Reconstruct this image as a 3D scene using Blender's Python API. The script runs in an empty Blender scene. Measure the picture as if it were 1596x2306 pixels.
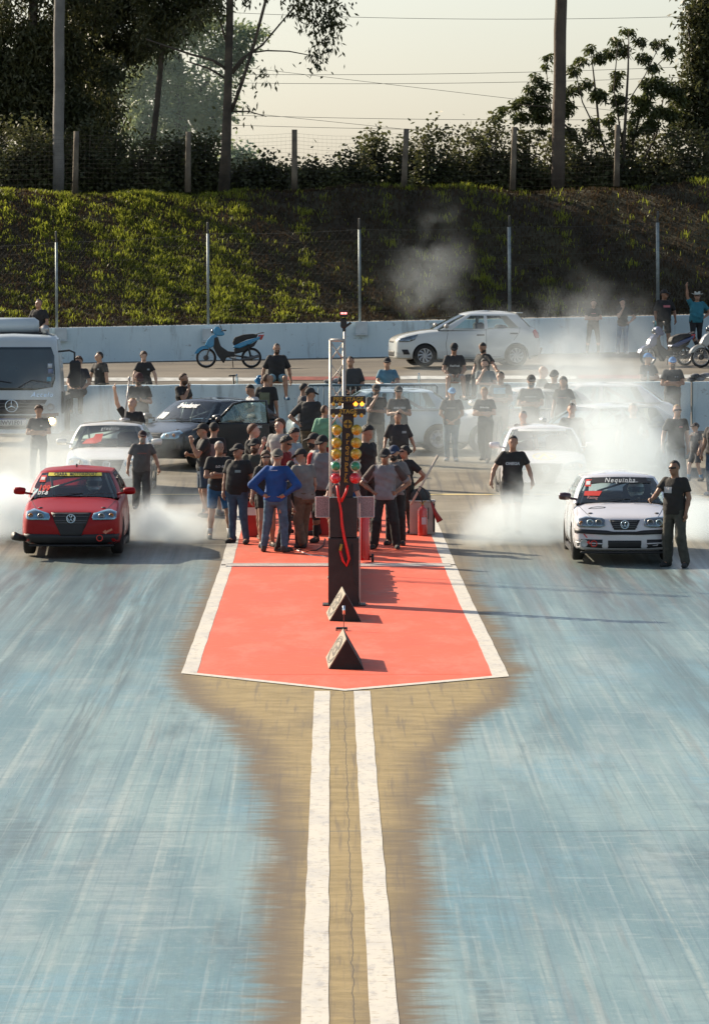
import bpy, bmesh, math, random
import numpy as np
from mathutils import Vector, Matrix
from mathutils.bvhtree import BVHTree
from mathutils.geometry import delaunay_2d_cdt
R = math.radians
SC = bpy.context.scene
# ---------------------------------------------------------------- camera
FPX = 11000.0; CX, CY, HOR, CH = 798.0, 1153.0, 580.0, 5.0   # photo measured on a 1596 x 2306 sheet
PITCH = math.atan((CY-HOR)/FPX); YAW = math.atan(53.3/FPX)
cam = bpy.data.cameras.new('camera'); camo = bpy.data.objects.new('camera', cam); SC.collection.objects.link(camo)
camo.location = (0, 0, CH); camo.rotation_euler = (R(90)-PITCH, 0, -YAW)
cam.sensor_fit = 'HORIZONTAL'; cam.sensor_width = 36; cam.lens = 36*FPX/1596; cam.clip_start = 1; cam.clip_end = 6000
SC.camera = camo
# ---------------------------------------------------------------- light
SUNV = Vector((-1.36, 1.12, 1.0)).normalized()             # towards the sun: behind and to the left
sl = bpy.data.lights.new('sun', 'SUN'); sl.energy = 5.0; sl.angle = R(0.6); sl.color = (1.0, .86, .66)
so = bpy.data.objects.new('sun', sl); SC.collection.objects.link(so)
so.rotation_euler = SUNV.to_track_quat('Z', 'Y').to_euler(); so.location = (-60, 60, 60)
W = bpy.data.worlds.new('World'); SC.world = W; W.use_nodes = True
nt = W.node_tree; bg = nt.nodes['Background']
sky = nt.nodes.new('ShaderNodeTexSky'); sky.sky_type = 'NISHITA'; sky.sun_disc = False
sky.sun_elevation = math.asin(SUNV.z); sky.sun_rotation = math.atan2(SUNV.x, SUNV.y)
sky.air_density = 1.0; sky.dust_density = 1.6; sky.ozone_density = 2.0
hs = nt.nodes.new('ShaderNodeHueSaturation'); hs.inputs['Saturation'].default_value = .72; hs.inputs['Hue'].default_value = .497
nt.links.new(sky.outputs[0], hs.inputs['Color']); nt.links.new(hs.outputs[0], bg.inputs[0]); bg.inputs[1].default_value = 0.090
vs = SC.view_settings; vs.view_transform = 'Standard'; vs.look = 'None'; vs.gamma = 1; vs.exposure = 0.78
cy = SC.cycles; cy.max_bounces = 8; cy.diffuse_bounces = 3; cy.glossy_bounces = 3; cy.transmission_bounces = 6
cy.volume_bounces = 3; cy.transparent_max_bounces = 24; cy.volume_step_rate = 1.0; cy.volume_max_steps = 160
cy.use_denoising = True; cy.caustics_reflective = False; cy.caustics_refractive = False
SC.render.engine = 'CYCLES'
# ---------------------------------------------------------------- projection helpers
CR = camo.rotation_euler.to_matrix()
GP = [(-400, 0), (79, 0), (103.8, .71), (115.9, .89), (400, .89)]
def G(Y):
    for (a, za), (b, zb) in zip(GP, GP[1:]):
        if Y <= b: return za+(zb-za)*(Y-a)/(b-a)
    return GP[-1][1]
def at(x, y, Y):
    d = CR @ Vector(((x-CX)/FPX, -(y-CY)/FPX, -1)); return Vector((0, 0, CH))+d*(Y/d.y)
def gnd(x, y, g=G):
    lo, hi = 20., 300.
    for _ in range(50):
        m = (lo+hi)/2
        if at(x, y, m).z > g(m): lo = m
        else: hi = m
    p = at(x, y, lo); return p
def pxm(Y): return FPX/Y
rng = np.random.default_rng(7); random.seed(7)
# ---------------------------------------------------------------- materials
MC = {}
def N(nt, t, **k):
    n = nt.nodes.new('ShaderNode'+t)
    for a, v in k.items(): setattr(n, a, v)
    return n
def mat(name, c, rough=.6, metal=0, var=.15, ns=6, bump=0, bs=40, coat=0, trans=0, emis=None, es=1, tl=0, alpha=1, c2=None, spec=.5):
    if name in MC: return MC[name]
    m = bpy.data.materials.new(name); MC[name] = m; m.use_nodes = True
    t = m.node_tree; b = t.nodes['Principled BSDF']; L = t.links.new
    tc = N(t, 'TexCoord'); no = N(t, 'TexNoise'); no.inputs['Scale'].default_value = ns; no.inputs['Detail'].default_value = 4
    L(tc.outputs['Object'], no.inputs['Vector'])
    rp = N(t, 'ValToRGB'); e = rp.color_ramp.elements; e[0].position = .35; e[1].position = .68
    d = c2 if c2 else tuple(v*(1-var) for v in c); u = tuple(min(1, v*(1+var)) for v in c) if not c2 else c
    e[0].color = (*d, 1); e[1].color = (*u, 1)
    L(no.outputs['Fac'], rp.inputs[0]); L(rp.outputs[0], b.inputs['Base Color'])
    b.inputs['Roughness'].default_value = rough; b.inputs['Metallic'].default_value = metal
    b.inputs['Coat Weight'].default_value = coat; b.inputs['Coat Roughness'].default_value = .04
    b.inputs['Transmission Weight'].default_value = trans; b.inputs['Alpha'].default_value = alpha
    b.inputs['Specular IOR Level'].default_value = spec
    if emis: b.inputs['Emission Color'].default_value = (*emis, 1); b.inputs['Emission Strength'].default_value = es
    if bump:
        n2 = N(t, 'TexNoise'); n2.inputs['Scale'].default_value = bs; n2.inputs['Detail'].default_value = 5
        L(tc.outputs['Object'], n2.inputs['Vector']); bp = N(t, 'Bump'); bp.inputs['Strength'].default_value = bump
        bp.inputs['Distance'].default_value = .02; L(n2.outputs['Fac'], bp.inputs['Height']); L(bp.outputs[0], b.inputs['Normal'])
    if tl:
        o = t.nodes['Material Output']; tr = N(t, 'BsdfTranslucent'); mx = N(t, 'MixShader'); mx.inputs[0].default_value = tl
        L(rp.outputs[0], tr.inputs[0]); L(b.outputs[0], mx.inputs[1]); L(tr.outputs[0], mx.inputs[2]); L(mx.outputs[0], o.inputs[0])
    return m
def glass(name, tint=(.5, .62, .62), k=.35, rough=.02):
    """thin pane: partly see-through tinted, partly mirror"""
    if name in MC: return MC[name]
    m = bpy.data.materials.new(name); MC[name] = m; m.use_nodes = True; t = m.node_tree; L = t.links.new
    for n in list(t.nodes):
        if n.type != 'OUTPUT_MATERIAL': t.nodes.remove(n)
    o = [n for n in t.nodes if n.type == 'OUTPUT_MATERIAL'][0]
    a = N(t, 'BsdfTransparent'); a.inputs[0].default_value = (*tint, 1); g = N(t, 'BsdfGlossy'); g.inputs['Roughness'].default_value = rough
    g.inputs[0].default_value = (.9, .95, .95, 1)
    fr = N(t, 'Fresnel'); fr.inputs[0].default_value = 1.5; tc = N(t, 'TexCoord'); no = N(t, 'TexNoise'); no.inputs['Scale'].default_value = 3
    L(tc.outputs['Object'], no.inputs['Vector'])
    mm = N(t, 'Math', operation='MULTIPLY_ADD'); L(no.outputs['Fac'], mm.inputs[0]); mm.inputs[1].default_value = .08; mm.inputs[2].default_value = k*.25
    ad = N(t, 'Math', operation='ADD', use_clamp=True); L(fr.outputs[0], ad.inputs[0]); L(mm.outputs[0], ad.inputs[1])
    mx = N(t, 'MixShader'); L(ad.outputs[0], mx.inputs[0]); L(a.outputs[0], mx.inputs[1]); L(g.outputs[0], mx.inputs[2]); L(mx.outputs[0], o.inputs[0])
    return m
# ---------------------------------------------------------------- mesh helpers
COL = SC.collection
def tag(o, label=None, cat=None, group=None, kind=None):
    if label: o['label'] = label
    if cat: o['category'] = cat
    if group: o['group'] = group
    if kind: o['kind'] = kind
    return o
def empty(name, loc=(0, 0, 0), rz=0, label=None, cat=None, group=None, s=1):
    o = bpy.data.objects.new(name, None); COL.objects.link(o); o.location = loc; o.rotation_euler = (0, 0, rz); o.scale = (s, s, s)
    o.empty_display_size = .2
    return tag(o, label, cat, group)
def link(name, me, m=None, parent=None):
    if m is not None and not me.materials: me.materials.append(m)
    o = bpy.data.objects.new(name, me); COL.objects.link(o); o.parent = parent; return o
def npmesh(name, V, F, smooth=True):
    V = np.asarray(V, dtype=np.float32); me = bpy.data.meshes.new(name)
    if isinstance(F, np.ndarray):
        k = F.shape[1]; me.vertices.add(len(V)); me.vertices.foreach_set('co', V.ravel())
        me.loops.add(F.size); me.loops.foreach_set('vertex_index', F.ravel().astype(np.int32))
        me.polygons.add(len(F)); me.polygons.foreach_set('loop_start', np.arange(0, F.size, k, dtype=np.int32))
        me.update(calc_edges=True)
    else: me.from_pydata(V.tolist(), [], F)
    me.polygons.foreach_set('use_smooth', np.full(len(me.polygons), smooth)); me.update(); return me
class MB:
    def __init__(s): s.v = []; s.f = []; s.M = Matrix()
    def add(s, V, F):
        n = len(s.v); s.v += [tuple(s.M @ Vector(p)) for p in V]; s.f += [tuple(i+n for i in q) for q in F]; return s
    def box(s, c, d, rot=None, bev=0):
        x, y, z = (k/2 for k in d); M = Matrix.Translation(c) @ (rot.to_matrix().to_4x4() if rot else Matrix())
        if bev:
            b = min(bev, x*.9, y*.9, z*.9); V = []; 
            for sz in (-1, 1):
                for (ix, iy, dz) in ((x-b, y-b, z), (x, y, z-b)):
                    ring = [(-ix, -iy+ (b if ix == x and False else 0)), (ix, -iy), (ix, iy), (-ix, iy)]
                    V.append([(p[0], p[1], sz*dz) for p in ring])
            lay = [V[0], V[1], V[3], V[2]]
            P = [M @ Vector(p) for r in lay for p in r]; F = [(3, 2, 1, 0), (12, 13, 14, 15)]
            for k in range(3):
                for j in range(4): a = k*4+j; c2 = k*4+(j+1) % 4; F.append((a, c2, c2+4, a+4))
            return s.add(P, F)
        V = [M @ Vector((a*x, b*y, c2*z)) for c2 in (-1, 1) for a, b in ((-1, -1), (1, -1), (1, 1), (-1, 1))]
        return s.add(V, [(3, 2, 1, 0), (4, 5, 6, 7), (0, 1, 5, 4), (1, 2, 6, 5), (2, 3, 7, 6), (3, 0, 4, 7)])
    def tube(s, pts, r, n=8, cap=True):
        P = [Vector(p) for p in pts]; rs = r if isinstance(r, (list, tuple)) else [r]*len(P); V = []; up = None
        for i, p in enumerate(P):
            t = (P[min(i+1, len(P)-1)]-P[max(i-1, 0)]).normalized()
            if up is None: up = t.orthogonal().normalized()
            up = (up-t*up.dot(t)); up = up.normalized() if up.length > 1e-6 else t.orthogonal().normalized(); w = t.cross(up)
            for k in range(n): a = 2*math.pi*k/n; V.append(p+(up*math.cos(a)+w*math.sin(a))*rs[i])
        F = []
        for i in range(len(P)-1):
            for k in range(n): a = i*n+k; b = i*n+(k+1) % n; F.append((a, b, b+n, a+n))
        if cap: F += [tuple(range(n-1, -1, -1)), tuple(range(len(V)-n, len(V)))]
        return s.add(V, F)
    def lathe(s, prof, axis='z', c=(0, 0, 0), n=24, closed=False):
        V = []; c = Vector(c)
        for (r, h) in prof:
            for k in range(n):
                a = 2*math.pi*k/n; q = (r*math.cos(a), r*math.sin(a), h)
                q = q if axis == 'z' else ((h, q[0], q[1]) if axis == 'x' else (q[0], h, q[1])); V.append(c+Vector(q))
        F = []; m = len(prof)
        for i in range(m if closed else m-1):
            for k in range(n): a = i*n+k; b = i*n+(k+1) % n; j = ((i+1) % m)*n; F.append((a, b, j+(k+1) % n, j+k))
        if not closed: F += [tuple(range(n-1, -1, -1)), tuple(range(len(V)-n, len(V)))]
        return s.add(V, F)
    def prism(s, poly, h0, h1, axis='z'):
        def q(p, h): return (p[0], p[1], h) if axis == 'z' else ((h, p[0], p[1]) if axis == 'x' else (p[0], h, p[1]))
        n = len(poly); V = [q(p, h0) for p in poly]+[q(p, h1) for p in poly]
        return s.add(V, [tuple(range(n-1, -1, -1)), tuple(range(n, 2*n))]+[(i, (i+1) % n, (i+1) % n+n, i+n) for i in range(n)])
    def ell(s, c, r, n=12, m=8, rot=None):
        V = []; F = []; c = Vector(c)
        for i in range(m+1):
            t = math.pi*i/m
            for k in range(n):
                a = 2*math.pi*k/n; p = Vector((r[0]*math.sin(t)*math.cos(a), r[1]*math.sin(t)*math.sin(a), r[2]*math.cos(t)))
                if rot: p = rot @ p
                V.append(c+p)
        for i in range(m):
            for k in range(n): a = i*n+k; b = i*n+(k+1) % n; F.append((a, a+n, b+n, b))
        return s.add(V, F)
    def grid(s, rows):
        n = len(rows[0]); V = [p for r in rows for p in r]; F = []
        for i in range(len(rows)-1):
            for k in range(n-1): a = i*n+k; F.append((a, a+1, a+n+1, a+n))
        return s.add(V, F)
    def build(s, name, m, parent=None, smooth=False, fix=True):
        me = bpy.data.meshes.new(name); me.from_pydata(s.v, [], s.f)
        if fix:
            b = bmesh.new(); b.from_mesh(me); bmesh.ops.recalc_face_normals(b, faces=b.faces); b.to_mesh(me); b.free()
        if smooth: me.polygons.foreach_set('use_smooth', [True]*len(me.polygons))
        if smooth == 2: me.set_sharp_from_angle(angle=R(38))
        me.update(); return link(name, me, m, parent)
def textmesh(s, size=1, align='CENTER', bold=0, shear=0, sp=1):
    cu = bpy.data.curves.new('t', 'FONT'); cu.body = s; cu.size = size; cu.align_x = align; cu.align_y = 'CENTER'; cu.offset = bold; cu.shear = shear
    cu.resolution_u = 2; cu.space_character = sp
    o = bpy.data.objects.new('t', cu); COL.objects.link(o); bpy.context.view_layer.update()
    me = bpy.data.meshes.new_from_object(o.evaluated_get(bpy.context.evaluated_depsgraph_get()))
    V = [tuple(v.co) for v in me.vertices]; F = [tuple(p.vertices) for p in me.polygons]
    bpy.data.objects.remove(o); bpy.data.meshes.remove(me); return V, F
def copy_tree(o, parent=None):
    c = o.copy(); COL.objects.link(c); c.parent = parent
    for ch in list(o.children): copy_tree(ch, c)
    return c
def vnoise(P, s, seed=0):
    """cheap smooth 3d noise for arrays, about -1..1"""
    r = np.random.default_rng(seed); o = np.zeros(len(P))
    for k in range(5):
        w = r.normal(size=3)*s*(1+.45*k); o += np.sin(P @ w+r.uniform(0, 6.3))/(1+.3*k)
    return o/3
# ================================================================ SETTING
def sheet(name, xs, ys, zf, m, smooth=True, kind='structure'):
    X, Y = np.meshgrid(xs, ys); Z = np.vectorize(zf)(X, Y) if not isinstance(zf(0, 50), np.ndarray) else zf(X, Y)
    V = np.stack([X, Y, Z], -1).reshape(-1, 3); nx = len(xs); ny = len(ys)
    i = (np.arange(ny-1)[:, None]*nx+np.arange(nx-1)[None]).ravel(); F = np.stack([i, i+1, i+nx+1, i+nx], 1)
    o = link(name, npmesh(name, V, F, smooth), m); tag(o, kind=kind); return o
def road_material():
    m = bpy.data.materials.new('drag_strip'); m.use_nodes = True; t = m.node_tree; L = t.links.new; b = t.nodes['Principled BSDF']
    tc = N(t, 'TexCoord'); sp = N(t, 'SeparateXYZ'); L(tc.outputs['Object'], sp.inputs[0]); X, Y = sp.outputs[0], sp.outputs[1]
    def ma(op, a, bb=None, c=None, cl=False):
        n = N(t, 'Math', operation=op, use_clamp=cl)
        for i, v in enumerate((a, bb, c)):
            if v is None: continue
            if isinstance(v, (int, float)): n.inputs[i].default_value = v
            else: L(v, n.inputs[i])
        return n.outputs[0]
    def noise(sx, sy, sc, det=4, off=0, ro=.55):
        mp = N(t, 'Mapping'); mp.inputs['Scale'].default_value = (sx, sy, 1); mp.inputs['Location'].default_value = (off, off*1.7, 0)
        L(tc.outputs['Object'], mp.inputs[0]); n = N(t, 'TexNoise'); n.inputs['Scale'].default_value = sc; n.inputs['Detail'].default_value = det; n.inputs['Roughness'].default_value = ro
        L(mp.outputs[0], n.inputs['Vector']); return n.outputs['Fac']
    def ss(v, a, bb): n = N(t, 'MapRange', interpolation_type='SMOOTHSTEP'); L(v, n.inputs[0]); n.inputs[1].default_value = a; n.inputs[2].default_value = bb; return n.outputs[0]
    def mix(f, c1, c2):
        n = N(t, 'Mix', data_type='RGBA'); 
        if isinstance(f, (int, float)): n.inputs[0].default_value = f
        else: L(f, n.inputs[0])
        for i, c in ((6, c1), (7, c2)):
            if isinstance(c, tuple): n.inputs[i].default_value = (*c, 1)
            else: L(c, n.inputs[i])
        return n.outputs[2]
    def curve(pts, y0=25, y1=65):
        n = N(t, 'FloatCurve'); c = n.mapping.curves[0]
        while len(c.points) < len(pts): c.points.new(.5, .5)
        for p, (a, v) in zip(c.points, pts): p.location = ((a-y0)/(y1-y0), v/3); p.handle_type = 'VECTOR' if False else 'AUTO'
        n.mapping.update(); L(ma('MULTIPLY_ADD', Y, 1/(y1-y0), -y0/(y1-y0), True), n.inputs[1]); return ma('MULTIPLY', n.outputs[0], 3)
    wl = curve([(25, .40), (31.9, .46), (41.7, .57), (47, .72), (51, 1.0), (54, 1.42), (57.3, 1.85), (59, 1.92), (65, 1.92)])
    wr = curve([(25, .58), (31.9, .66), (41.7, .84), (47, 1.02), (51, 1.4), (54, 1.82), (57.3, 2.22), (59, 2.26), (65, 2.24)])
    edge = ma('ADD', ma('MULTIPLY', ma('SUBTRACT', noise(1.0, 2.6, 2.2, 9, 3, .72), .5), .42), ma('MULTIPLY', ma('SUBTRACT', noise(.5, .35, 1.0, 4, 13, .6), .5), .5))
    edge = ma('ADD', edge, ma('MULTIPLY', ma('SUBTRACT', ss(noise(1.2, 4.0, 1.0, 4, 133, .7), .40, .62), .5), .10))
    # distance outside the bare strip, metres
    dout = ma('ADD', ma('MAXIMUM', ma('SUBTRACT', X, wr), ma('SUBTRACT', ma('MULTIPLY', X, -1), wl)), edge)
    blue = ss(dout, -.15, .22)
    edge2 = ss(dout, -.58, -.08)                                    # brown rubber dusting at the border
    far = ss(Y, 76.5, 84.5)
    # lane surface: streaks along the run and fine cross bands
    s1 = noise(3.4, .022, 2.2, 7, 11, .62); s2 = noise(9, .035, 3.0, 6, 5, .62); s3 = noise(.6, .10, 1.3, 6, 21, .6); fine = noise(.8, 1.5, 2.0, 10, 2, .8); fin2 = noise(1.6, 3.4, 2.6, 9, 71, .75)
    hl = noise(.55, 3.4, 1.0, 6, 2, .8); hl2 = noise(1.3, 8.0, 1.0, 6, 71, .75); hl3 = noise(.9, 3.0, 1.0, 7, 33, .8)
    def band(n1, a, b, h, c, d, k): return ma('MULTIPLY', ma('MULTIPLY', ss(n1, a, b), ma('MULTIPLY_ADD', ss(h, c, d), .75, .25)), k)
    lane = mix(ss(s3, .36, .64), (.105, .195, .212), (.215, .312, .310))
    lane = mix(band(noise(.55, .13, 1.0, 6, 43, .62), .50, .62, hl3, .42, .58, .7), lane, (.13, .275, .335))
    lane = mix(band(noise(.8, .12, 1.0, 7, 57, .62), .50, .66, hl, .40, .60, .58), lane, (.37, .41, .385))
    lane = mix(band(s1, .52, .70, hl2, .40, .62, .5), lane, (.48, .50, .46))
    lane = mix(band(noise(.8, .10, 1.0, 7, 19, .65), .52, .66, hl2, .36, .56, .85), lane, (.075, .115, .115))
    lane = mix(band(s2, .54, .68, hl3, .40, .60, .50), lane, (.12, .21, .25))
    lane = mix(ma('MULTIPLY', ss(hl, .54, .70), .32), lane, (.14, .24, .27))
    lane = mix(ma('MULTIPLY', ss(hl3, .60, .74), .38), lane, (.48, .52, .49))
    lane = mix(ma('MULTIPLY', ss(noise(2, 8, 1.0, 3, 97, .5), .70, .73), .6), lane, (.06, .09, .10))
    lane = mix(ma('MULTIPLY', ss(ma('ADD', noise(2.6, .05, 1.2, 7, 41, .65), ma('MULTIPLY', ss(Y, 58, 78), .10)), .58, .74), .6), lane, (.20, .15, .12))
    lane = mix(ma('MULTIPLY', ss(noise(22, .10, 1.0, 3, 201, .6), .55, .63), .34), lane, (.075, .13, .15))
    lane = mix(ma('MULTIPLY', ss(noise(17, .14, 1.0, 3, 211, .6), .57, .64), .24), lane, (.40, .45, .43))
    lane = mix(ma('MULTIPLY', ss(noise(1.6, 4.4, 1.0, 3, 221, .6), .57, .62), .34), lane, (.10, .175, .20))
    lane = mix(ma('MULTIPLY', ss(noise(1.1, 3.8, 1.0, 3, 231, .6), .60, .65), .22), lane, (.44, .48, .45))
    lane = mix(ma('MULTIPLY', ma('MULTIPLY', ss(Y, 55, 73), ss(noise(3.0, .035, 1.0, 6, 241, .65), .34, .60)), .66), lane, (.060, .090, .092))
    lane = mix(ma('MULTIPLY', ss(noise(13, 8, 1.0, 4, 271, .8), .50, .66), .26), lane, (.07, .12, .135))
    lane = mix(ma('MULTIPLY', ss(noise(15, 9, 1.0, 4, 281, .8), .52, .68), .24), lane, (.42, .46, .44))
    # tyre tracks where the cars launch
    def track(x0, w, a): return ma('MULTIPLY', ss(ma('MULTIPLY', ma('ABSOLUTE', ma('SUBTRACT', X, x0)), -1), -w, -w*.35), a)
    nearc = ss(Y, 58, 76)
    dk = ma('MAXIMUM', ma('MAXIMUM', track(-3.35, .5, .8), track(-4.85, .5, .8)), ma('MAXIMUM', track(4.1, .5, .8), track(5.5, .45, .8)))
    dk = ma('MULTIPLY', ma('MULTIPLY', dk, nearc), ss(noise(2.5, .09, 2.4, 5, 61), .38, .62))
    wob = ma('MULTIPLY', ma('SUBTRACT', noise(.01, .05, 1.0, 3, 251), .5), 1.1)
    def track2(x0, w, a): return ma('MULTIPLY', ss(ma('MULTIPLY', ma('ABSOLUTE', ma('SUBTRACT', ma('ADD', X, wob), x0)), -1), -w, -w*.2), a)
    dk2 = ma('MAXIMUM', ma('MAXIMUM', track2(-2.65, .30, .75), track2(-4.05, .30, .6)), ma('MAXIMUM', track2(2.45, .16, .6), track2(4.15, .28, .6)))
    dk2 = ma('MULTIPLY', ma('MULTIPLY', dk2, ss(noise(7, .10, 1.0, 6, 261, .7), .42, .58)), ma('MULTIPLY_ADD', ss(Y, 34, 60), .7, .25)); lane = mix(dk2, lane, (.065, .095, .095))
    lane = mix(dk, lane, (.075, .075, .07))
    con = mix(ss(noise(.8, 1.5, 2.5, 7, 9, .65), .3, .7), (.20, .145, .052), (.31, .23, .10))
    con = mix(ma('MULTIPLY', ss(noise(1, 3, 4, 8, 17, .75), .55, .78), .5), con, (.36, .28, .165))
    con = mix(ma('MULTIPLY', ss(noise(.6, .25, 1.6, 6, 101, .6), .52, .70), .45), con, (.115, .085, .045))
    con = mix(ma('MULTIPLY', edge2, .82), con, (.085, .062, .042))
    con = mix(ma('MULTIPLY', ss(noise(5, .12, 2.6, 6, 31, .6), .52, .68), .55), con, (.09, .07, .052))
    crack = ma('ADD', ma('SUBTRACT', X, .152), ma('MULTIPLY', ma('SUBTRACT', noise(.3, 1.2, 1.2, 3, 77), .5), .07))
    crk = ma('MULTIPLY', ss(ma('MULTIPLY', ma('ABSOLUTE', crack), -1), -.0055, -.003), ss(ma('MULTIPLY', Y, -1), -57, -56))
    con = mix(ma('MULTIPLY', crk, .8), con, (.05, .04, .03))
    # cross joints
    con = mix(ma('MULTIPLY', ss(noise(13, 9, 1.0, 4, 291, .8), .50, .68), .28), con, (.11, .085, .05))
    near = mix(blue, con, lane)
    asph = mix(ss(noise(.4, .25, 2, 6, 15), .3, .7), (.125, .108, .078), (.215, .19, .14))
    asph = mix(ma('MULTIPLY', ss(noise(3, .05, 2.3, 5, 55), .5, .66), .7), asph, (.070, .066, .058))
    asph = mix(ma('MULTIPLY', ss(noise(.15, 2.4, 1.8, 6, 25), .6, .68), .6), asph, (.30, .28, .23))
    col = mix(far, near, asph)
    yw = ma('MODULO', ma('ADD', Y, ma('MULTIPLY', ma('SUBTRACT', noise(.6, .3, 1.0, 2, 8), .5), .3)), 23.0)
    jl = ma('MULTIPLY', ss(ma('MULTIPLY', ma('ABSOLUTE', ma('SUBTRACT', yw, 19.4)), -1), -.05, -.02), .5)
    col = mix(jl, col, (.06, .07, .07))
    L(col, b.inputs['Base Color'])
    rg = ma('MULTIPLY_ADD', ma('MULTIPLY', blue, ma('SUBTRACT', 1, far)), -.40, .78)
    L(ma('ADD', rg, ma('MULTIPLY', ma('SUBTRACT', s1, .5), .5)), b.inputs['Roughness'])
    bp = N(t, 'Bump'); bp.inputs['Strength'].default_value = .35; bp.inputs['Distance'].default_value = .006
    L(ma('ADD', noise(1, 1, 60, 4, 1), ma('MULTIPLY', fine, .8)), bp.inputs['Height']); L(bp.outputs[0], b.inputs['Normal'])
    return m
ys = np.concatenate([np.linspace(-120, 79, 60), np.linspace(80.5, 116.2, 30)])
sheet('drag_strip_ground', np.linspace(-120, 120, 25), ys, lambda x, y: G(y), road_material())
def paint_mat(name, c, dirt, amt=.5, ns=2.2):
    m = bpy.data.materials.new(name); m.use_nodes = True; t = m.node_tree; L = t.links.new; b = t.nodes['Principled BSDF']
    tc = N(t, 'TexCoord'); col = None
    for k, (sc, (sx, sy), a, bb, cc) in enumerate(((ns, (1, .5), .42, .75, dirt), (ns*5, (.7, 2.2), .52, .8, tuple(v*.72 for v in c)), (ns*14, (3, .5), .60, .74, dirt))):
        mp = N(t, 'Mapping'); mp.inputs['Scale'].default_value = (sx, sy, 1); mp.inputs['Location'].default_value = (k*3.1, k*7, 0); L(tc.outputs['Object'], mp.inputs[0])
        n = N(t, 'TexNoise'); n.inputs['Scale'].default_value = sc; n.inputs['Detail'].default_value = 7; n.inputs['Roughness'].default_value = .65; L(mp.outputs[0], n.inputs['Vector'])
        r = N(t, 'MapRange', interpolation_type='SMOOTHSTEP'); L(n.outputs['Fac'], r.inputs[0]); r.inputs[1].default_value = a; r.inputs[2].default_value = bb; r.inputs[4].default_value = amt
        mx = N(t, 'Mix', data_type='RGBA'); L(r.outputs[0], mx.inputs[0])
        if col is None: mx.inputs[6].default_value = (*c, 1)
        else: L(col, mx.inputs[6])
        mx.inputs[7].default_value = (*cc, 1); col = mx.outputs[2]
    L(col, b.inputs['Base Color']); b.inputs['Roughness'].default_value = .72
    bp = N(t, 'Bump'); bp.inputs['Strength'].default_value = .2; bp.inputs['Distance'].default_value = .004; L(n.outputs['Fac'], bp.inputs['Height']); L(bp.outputs[0], b.inputs['Normal'])
    return m
M_WHITE = paint_mat('white_line_paint', (.56, .53, .465), (.33, .335, .36), .55, 1.6)
M_RED = paint_mat('red_pad_paint', (.70, .090, .036), (.47, .062, .03), .5, .8)
def strip(name, edges, lift, m, kind='structure'):
    """edges: list of (Y, xl, xr)"""
    rows = []
    for (a, al, ar), (b, bl, br) in zip(edges, edges[1:]):
        n = max(1, int(abs(b-a)/.7))
        for k in range(n):
            u = k/n; w = .003*math.sin(a*3+k*1.7)+.002*math.sin(k*4.1); rows.append([(al+(bl-al)*u+w+(x)*((ar+(br-ar)*u)-(al+(bl-al)*u)), a+(b-a)*u, G(a+(b-a)*u)+lift) for x in (0, .25, .5, .75, 1)])
    a, l, r_ = edges[-1]; rows.append([(l+(r_-l)*x, a, G(a)+lift) for x in (0, .25, .5, .75, 1)])
    o = MB().grid(rows).build(name, m, None, True); tag(o, kind=kind); return o
def poly_sheet(name, pts, lift, m):
    o = MB().add([(x, y, G(y)+lift) for x, y in pts], [tuple(range(len(pts)))]).build(name, m); tag(o, kind='structure'); return o
# island
strip('red_pad', [(58.4, -1.66, 2.0), (79, -1.62, 1.86), (88, -1.58, 1.74), (93, -1.55, 1.66)], .003, M_RED)
poly_sheet('red_pad_tip', [(-1.66, 58.42), (.163, 56.35), (2.0, 58.0), (2.0, 58.42)], .003, M_RED)
strip('white_edge_line', [(58.55, -1.80, -1.61), (62, -1.795, -1.615), (70, -1.79, -1.61), (79, -1.79, -1.60), (92, -1.74, -1.56)], .006, M_WHITE)
strip('white_edge_line', [(58.12, 1.93, 2.13), (62, 1.92, 2.11), (70, 1.86, 2.06), (79, 1.83, 2.03), (88, 1.71, 1.91), (92, 1.65, 1.85)], .006, M_WHITE)
poly_sheet('white_tip_line', [(-1.80, 58.55), (.163, 56.15), (.163, 56.40), (-1.60, 58.58)], .009, M_WHITE)
poly_sheet('white_tip_line', [(.163, 56.15), (2.14, 58.10), (1.93, 58.16), (.163, 56.40)], .009, M_WHITE)
strip('white_centre_line', [(-60, -.199, -.012), (31.9, -.199, -.015), (44, -.194, -.015), (56.2, -.192, -.012)], .004, M_WHITE)
strip('white_centre_line', [(-60, .255, .444), (31.9, .255, .444), (44, .258, .440), (56.2, .262, .452)], .004, M_WHITE)
def scuff(m, c, a, b_, amt, sc=1.3, st=(1, .25)):
    st = tuple(st)+(1,)*(3-len(st))
    t = m.node_tree; L = t.links.new; b = t.nodes['Principled BSDF']; src = b.inputs['Base Color'].links[0].from_socket; tc = N(t, 'TexCoord'); mp = N(t, 'Mapping'); mp.inputs['Scale'].default_value = st; L(tc.outputs['Object'], mp.inputs[0])
    n = N(t, 'TexNoise'); n.inputs['Scale'].default_value = sc; n.inputs['Detail'].default_value = 9; n.inputs['Roughness'].default_value = .7; L(mp.outputs[0], n.inputs['Vector']); r = N(t, 'MapRange', interpolation_type='SMOOTHSTEP'); L(n.outputs['Fac'], r.inputs[0]); r.inputs[1].default_value = a; r.inputs[2].default_value = b_; r.inputs[4].default_value = amt
    mx = N(t, 'Mix', data_type='RGBA'); L(r.outputs[0], mx.inputs[0]); L(src, mx.inputs[6]); mx.inputs[7].default_value = (*c, 1); L(mx.outputs[2], b.inputs['Base Color'])
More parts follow.
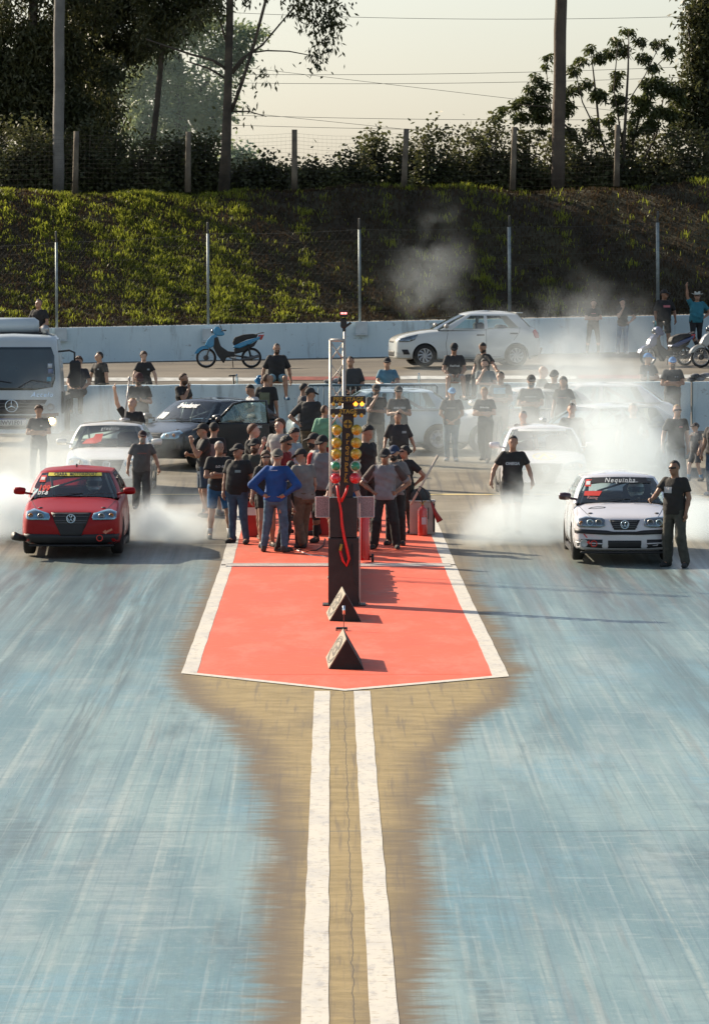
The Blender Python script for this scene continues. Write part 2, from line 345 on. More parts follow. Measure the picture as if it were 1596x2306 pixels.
scuff(M_RED, (.50, .17, .11), .46, .66, .55); scuff(M_RED, (.28, .10, .07), .54, .64, .55, 3, (.5, 2.2)); scuff(M_RED, (.12, .07, .06), .66, .69, .7, 16, (1, 1)); scuff(M_WHITE, (.30, .30, .31), .52, .66, .6, 3.5, (2.5, .6)); scuff(M_WHITE, (.30, .24, .16), .56, .62, .7, 9, (1, 1.5))
scuff(M_RED, (.80, .30, .20), .56, .66, .35, 7, (.6, 2.6))
M_ALU = mat('strip_aluminium', (.62, .60, .56), .4, .3, .1)
o = MB().box((.12, 78.98, .016), (3.64, .20, .02)).box((.12, 79.42, .016), (3.64, .10, .02)).build('timing_line', mat('timing_white', (.78, .75, .68), .6, 0, .1, 5)); tag(o, kind='structure')
o = MB().box((.12, 79.235, .014), (3.80, .16, .012)).build('timing_groove', mat('groove_grey', (.16, .14, .12), .7)); tag(o, kind='structure')
# yellow cross line far behind
sheet('yellow_line', np.linspace(-30, 30, 40), np.array([94.0, 94.25]), lambda x, y: G(y)+.006, paint_mat('yellow_line_paint', (.62, .50, .22), (.35, .3, .2), .6))
# ---------------- terrace, barrier, rear wall, bank
def wx(x): return (x-744.7)/pxm(137.5)
def TZ(x, y):
    u = min(1, max(0, (x+10)/22)); f = 1.86+.10*u; b = 2.0+.42*u
    if y < 118.8: return 1.02+.04*u
    if y < 123.0: return 1.02+(f-1.02)*(y-118.8)/4.2
    return f+(b-f)*min(1, (y-123)/14.5)
M_TARM = mat('terrace_asphalt', (.15, .13, .10), .85, 0, .35, .35, .3, 20, c2=(.07, .06, .048))
sheet('terrace_road', np.linspace(-60, 60, 61), np.array([116.45, 118.7, 118.9, 120, 121.5, 123.0, 124, 126, 128, 130, 132, 134, 136, 137.6]), TZ, M_TARM)
M_CW = mat('painted_concrete', (.68, .80, .82), .8, 0, .16, .9, .25, 14, c2=(.58, .71, .75))
scuff(M_CW, (.22, .25, .25), .52, .70, .55, 1.6, (2.2, .1, .35)); scuff(M_CW, (.16, .13, .09), .60, .68, .5, 3.0, (1, .1, 1.6)); scuff(M_CW, (.10, .10, .09), .66, .69, .8, 9, (1, .1, 1))
def walltop(x): u = (x+10.2)/21; return 2.97+.44*u
def wall_strip(name, x0, x1, Y, z0f, z1f, th, m, n=50):
    rows = []
    for k in range(n+1):
        x = x0+(x1-x0)*k/n; a, b = z0f(x)-.1, z1f(x)+.008*math.sin(x*5); rows.append([(x, Y, a), (x, Y, (a+b)/2), (x, Y, b-.02), (x, Y+.02, b), (x, Y+th, b), (x, Y+th, a)])
    return MB().grid(rows).build(name, m, None, False)
o = wall_strip('retaining_wall', -60, 60, 137.5, lambda x: TZ(x, 137), walltop, .25, M_CW); tag(o, 'long pale blue-white concrete wall along the foot of the grass bank', 'wall')
# near barrier, in pieces (gap where the railing stands)
gx = lambda x, Y=116: at(x, 800, Y).x
segs = [(-60, gx(150)), (gx(150)+.06, gx(690)), (gx(690)+.05, gx(1130)), (gx(1130)+.05, gx(1555)), (gx(1555)+.05, 60)]
lb = ['low white barrier wall running off behind the truck', 'low white barrier wall behind the black car, man in blue shorts sitting on it', 'low white barrier wall behind the blue railing, man in cap sitting on its right part', 'low white barrier wall hidden in smoke behind the parked white cars', 'stained grey-white barrier wall at the right edge behind the boy']
for (a, b), l in zip(segs, lb):
    o = wall_strip('barrier_wall', a, b, 116.0, lambda x: .89, lambda x: 1.97+.006*(x+6), .32, M_CW, max(4, int((b-a)*1.5))); tag(o, l, 'barrier wall', 'white barrier walls behind the start')
# kerb strip behind the barrier: red and white blocks
Mkw = mat('kerb_white', (.50, .50, .47), .7, 0, .3, 3); Mkr = mat('kerb_red', (.26, .07, .05), .7, 0, .3, 3)
def kerb(x0, x1, m, n):
    x = x0
    b = MB(); b.grid([[(x0+(x1-x0)*k/8, 123.2, TZ(x0, 123.2)+.02), (x0+(x1-x0)*k/8, 123.6, TZ(x0, 123.5)+.09), (x0+(x1-x0)*k/8, 124.6, TZ(x0, 124.5)+.03)] for k in range(9)])
    tag(b.build('kerb', m), kind='structure')
for x0, x1, m in ((-30, -9.0, Mkr), (-9.0, -6.6, Mkw), (-6.55, -1.6, Mkw), (-1.55, 1.7, Mkr), (1.75, 3.4, Mkw), (3.45, 6.2, Mkw), (6.25, 8.0, Mkr), (8.05, 12.5, Mkw), (12.55, 20, Mkr)): kerb(x0, x1, m, 1)
# bank
def bankz(x, y):
    u = (x+10.2)/21; top = 6.80+.28*u+.10*math.sin(x*.55+1)+.05*math.sin(x*1.9); z0 = walltop(x)+.02
    t = min(1, max(0, (y-137.75)/6.4)); s = t*t*(3-2*t)*.35+t*.65
    z = z0+(top-z0)*s
    if 0 < t < 1: z += .05*math.sin(x*.9+y*1.3)*math.sin(t*3.14)+.02*math.sin(x*2.7-y*2.1)*math.sin(t*3.14)
    return z+(0.02*(y-144.2) if 144.2 < y < 160 else (.3 if y >= 160 else 0))
M_BANK = mat('bank_earth', (.050, .045, .020), .95, 0, .4, .8, .6, 9, c2=(.030, .022, .012))
sheet('grass_bank', np.concatenate([np.linspace(-90, -20, 24), np.linspace(-19, 19, 120), np.linspace(20, 90, 24)]), np.concatenate([np.linspace(137.7, 144.2, 32), np.linspace(144.8, 160, 16), [200, 400, 1500, 4000]]), bankz, M_BANK)
# grass blades (stuff)
def grass(name, n, xr, yr, hf, m, seed=1, dens=None):
    r = np.random.default_rng(seed); x = r.uniform(*xr, n); y = r.uniform(*yr, n)
    if dens is not None: k = r.uniform(size=n) < dens(x, y); x, y = x[k], y[k]
    n = len(x); z = np.array([bankz(a, b) for a, b in zip(x, y)]); h = hf(x, y)*r.uniform(.5, 1.3, n); w = r.uniform(.006, .014, n)*(1+h*1.5)
    a = r.uniform(0, 6.28, n); lean = r.uniform(.1, .75, n)*h; la = r.uniform(0, 6.28, n)
    dx, dy = np.cos(a)*w, np.sin(a)*w; lx, ly = np.cos(la)*lean, np.sin(la)*lean-.2*h
    B = np.stack([x, y, z-.02], 1); P = np.zeros((n, 5, 3)); P[:, 0] = B-np.stack([dx, dy, 0*x], 1); P[:, 1] = B+np.stack([dx, dy, 0*x], 1)
    mid = B+np.stack([lx*.35, ly*.35, h*.62], 1); P[:, 2] = mid+np.stack([dx, dy, 0*x], 1)*.8; P[:, 3] = mid-np.stack([dx, dy, 0*x], 1)*.8
    P[:, 4] = B+np.stack([lx, ly, h*(1-.25*np.abs(lean/h))], 1)
    i = np.arange(n)*5; Q = np.stack([i, i+1, i+2, i+3], 1); T = np.stack([i+3, i+2, i+4], 1)
    V = P.reshape(-1, 3); me = bpy.data.meshes.new(name); me.vertices.add(len(V)); me.vertices.foreach_set('co', V.astype(np.float32).ravel())
    lp = np.concatenate([Q.ravel(), T.ravel()]).astype(np.int32); me.loops.add(len(lp)); me.loops.foreach_set('vertex_index', lp)
    st = np.concatenate([np.arange(n)*4, 4*n+np.arange(n)*3]).astype(np.int32); me.polygons.add(2*n); me.polygons.foreach_set('loop_start', st); me.update(calc_edges=True)
    o = link(name, me, m); tag(o, kind='stuff'); return o
def patch(x, y): P = np.stack([x, y, 0*x], 1); return .6*vnoise(P, 1.1, 4)+.7*vnoise(P, 4.5, 5)
M_GR = mat('grass_blades', (.33, .365, .04), .45, 0, .3, 1.6, tl=.62, c2=(.12, .14, .025)); M_DRY = mat('dry_grass', (.080, .050, .026), .8, 0, .3, 2, tl=.4, c2=(.035, .028, .014))
hh = lambda x, y: np.clip(.15+.09*patch(x, y), .06, .30)
tag(grass('grass', 190000, (-16, 16), (137.75, 145.6), hh, M_GR, 1, lambda x, y: np.clip(.15+.9*patch(x, y)-.12*np.clip(x+.7*(y-141)+1, -3.0, 3)-.10*(y < 139.0), .015, 1)), 'green grass growing on the sloping bank', 'grass')  # bright blades thin out along a diagonal, imitating the bank's sunlit and shaded parts
tag(grass('dry_grass', 130000, (-16, 16), (137.72, 144.6), lambda x, y: .13+0*x, M_DRY, 2, lambda x, y: np.clip(.5-.4*patch(x, y)+.5*(y < 138.5), .1, 1)), 'dry brown grass and weeds along the bank foot', 'grass')
# ================================================================ TREES
M_LD = mat('leaves_dark', (.105, .105, .035), .5, 0, .3, 1.2, tl=.38, c2=(.045, .055, .022)); M_LM = mat('leaves_mid', (.10, .115, .03), .5, 0, .3, 1.0, tl=.42, c2=(.045, .058, .022))
M_LH = mat('leaves_hazy', (.30, .33, .12), .5, 0, .3, .9, tl=.5, c2=(.10, .16, .11)); M_LU = mat('leaves_bush', (.13, .14, .045), .6, 0, .3, 1.4, tl=.4, c2=(.06, .06, .03))  # far tree: haze is put into the paler teal leaf colour
M_BARK = mat('bark', (.11, .085, .06), .9, 0, .3, 3, .8, 12, c2=(.05, .04, .03)); M_PALE = mat('pale_pole_wood', (.24, .225, .20), .85, 0, .2, 2, .6, 10, c2=(.15, .14, .125)); M_POLE = mat('dark_pole_wood', (.13, .10, .07), .9, 0, .25, 2, .7, 11, c2=(.08, .06, .045))
def leafmesh(name, C, L, Wd, droop, r, m, parent):
    n = len(C); d = r.normal(size=(n, 3)); d[:, 2] = d[:, 2]*.6-droop; d /= np.linalg.norm(d, axis=1, keepdims=True)
    u = np.cross(d, r.normal(size=(n, 3))); u /= np.linalg.norm(u, axis=1, keepdims=True)+1e-6
    l = (L*r.uniform(.6, 1.3, n))[:, None]; w = (Wd*r.uniform(.7, 1.3, n))[:, None]
    P = np.stack([C, C+d*l*.45+u*w, C+d*l, C+d*l*.45-u*w], 1).reshape(-1, 3)
    return link(name, npmesh(name, P, np.arange(4*n, dtype=np.int32).reshape(-1, 4), False), m, parent)
def tree(name, label, Y, trunk, branches=(), clumps=(), n=4000, L=.2, Wd=.03, droop=.8, lm=None, bm=None, seed=1, depth=.9, cat='tree', group=None, twig=True, rosette=0):
    """trunk/branches: [(x, y, radius_m)...] on the photo sheet at distance Y; clumps: (x, y, rx, ry) in the same units"""
    r = np.random.default_rng(seed); s = pxm(Y); base = at(trunk[0][0], trunk[0][1], Y)
    root = empty(name, base, 0, label, cat, group); lm = lm or M_LD; bm = bm or M_BARK; tb = MB(); bb = MB()
    P0 = [at(x, y, Y)-base for x, y, _ in trunk]; tb.tube(P0, [q[2] for q in trunk], 9); tb.build('trunk', bm, root, True)
    for br in branches:
        dy = r.uniform(-1, 1)*.8; P = [at(x, y, Y)-base+Vector((0, dy*k/max(1, len(br)-1), 0)) for k, (x, y, _) in enumerate(br)]
        bb.tube(P, [q[2] for q in br], 6)
    CL = []; tot = sum(c[2]*c[3] for c in clumps) or 1
    for (x, y, rx, ry) in clumps:
        c = np.array(at(x, y, Y)-base); k = max(6, int(n*rx*ry/tot)); R3 = np.array((rx/s, min(rx/s, depth*1.6)*.9+.1, ry/s))
        q = r.normal(size=(k, 3)); q /= np.linalg.norm(q, axis=1, keepdims=True); q *= (r.uniform(.05, 1, k)**.45)[:, None]
        # sub-clumps so that the outline stays ragged
        kk = max(2, k//(rosette or (45 if lm is M_LH else 30))); cc = q[:kk]*R3; g = r.integers(0, kk, k); sz = (.05 if rosette else .16+.10*r.uniform(size=(k, 1)))*1.0
        p = cc[g]+r.normal(size=(k, 3))*sz+c; CL.append(p)
        if twig:
            for j in range(min(kk, 7)):
                o = Vector(c+cc[j]*.1-np.array((0, 0, R3[2]*.5))); bb.tube([o, Vector(c+cc[j]*.6), Vector(c+cc[j])], [.022, .012, .006], 4)
    if bb.v: bb.build('branch', bm, root, True)
    if CL: leafmesh('crown', np.concatenate(CL), L, Wd, droop, r, lm, root)
    return root
def fillc(r, x0, x1, y0, y1, n, rx, ry): return [(r.uniform(x0, x1), r.uniform(y0, y1), rx*r.uniform(.6, 1.3), ry*r.uniform(.6, 1.3)) for _ in range(n)]
r_ = np.random.default_rng(3)
# dense dark eucalyptus at the left
tree('eucalyptus_tree', 'dense dark eucalyptus filling the top left corner behind the pale pole', 150, [(70, 440, .22), (64, 250, .18), (75, 60, .14), (70, -260, .08)],
     [[(70, 200, .07), (20, 120, .05), (-40, 60, .03)], [(66, 260, .07), (130, 180, .05), (190, 120, .03)]], fillc(r_, -60, 180, 40, 330, 34, 38, 42)+fillc(r_, -60, 190, -330, 10, 34, 48, 48)+[(150, 120, 40, 60), (60, 220, 60, 50), (120, 300, 50, 40)]+fillc(r_, -20, 270, -10, 330, 26, 34, 36), 62000, .21, .031, 1.1, seed=5)
tree('eucalyptus_tree', 'dark eucalyptus crown hanging between the pale pole and the hazy tree', 152, [(225, 440, .20), (232, 250, .16), (222, 80, .12), (230, -220, .07)],
     [[(232, 240, .06), (270, 150, .04), (310, 110, .03)]], fillc(r_, 175, 262, 60, 400, 24, 30, 42)+fillc(r_, 180, 330, -20, 110, 14, 34, 38)+fillc(r_, 150, 360, -330, -20, 26, 50, 48), 50000, .21, .031, 1.1, seed=6)
tree('eucalyptus_tree', 'dark drooping eucalyptus boughs along the top edge left of the slender trunk', 149, [(330, 440, .10), (352, 250, .09), (372, 40, .08), (380, -200, .05)],
     [[(372, 40, .05), (430, 20, .03), (500, -5, .02)]], [(345, 30, 40, 30), (390, 25, 40, 32), (430, 12, 36, 26), (380, 75, 26, 26), (368, 112, 16, 20), (470, 5, 36, 20), (330, 90, 24, 26)]+fillc(r_, 320, 560, -320, -20, 26, 52, 48), 34000, .21, .031, 1.2, seed=7)
# slender trunk with open boughs
tree('slender_eucalyptus', 'slender dark trunk with open boughs and hanging leaf clusters against the sky', 145.6,
     [(504, 432, .185), (509, 330, .15), (513, 200, .125), (516, 80, .115), (519, -80, .10), (530, -300, .06)],
     [[(515, 158, .05), (480, 135, .045), (430, 122, .035), (330, 88, .02)], [(515, 180, .045), (470, 152, .03), (420, 135, .02)],
      [(521, 250, .06), (545, 185, .055), (572, 100, .05), (596, 10, .045), (610, -60, .03)], [(522, 160, .055), (545, 130, .045), (590, 100, .035), (640, 40, .025), (668, 5, .02)],
      [(524, 165, .04), (560, 118, .03), (600, 112, .026), (650, 113, .02), (700, 122, .014)], [(520, 250, .03), (560, 250, .02), (600, 262, .012)], [(514, 110, .04), (500, 60, .03), (485, 20, .02)]],
     [(655, 18, 22, 14), (690, 8, 26, 16), (728, 22, 26, 18), (765, 34, 12, 8), (715, 48, 20, 16), (742, 62, 18, 16), (728, 92, 22, 22), (708, 120, 14, 14), (712, 140, 10, 8), (695, 112, 8, 8), (676, 42, 10, 8), (752, 12, 18, 12),
      (604, 168, 18, 9), (568, 192, 6, 9), (560, 245, 10, 8), (535, 190, 6, 6), (450, 40, 26, 20), (480, 18, 26, 16), (415, 70, 20, 18)]+fillc(r_, 560, 800, -260, -20, 16, 42, 36)+fillc(r_, 420, 620, -330, -60, 14, 44, 38)+fillc(r_, 600, 1060, -380, -70, 44, 60, 46), 46000, .20, .032, 1.5, seed=8, depth=.6)  # unseen leaf clumps above the view are added to shade the bank
# hazy tree farther back
tree('hazy_tree', 'tall hazy teal-green tree standing far back between the dark trees', 185, [(395, 430, .3), (410, 300, .24), (400, 120, .16)],
     [[(405, 300, .12), (350, 200, .08)], [(408, 260, .12), (470, 180, .08)], [(330, 430, .14), (335, 330, .12), (320, 200, .08)], [(470, 420, .1), (470, 330, .1), (480, 250, .06)]],
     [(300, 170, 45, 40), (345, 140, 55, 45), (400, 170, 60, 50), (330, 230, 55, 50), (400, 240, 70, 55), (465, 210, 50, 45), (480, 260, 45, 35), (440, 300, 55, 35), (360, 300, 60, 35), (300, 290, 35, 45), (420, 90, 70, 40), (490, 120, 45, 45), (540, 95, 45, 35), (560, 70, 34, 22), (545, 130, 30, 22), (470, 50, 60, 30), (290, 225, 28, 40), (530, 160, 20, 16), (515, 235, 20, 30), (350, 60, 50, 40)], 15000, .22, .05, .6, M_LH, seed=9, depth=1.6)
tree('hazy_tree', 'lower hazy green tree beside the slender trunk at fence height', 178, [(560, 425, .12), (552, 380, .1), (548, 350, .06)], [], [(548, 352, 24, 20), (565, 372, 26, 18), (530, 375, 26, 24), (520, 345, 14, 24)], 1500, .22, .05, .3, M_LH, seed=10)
# large-leaved shrub on the right, leaf rosettes on a fan of stems
ros = [(1413, 66, 13, 9), (1388, 90, 12, 9), (1440, 90, 12, 9), (1482, 96, 17, 9), (1508, 118, 13, 13), (1330, 108, 10, 9), (1310, 134, 13, 9), (1290, 156, 13, 11), (1345, 128, 15, 10), (1372, 120, 15, 12), (1405, 112, 14, 12), (1448, 128, 17, 11), (1468, 148, 12, 10), (1233, 126, 11, 6), (1228, 150, 7, 6),
       (1206, 172, 12, 9), (1195, 200, 14, 11), (1222, 190, 12, 10), (1160, 234, 13, 11), (1180, 222, 12, 9), (1130, 245, 11, 9), (1118, 262, 9, 9), (1205, 232, 17, 11), (1215, 260, 20, 14), (1172, 262, 18, 12)]
for k in range(60):
    x = r_.uniform(1200, 1530); y = r_.uniform(150+abs(x-1400)*.35, 300); ros.append((x, y, r_.uniform(8, 17), r_.uniform(7, 13)))
brs = [[(1400, 430, .06), (1405, 300, .05), (1412, 160, .03), (1413, 70, .012)], [(1395, 430, .05), (1350, 300, .04), (1340, 200, .03), (1330, 112, .012)], [(1405, 400, .05), (1440, 260, .04), (1475, 150, .02), (1506, 120, .012)], [(1402, 330, .03), (1380, 200, .02), (1388, 95, .012)],
       [(1360, 420, .05), (1290, 300, .04), (1230, 240, .02), (1165, 236, .012)], [(1290, 400, .03), (1240, 240, .02), (1229, 130, .01)], [(1400, 250, .02), (1450, 170, .015), (1484, 98, .01)], [(1360, 330, .03), (1310, 230, .02), (1292, 160, .01)], [(1420, 420, .04), (1480, 300, .03), (1500, 200, .015)]]
tree('large_leaved_shrub', 'tall open shrub with clusters of long drooping leaves right of the dark pole', 147.5, [(1398, 432, .07), (1400, 380, .06), (1402, 300, .05)], brs, ros, 12500, .19, .029, 1.1, M_LM, seed=11, depth=.5, cat='shrub', rosette=11, twig=False)
tree('eucalyptus_tree', 'dark leafy tree cut off by the top right edge', 148.5, [(1592, 432, .12), (1588, 250, .1), (1594, 60, .08), (1600, -120, .05)], [[(1590, 200, .04), (1560, 120, .03), (1545, 60, .02)]],
     [(1560, 30, 20, 24), (1585, 20, 30, 40), (1600, 80, 40, 40), (1562, 95, 18, 26), (1590, 140, 30, 30), (1560, 150, 22, 20), (1570, 200, 30, 30), (1600, 220, 30, 40), (1535, 215, 22, 26), (1545, 265, 34, 28), (1590, 290, 34, 30), (1640, 100, 50, 80), (1650, 250, 50, 80), (1640, -40, 60, 60), (1600, -40, 40, 40)], 20000, .20, .036, .9, seed=12)
# hedge-like bushes behind the upper fence, each its own
bush = [(-30, 340, 80, 60, 'dark bush under the leftmost tree'), (60, 350, 60, 70, 'dark bush left of the pale pole foot'), (130, 365, 55, 60, 'dark bush at the foot of the pale pole'), (195, 350, 55, 70, 'dark bush right of the leftmost fence post'), (262, 372, 50, 52, 'dark thin bush below the hazy tree'), (330, 375, 50, 52, 'dark bush in the middle below the hazy tree'),
        (395, 372, 50, 52, 'dark bush left of the second fence post'), (455, 360, 46, 60, 'dark bush left of the slender trunk'), (545, 395, 40, 32, 'low bush just right of the slender trunk'), (605, 375, 44, 46, 'grey-green bush left of the third fence post'), (660, 392, 40, 34, 'low bush at the third fence post'), (720, 385, 46, 40, 'low tangled bush right of the third fence post'),
        (785, 368, 52, 56, 'rounded bush midway between the third and fourth fence posts'), (850, 345, 46, 66, 'taller bush left of the fourth fence post'), (925, 355, 44, 64, 'dark bush right of the fourth fence post'), (985, 335, 46, 82, 'tall leafy bush between the fourth and fifth fence posts'), (1045, 340, 46, 76, 'dense bush left of the large-leaved shrub'),
        (1105, 335, 48, 84, 'dense bush left of the fifth fence post'), (1175, 350, 56, 76, 'dark bush right of the fifth fence post'), (1245, 350, 60, 80, 'dark bush at the foot of the dark pole'), (1320, 350, 60, 76, 'dark bush below the large-leaved shrub'), (1395, 355, 60, 72, 'dark bush at the sixth fence post'), (1470, 350, 60, 76, 'dark bush right of the sixth fence post'), (1545, 350, 60, 80, 'dark bush near the right edge'), (1630, 350, 70, 80, 'dark bush at the far right beyond the frame')]
for i, (x, y, rx, ry, lb) in enumerate(bush):
    if x > 500: y += 22; ry *= .80
    if x > 1080: ry *= 1.15
    r2 = np.random.default_rng(50+i); cl = [(x+r2.uniform(-.7, .7)*rx, y+r2.uniform(-.3, .9)*ry, rx*r2.uniform(.28, .5), ry*r2.uniform(.2, .42)) for _ in range(9)]+[(x+r2.uniform(-.6, .6)*rx, y-ry*r2.uniform(.5, .95), rx*.2, ry*.2) for _ in range(4)]+[(x+u*rx, 415, rx*.6, 24) for u in (-.6, .0, .6)]
    sp = [[(x+r2.uniform(-.3, .3)*rx, 425, .03), (x+u*rx*.6, y, .02), (x+u*rx*1.1, y-ry*r2.uniform(.7, 1.05), .006)] for u in (-.8, -.3, .2, .7)]
    tree('bush', lb, 147.6+r2.uniform(-.9, 1.6), [(x, 438, .05), (x+3, 400, .04), (x-2, y, .02)], sp, cl, 3800 if x > 500 else 5000, .15, .045, .25, M_LU if i % 3 else M_LD, seed=70+i, depth=.8, cat='bush', group='bushes behind the upper fence', twig=False)
# far-off scrub seen as one mass through the gaps
r2 = np.random.default_rng(9); C = np.stack([r2.uniform(-40, 40, 16000), r2.uniform(165, 178, 16000), 0*r2.uniform(size=16000)], 1); C[:, 2] = 7.1+np.abs(r2.normal(size=16000))*.42*(1+.4*np.sin(C[:, 0]*.8))
o = leafmesh('distant_scrub', C, .3, .06, .1, r2, M_LU, None); tag(o, 'low far-off scrub behind the fence bushes', 'scrub', kind='stuff')
# ================================================================ POLES, FENCES, WIRES
def pole(x0, y0, x1, y1, Y, r0, r1, m, label):
    a, b = at(x0, y0, Y), at(x1, y1, Y); n = 14
    o = MB().tube([(a+(b-a)*(k/n))-a+Vector((.012*math.sin(k*1.9), 0, 0)) for k in range(n+1)], [r0+(r1-r0)*k/n+.004*math.sin(k*2.3) for k in range(n+1)], 14).build('utility_pole', m, None, True); o.location = a
    tag(o, label, 'utility pole')
pole(131, 442, 136, -420, 146.3, .172, .155, M_PALE, 'thick pale grey utility pole in front of the dark trees, upper left')
pole(1255, 432, 1270, -420, 146.3, .205, .155, M_POLE, 'thick brown utility pole rising out of the bushes, upper right')
def wire(x0, y0, x1, y1, Y, sag, label):
    a, b = at(x0, y0, Y), at(x1, y1, Y); m = (a+b)/2
    P = [a+(b-a)*t-Vector((0, 0, sag*4*t*(1-t)))-m for t in [k/24 for k in range(25)]]
    o = MB().tube(P, .012, 4).build('power_line', mat('wire_black', (.05, .05, .05), .6), None, True); o.location = m; tag(o, label, 'power line', 'overhead power lines')
wire(200, 8, 1900, 20, 200, .5, 'topmost thin power line crossing the sky'); wire(200, 160, 1900, 130, 200, .35, 'second power line from the top, crossing the sky level with the shrub top')
wire(200, 178, 1900, 155, 200, .35, 'third power line from the top, just under the second'); wire(200, 246, 1900, 258, 200, .3, 'darker power line above the fence tops, upper one of the low pair'); wire(200, 268, 1900, 282, 200, .3, 'lower one of the low pair of power lines above the fence tops')
wire(500, 145, 1500, 262, 220, .0, 'slanting faint power line running down to the right'); wire(520, 250, 1300, 330, 220, .0, 'slanting power line close above the wire fence')
# upper fence on the bank crest
def fence_up():
    Y = 144.6; f = empty('wire_fence', at(798, 425, Y), 0, 'old wire mesh fence on round wooden posts along the top of the bank', 'fence'); o0 = Vector(f.location)
    M1 = mat('fence_post_wood', (.20, .165, .12), .9, 0, .3, 3, .7, 14, c2=(.10, .08, .06)); M2 = mat('fence_wire', (.045, .043, .04), .8)
    post = [(169, 437, 172, 295), (423, 432, 424, 296), (663, 428, 663, 291), (909, 424, 915, 289), (1154, 427, 1158, 285), (1388, 419, 1390, 280), (1640, 420, 1640, 280), (-80, 440, -80, 296)]
    for a, b, c, d in post:
        p, q = at(a, b, Y)-o0, at(c, d, Y)-o0; MB().tube([p, p+(q-p)*.35, p+(q-p)*.7, q], [.095, .088, .082, .080], 10).build('post', M1, f, True)
    w = MB(); ps = sorted(post, key=lambda k: k[2])
    for a, b in zip(ps, ps[1:]):
        A0, A1 = at(a[0], a[1]-8, Y)-o0, at(a[2], a[3]+8, Y)-o0; B0, B1 = at(b[0], b[1]-8, Y)-o0, at(b[2], b[3]+8, Y)-o0; n = int((B0-A0).length/.13)
        for k in range(1, n):
            t = k/n; sg = .10*4*t*(1-t)*(1 if a[0] > 600 and a[0] < 1100 else .4); w.tube([A0.lerp(B0, t)-Vector((0, 0, sg)), A1.lerp(B1, t)-Vector((0, 0, sg))], .0014, 3, False)
        for j in range(13):
            u = (j/12)**.8; w.tube([(A0.lerp(A1, u)).lerp(B0.lerp(B1, u), t)-Vector((0, 0, (.10 if a[0] > 600 and a[0] < 1100 else .04)*4*t*(1-t))) for t in [q/8 for q in range(9)]], .0028, 3, False)
    w.build('wire_mesh', M2, f)
fence_up()
def fence_low():
    Y = 137.62; f = empty('chain_link_fence', at(798, 730, Y), 0, 'chain-link fence on tall galvanised posts standing on the concrete wall', 'fence'); o0 = Vector(f.location)
    M1 = mat('galvanised', (.28, .32, .32), .55, .4, .15, 8); M2 = mat('mesh_wire', (.07, .075, .07), .7)
    ps = [(-210, 745, 560), (128, 741, 545), (469, 735, 525), (810, 726, 516), (1147, 700, 510), (1481, 690, 500), (1820, 690, 500)]
    for x, y, t in ps:
        p, q = at(x, y, Y)-o0, at(x-1, t, Y)-o0; MB().tube([p, q], .048 if x > 1000 else .038, 10).build('post', M1, f, True)
        MB().tube([q-Vector((.0, 0, .05)), q+Vector((0, -.0, .06)), q+Vector((0, -.18, .30))], .03, 8).build('post_arm', mat('post_arm_dark', (.07, .07, .065), .7), f, True)
    w = MB(); 
    for a, b in zip(ps, ps[1:]):
        A0, A1, B0, B1 = at(a[0], a[1], Y)-o0, at(a[0], a[2], Y)-o0, at(b[0], b[1], Y)-o0, at(b[0], b[2], Y)-o0; off = Vector((0, -.05, 0))
        for j in range(10):
            u = j/9; P = [A0.lerp(A1, u).lerp(B0.lerp(B1, u), t)+off-Vector((0, 0, .05*4*t*(1-t)*(1 if j % 2 else .5))) for t in [q/8 for q in range(9)]]; w.tube(P, .004 if j in (0, 9) else .0022, 3, False)
        n = int((B0-A0).length/.16); h = 14
        for k in range(-h, n):
            for sg in (1, -1):
                t0, t1 = k/n, (k+h)/n
                c0, c1 = max(0, t0), min(1, t1)
                if c1 <= c0: continue
                u0, u1 = (c0-t0)/(t1-t0), (c1-t0)/(t1-t0)
                if sg < 0: u0, u1 = 1-u0, 1-u1
                w.tube([A0.lerp(A1, u0).lerp(B0.lerp(B1, u0), c0)+off, A0.lerp(A1, u1).lerp(B0.lerp(B1, u1), c1)+off], .0006, 3, False)
    w.build('wire_mesh', M2, f)
fence_low()
for x, y, l in ((137, 752, 'white junction box on the concrete wall, above the truck mirror'), (470, 753, 'white junction box on the concrete wall behind the blue scooter handlebar'), (814, 738, 'white junction box on the concrete wall, left of the silver hatchback')):
    p = at(x, y, 137.4); b = MB().box((0, 0, 0), (.34, .12, .36), None, .02).box((0, -.01, -.19), (.36, .15, .03)); o = b.build('junction_box', mat('box_paint', (.56, .62, .63), .7, 0, .1, 4)); o.location = p; tag(o, l, 'junction box', 'junction boxes on the wall')
# ================================================================ CARS
def interp(xs, pts): a = np.array(pts, float); return np.stack([np.interp(xs, a[:, 0], a[:, k]) for k in range(1, a.shape[1])], 1)
def smooth_interp(xs, pts):
    """cubic (pchip-like) resample of rows pts[:,1:] along pts[:,0]"""
    a = np.array(pts, float); x = a[:, 0]; out = []
    for k in range(1, a.shape[1]):
        y = a[:, k]; h = np.diff(x); d = np.diff(y)/h; m = np.zeros_like(y); m[0], m[-1] = d[0], d[-1]
        for i in range(1, len(y)-1): m[i] = 0 if d[i-1]*d[i] <= 0 else 2*d[i-1]*d[i]/(d[i-1]+d[i])
        j = np.clip(np.searchsorted(x, xs)-1, 0, len(h)-1); t = (xs-x[j])/h[j]
        out.append((2*t**3-3*t**2+1)*y[j]+(t**3-2*t**2+t)*h[j]*m[j]+(-2*t**3+3*t**2)*y[j+1]+(t**3-t**2)*h[j]*m[j+1])
    return np.stack(out, 1)
def inpoly(p, poly):
    x, y = p; c = False; n = len(poly)
    for i in range(n):
        x1, y1 = poly[i]; x2, y2 = poly[i-1]
        if (y1 > y) != (y2 > y) and x < (x2-x1)*(y-y1)/(y2-y1)+x1: c = not c
    return c
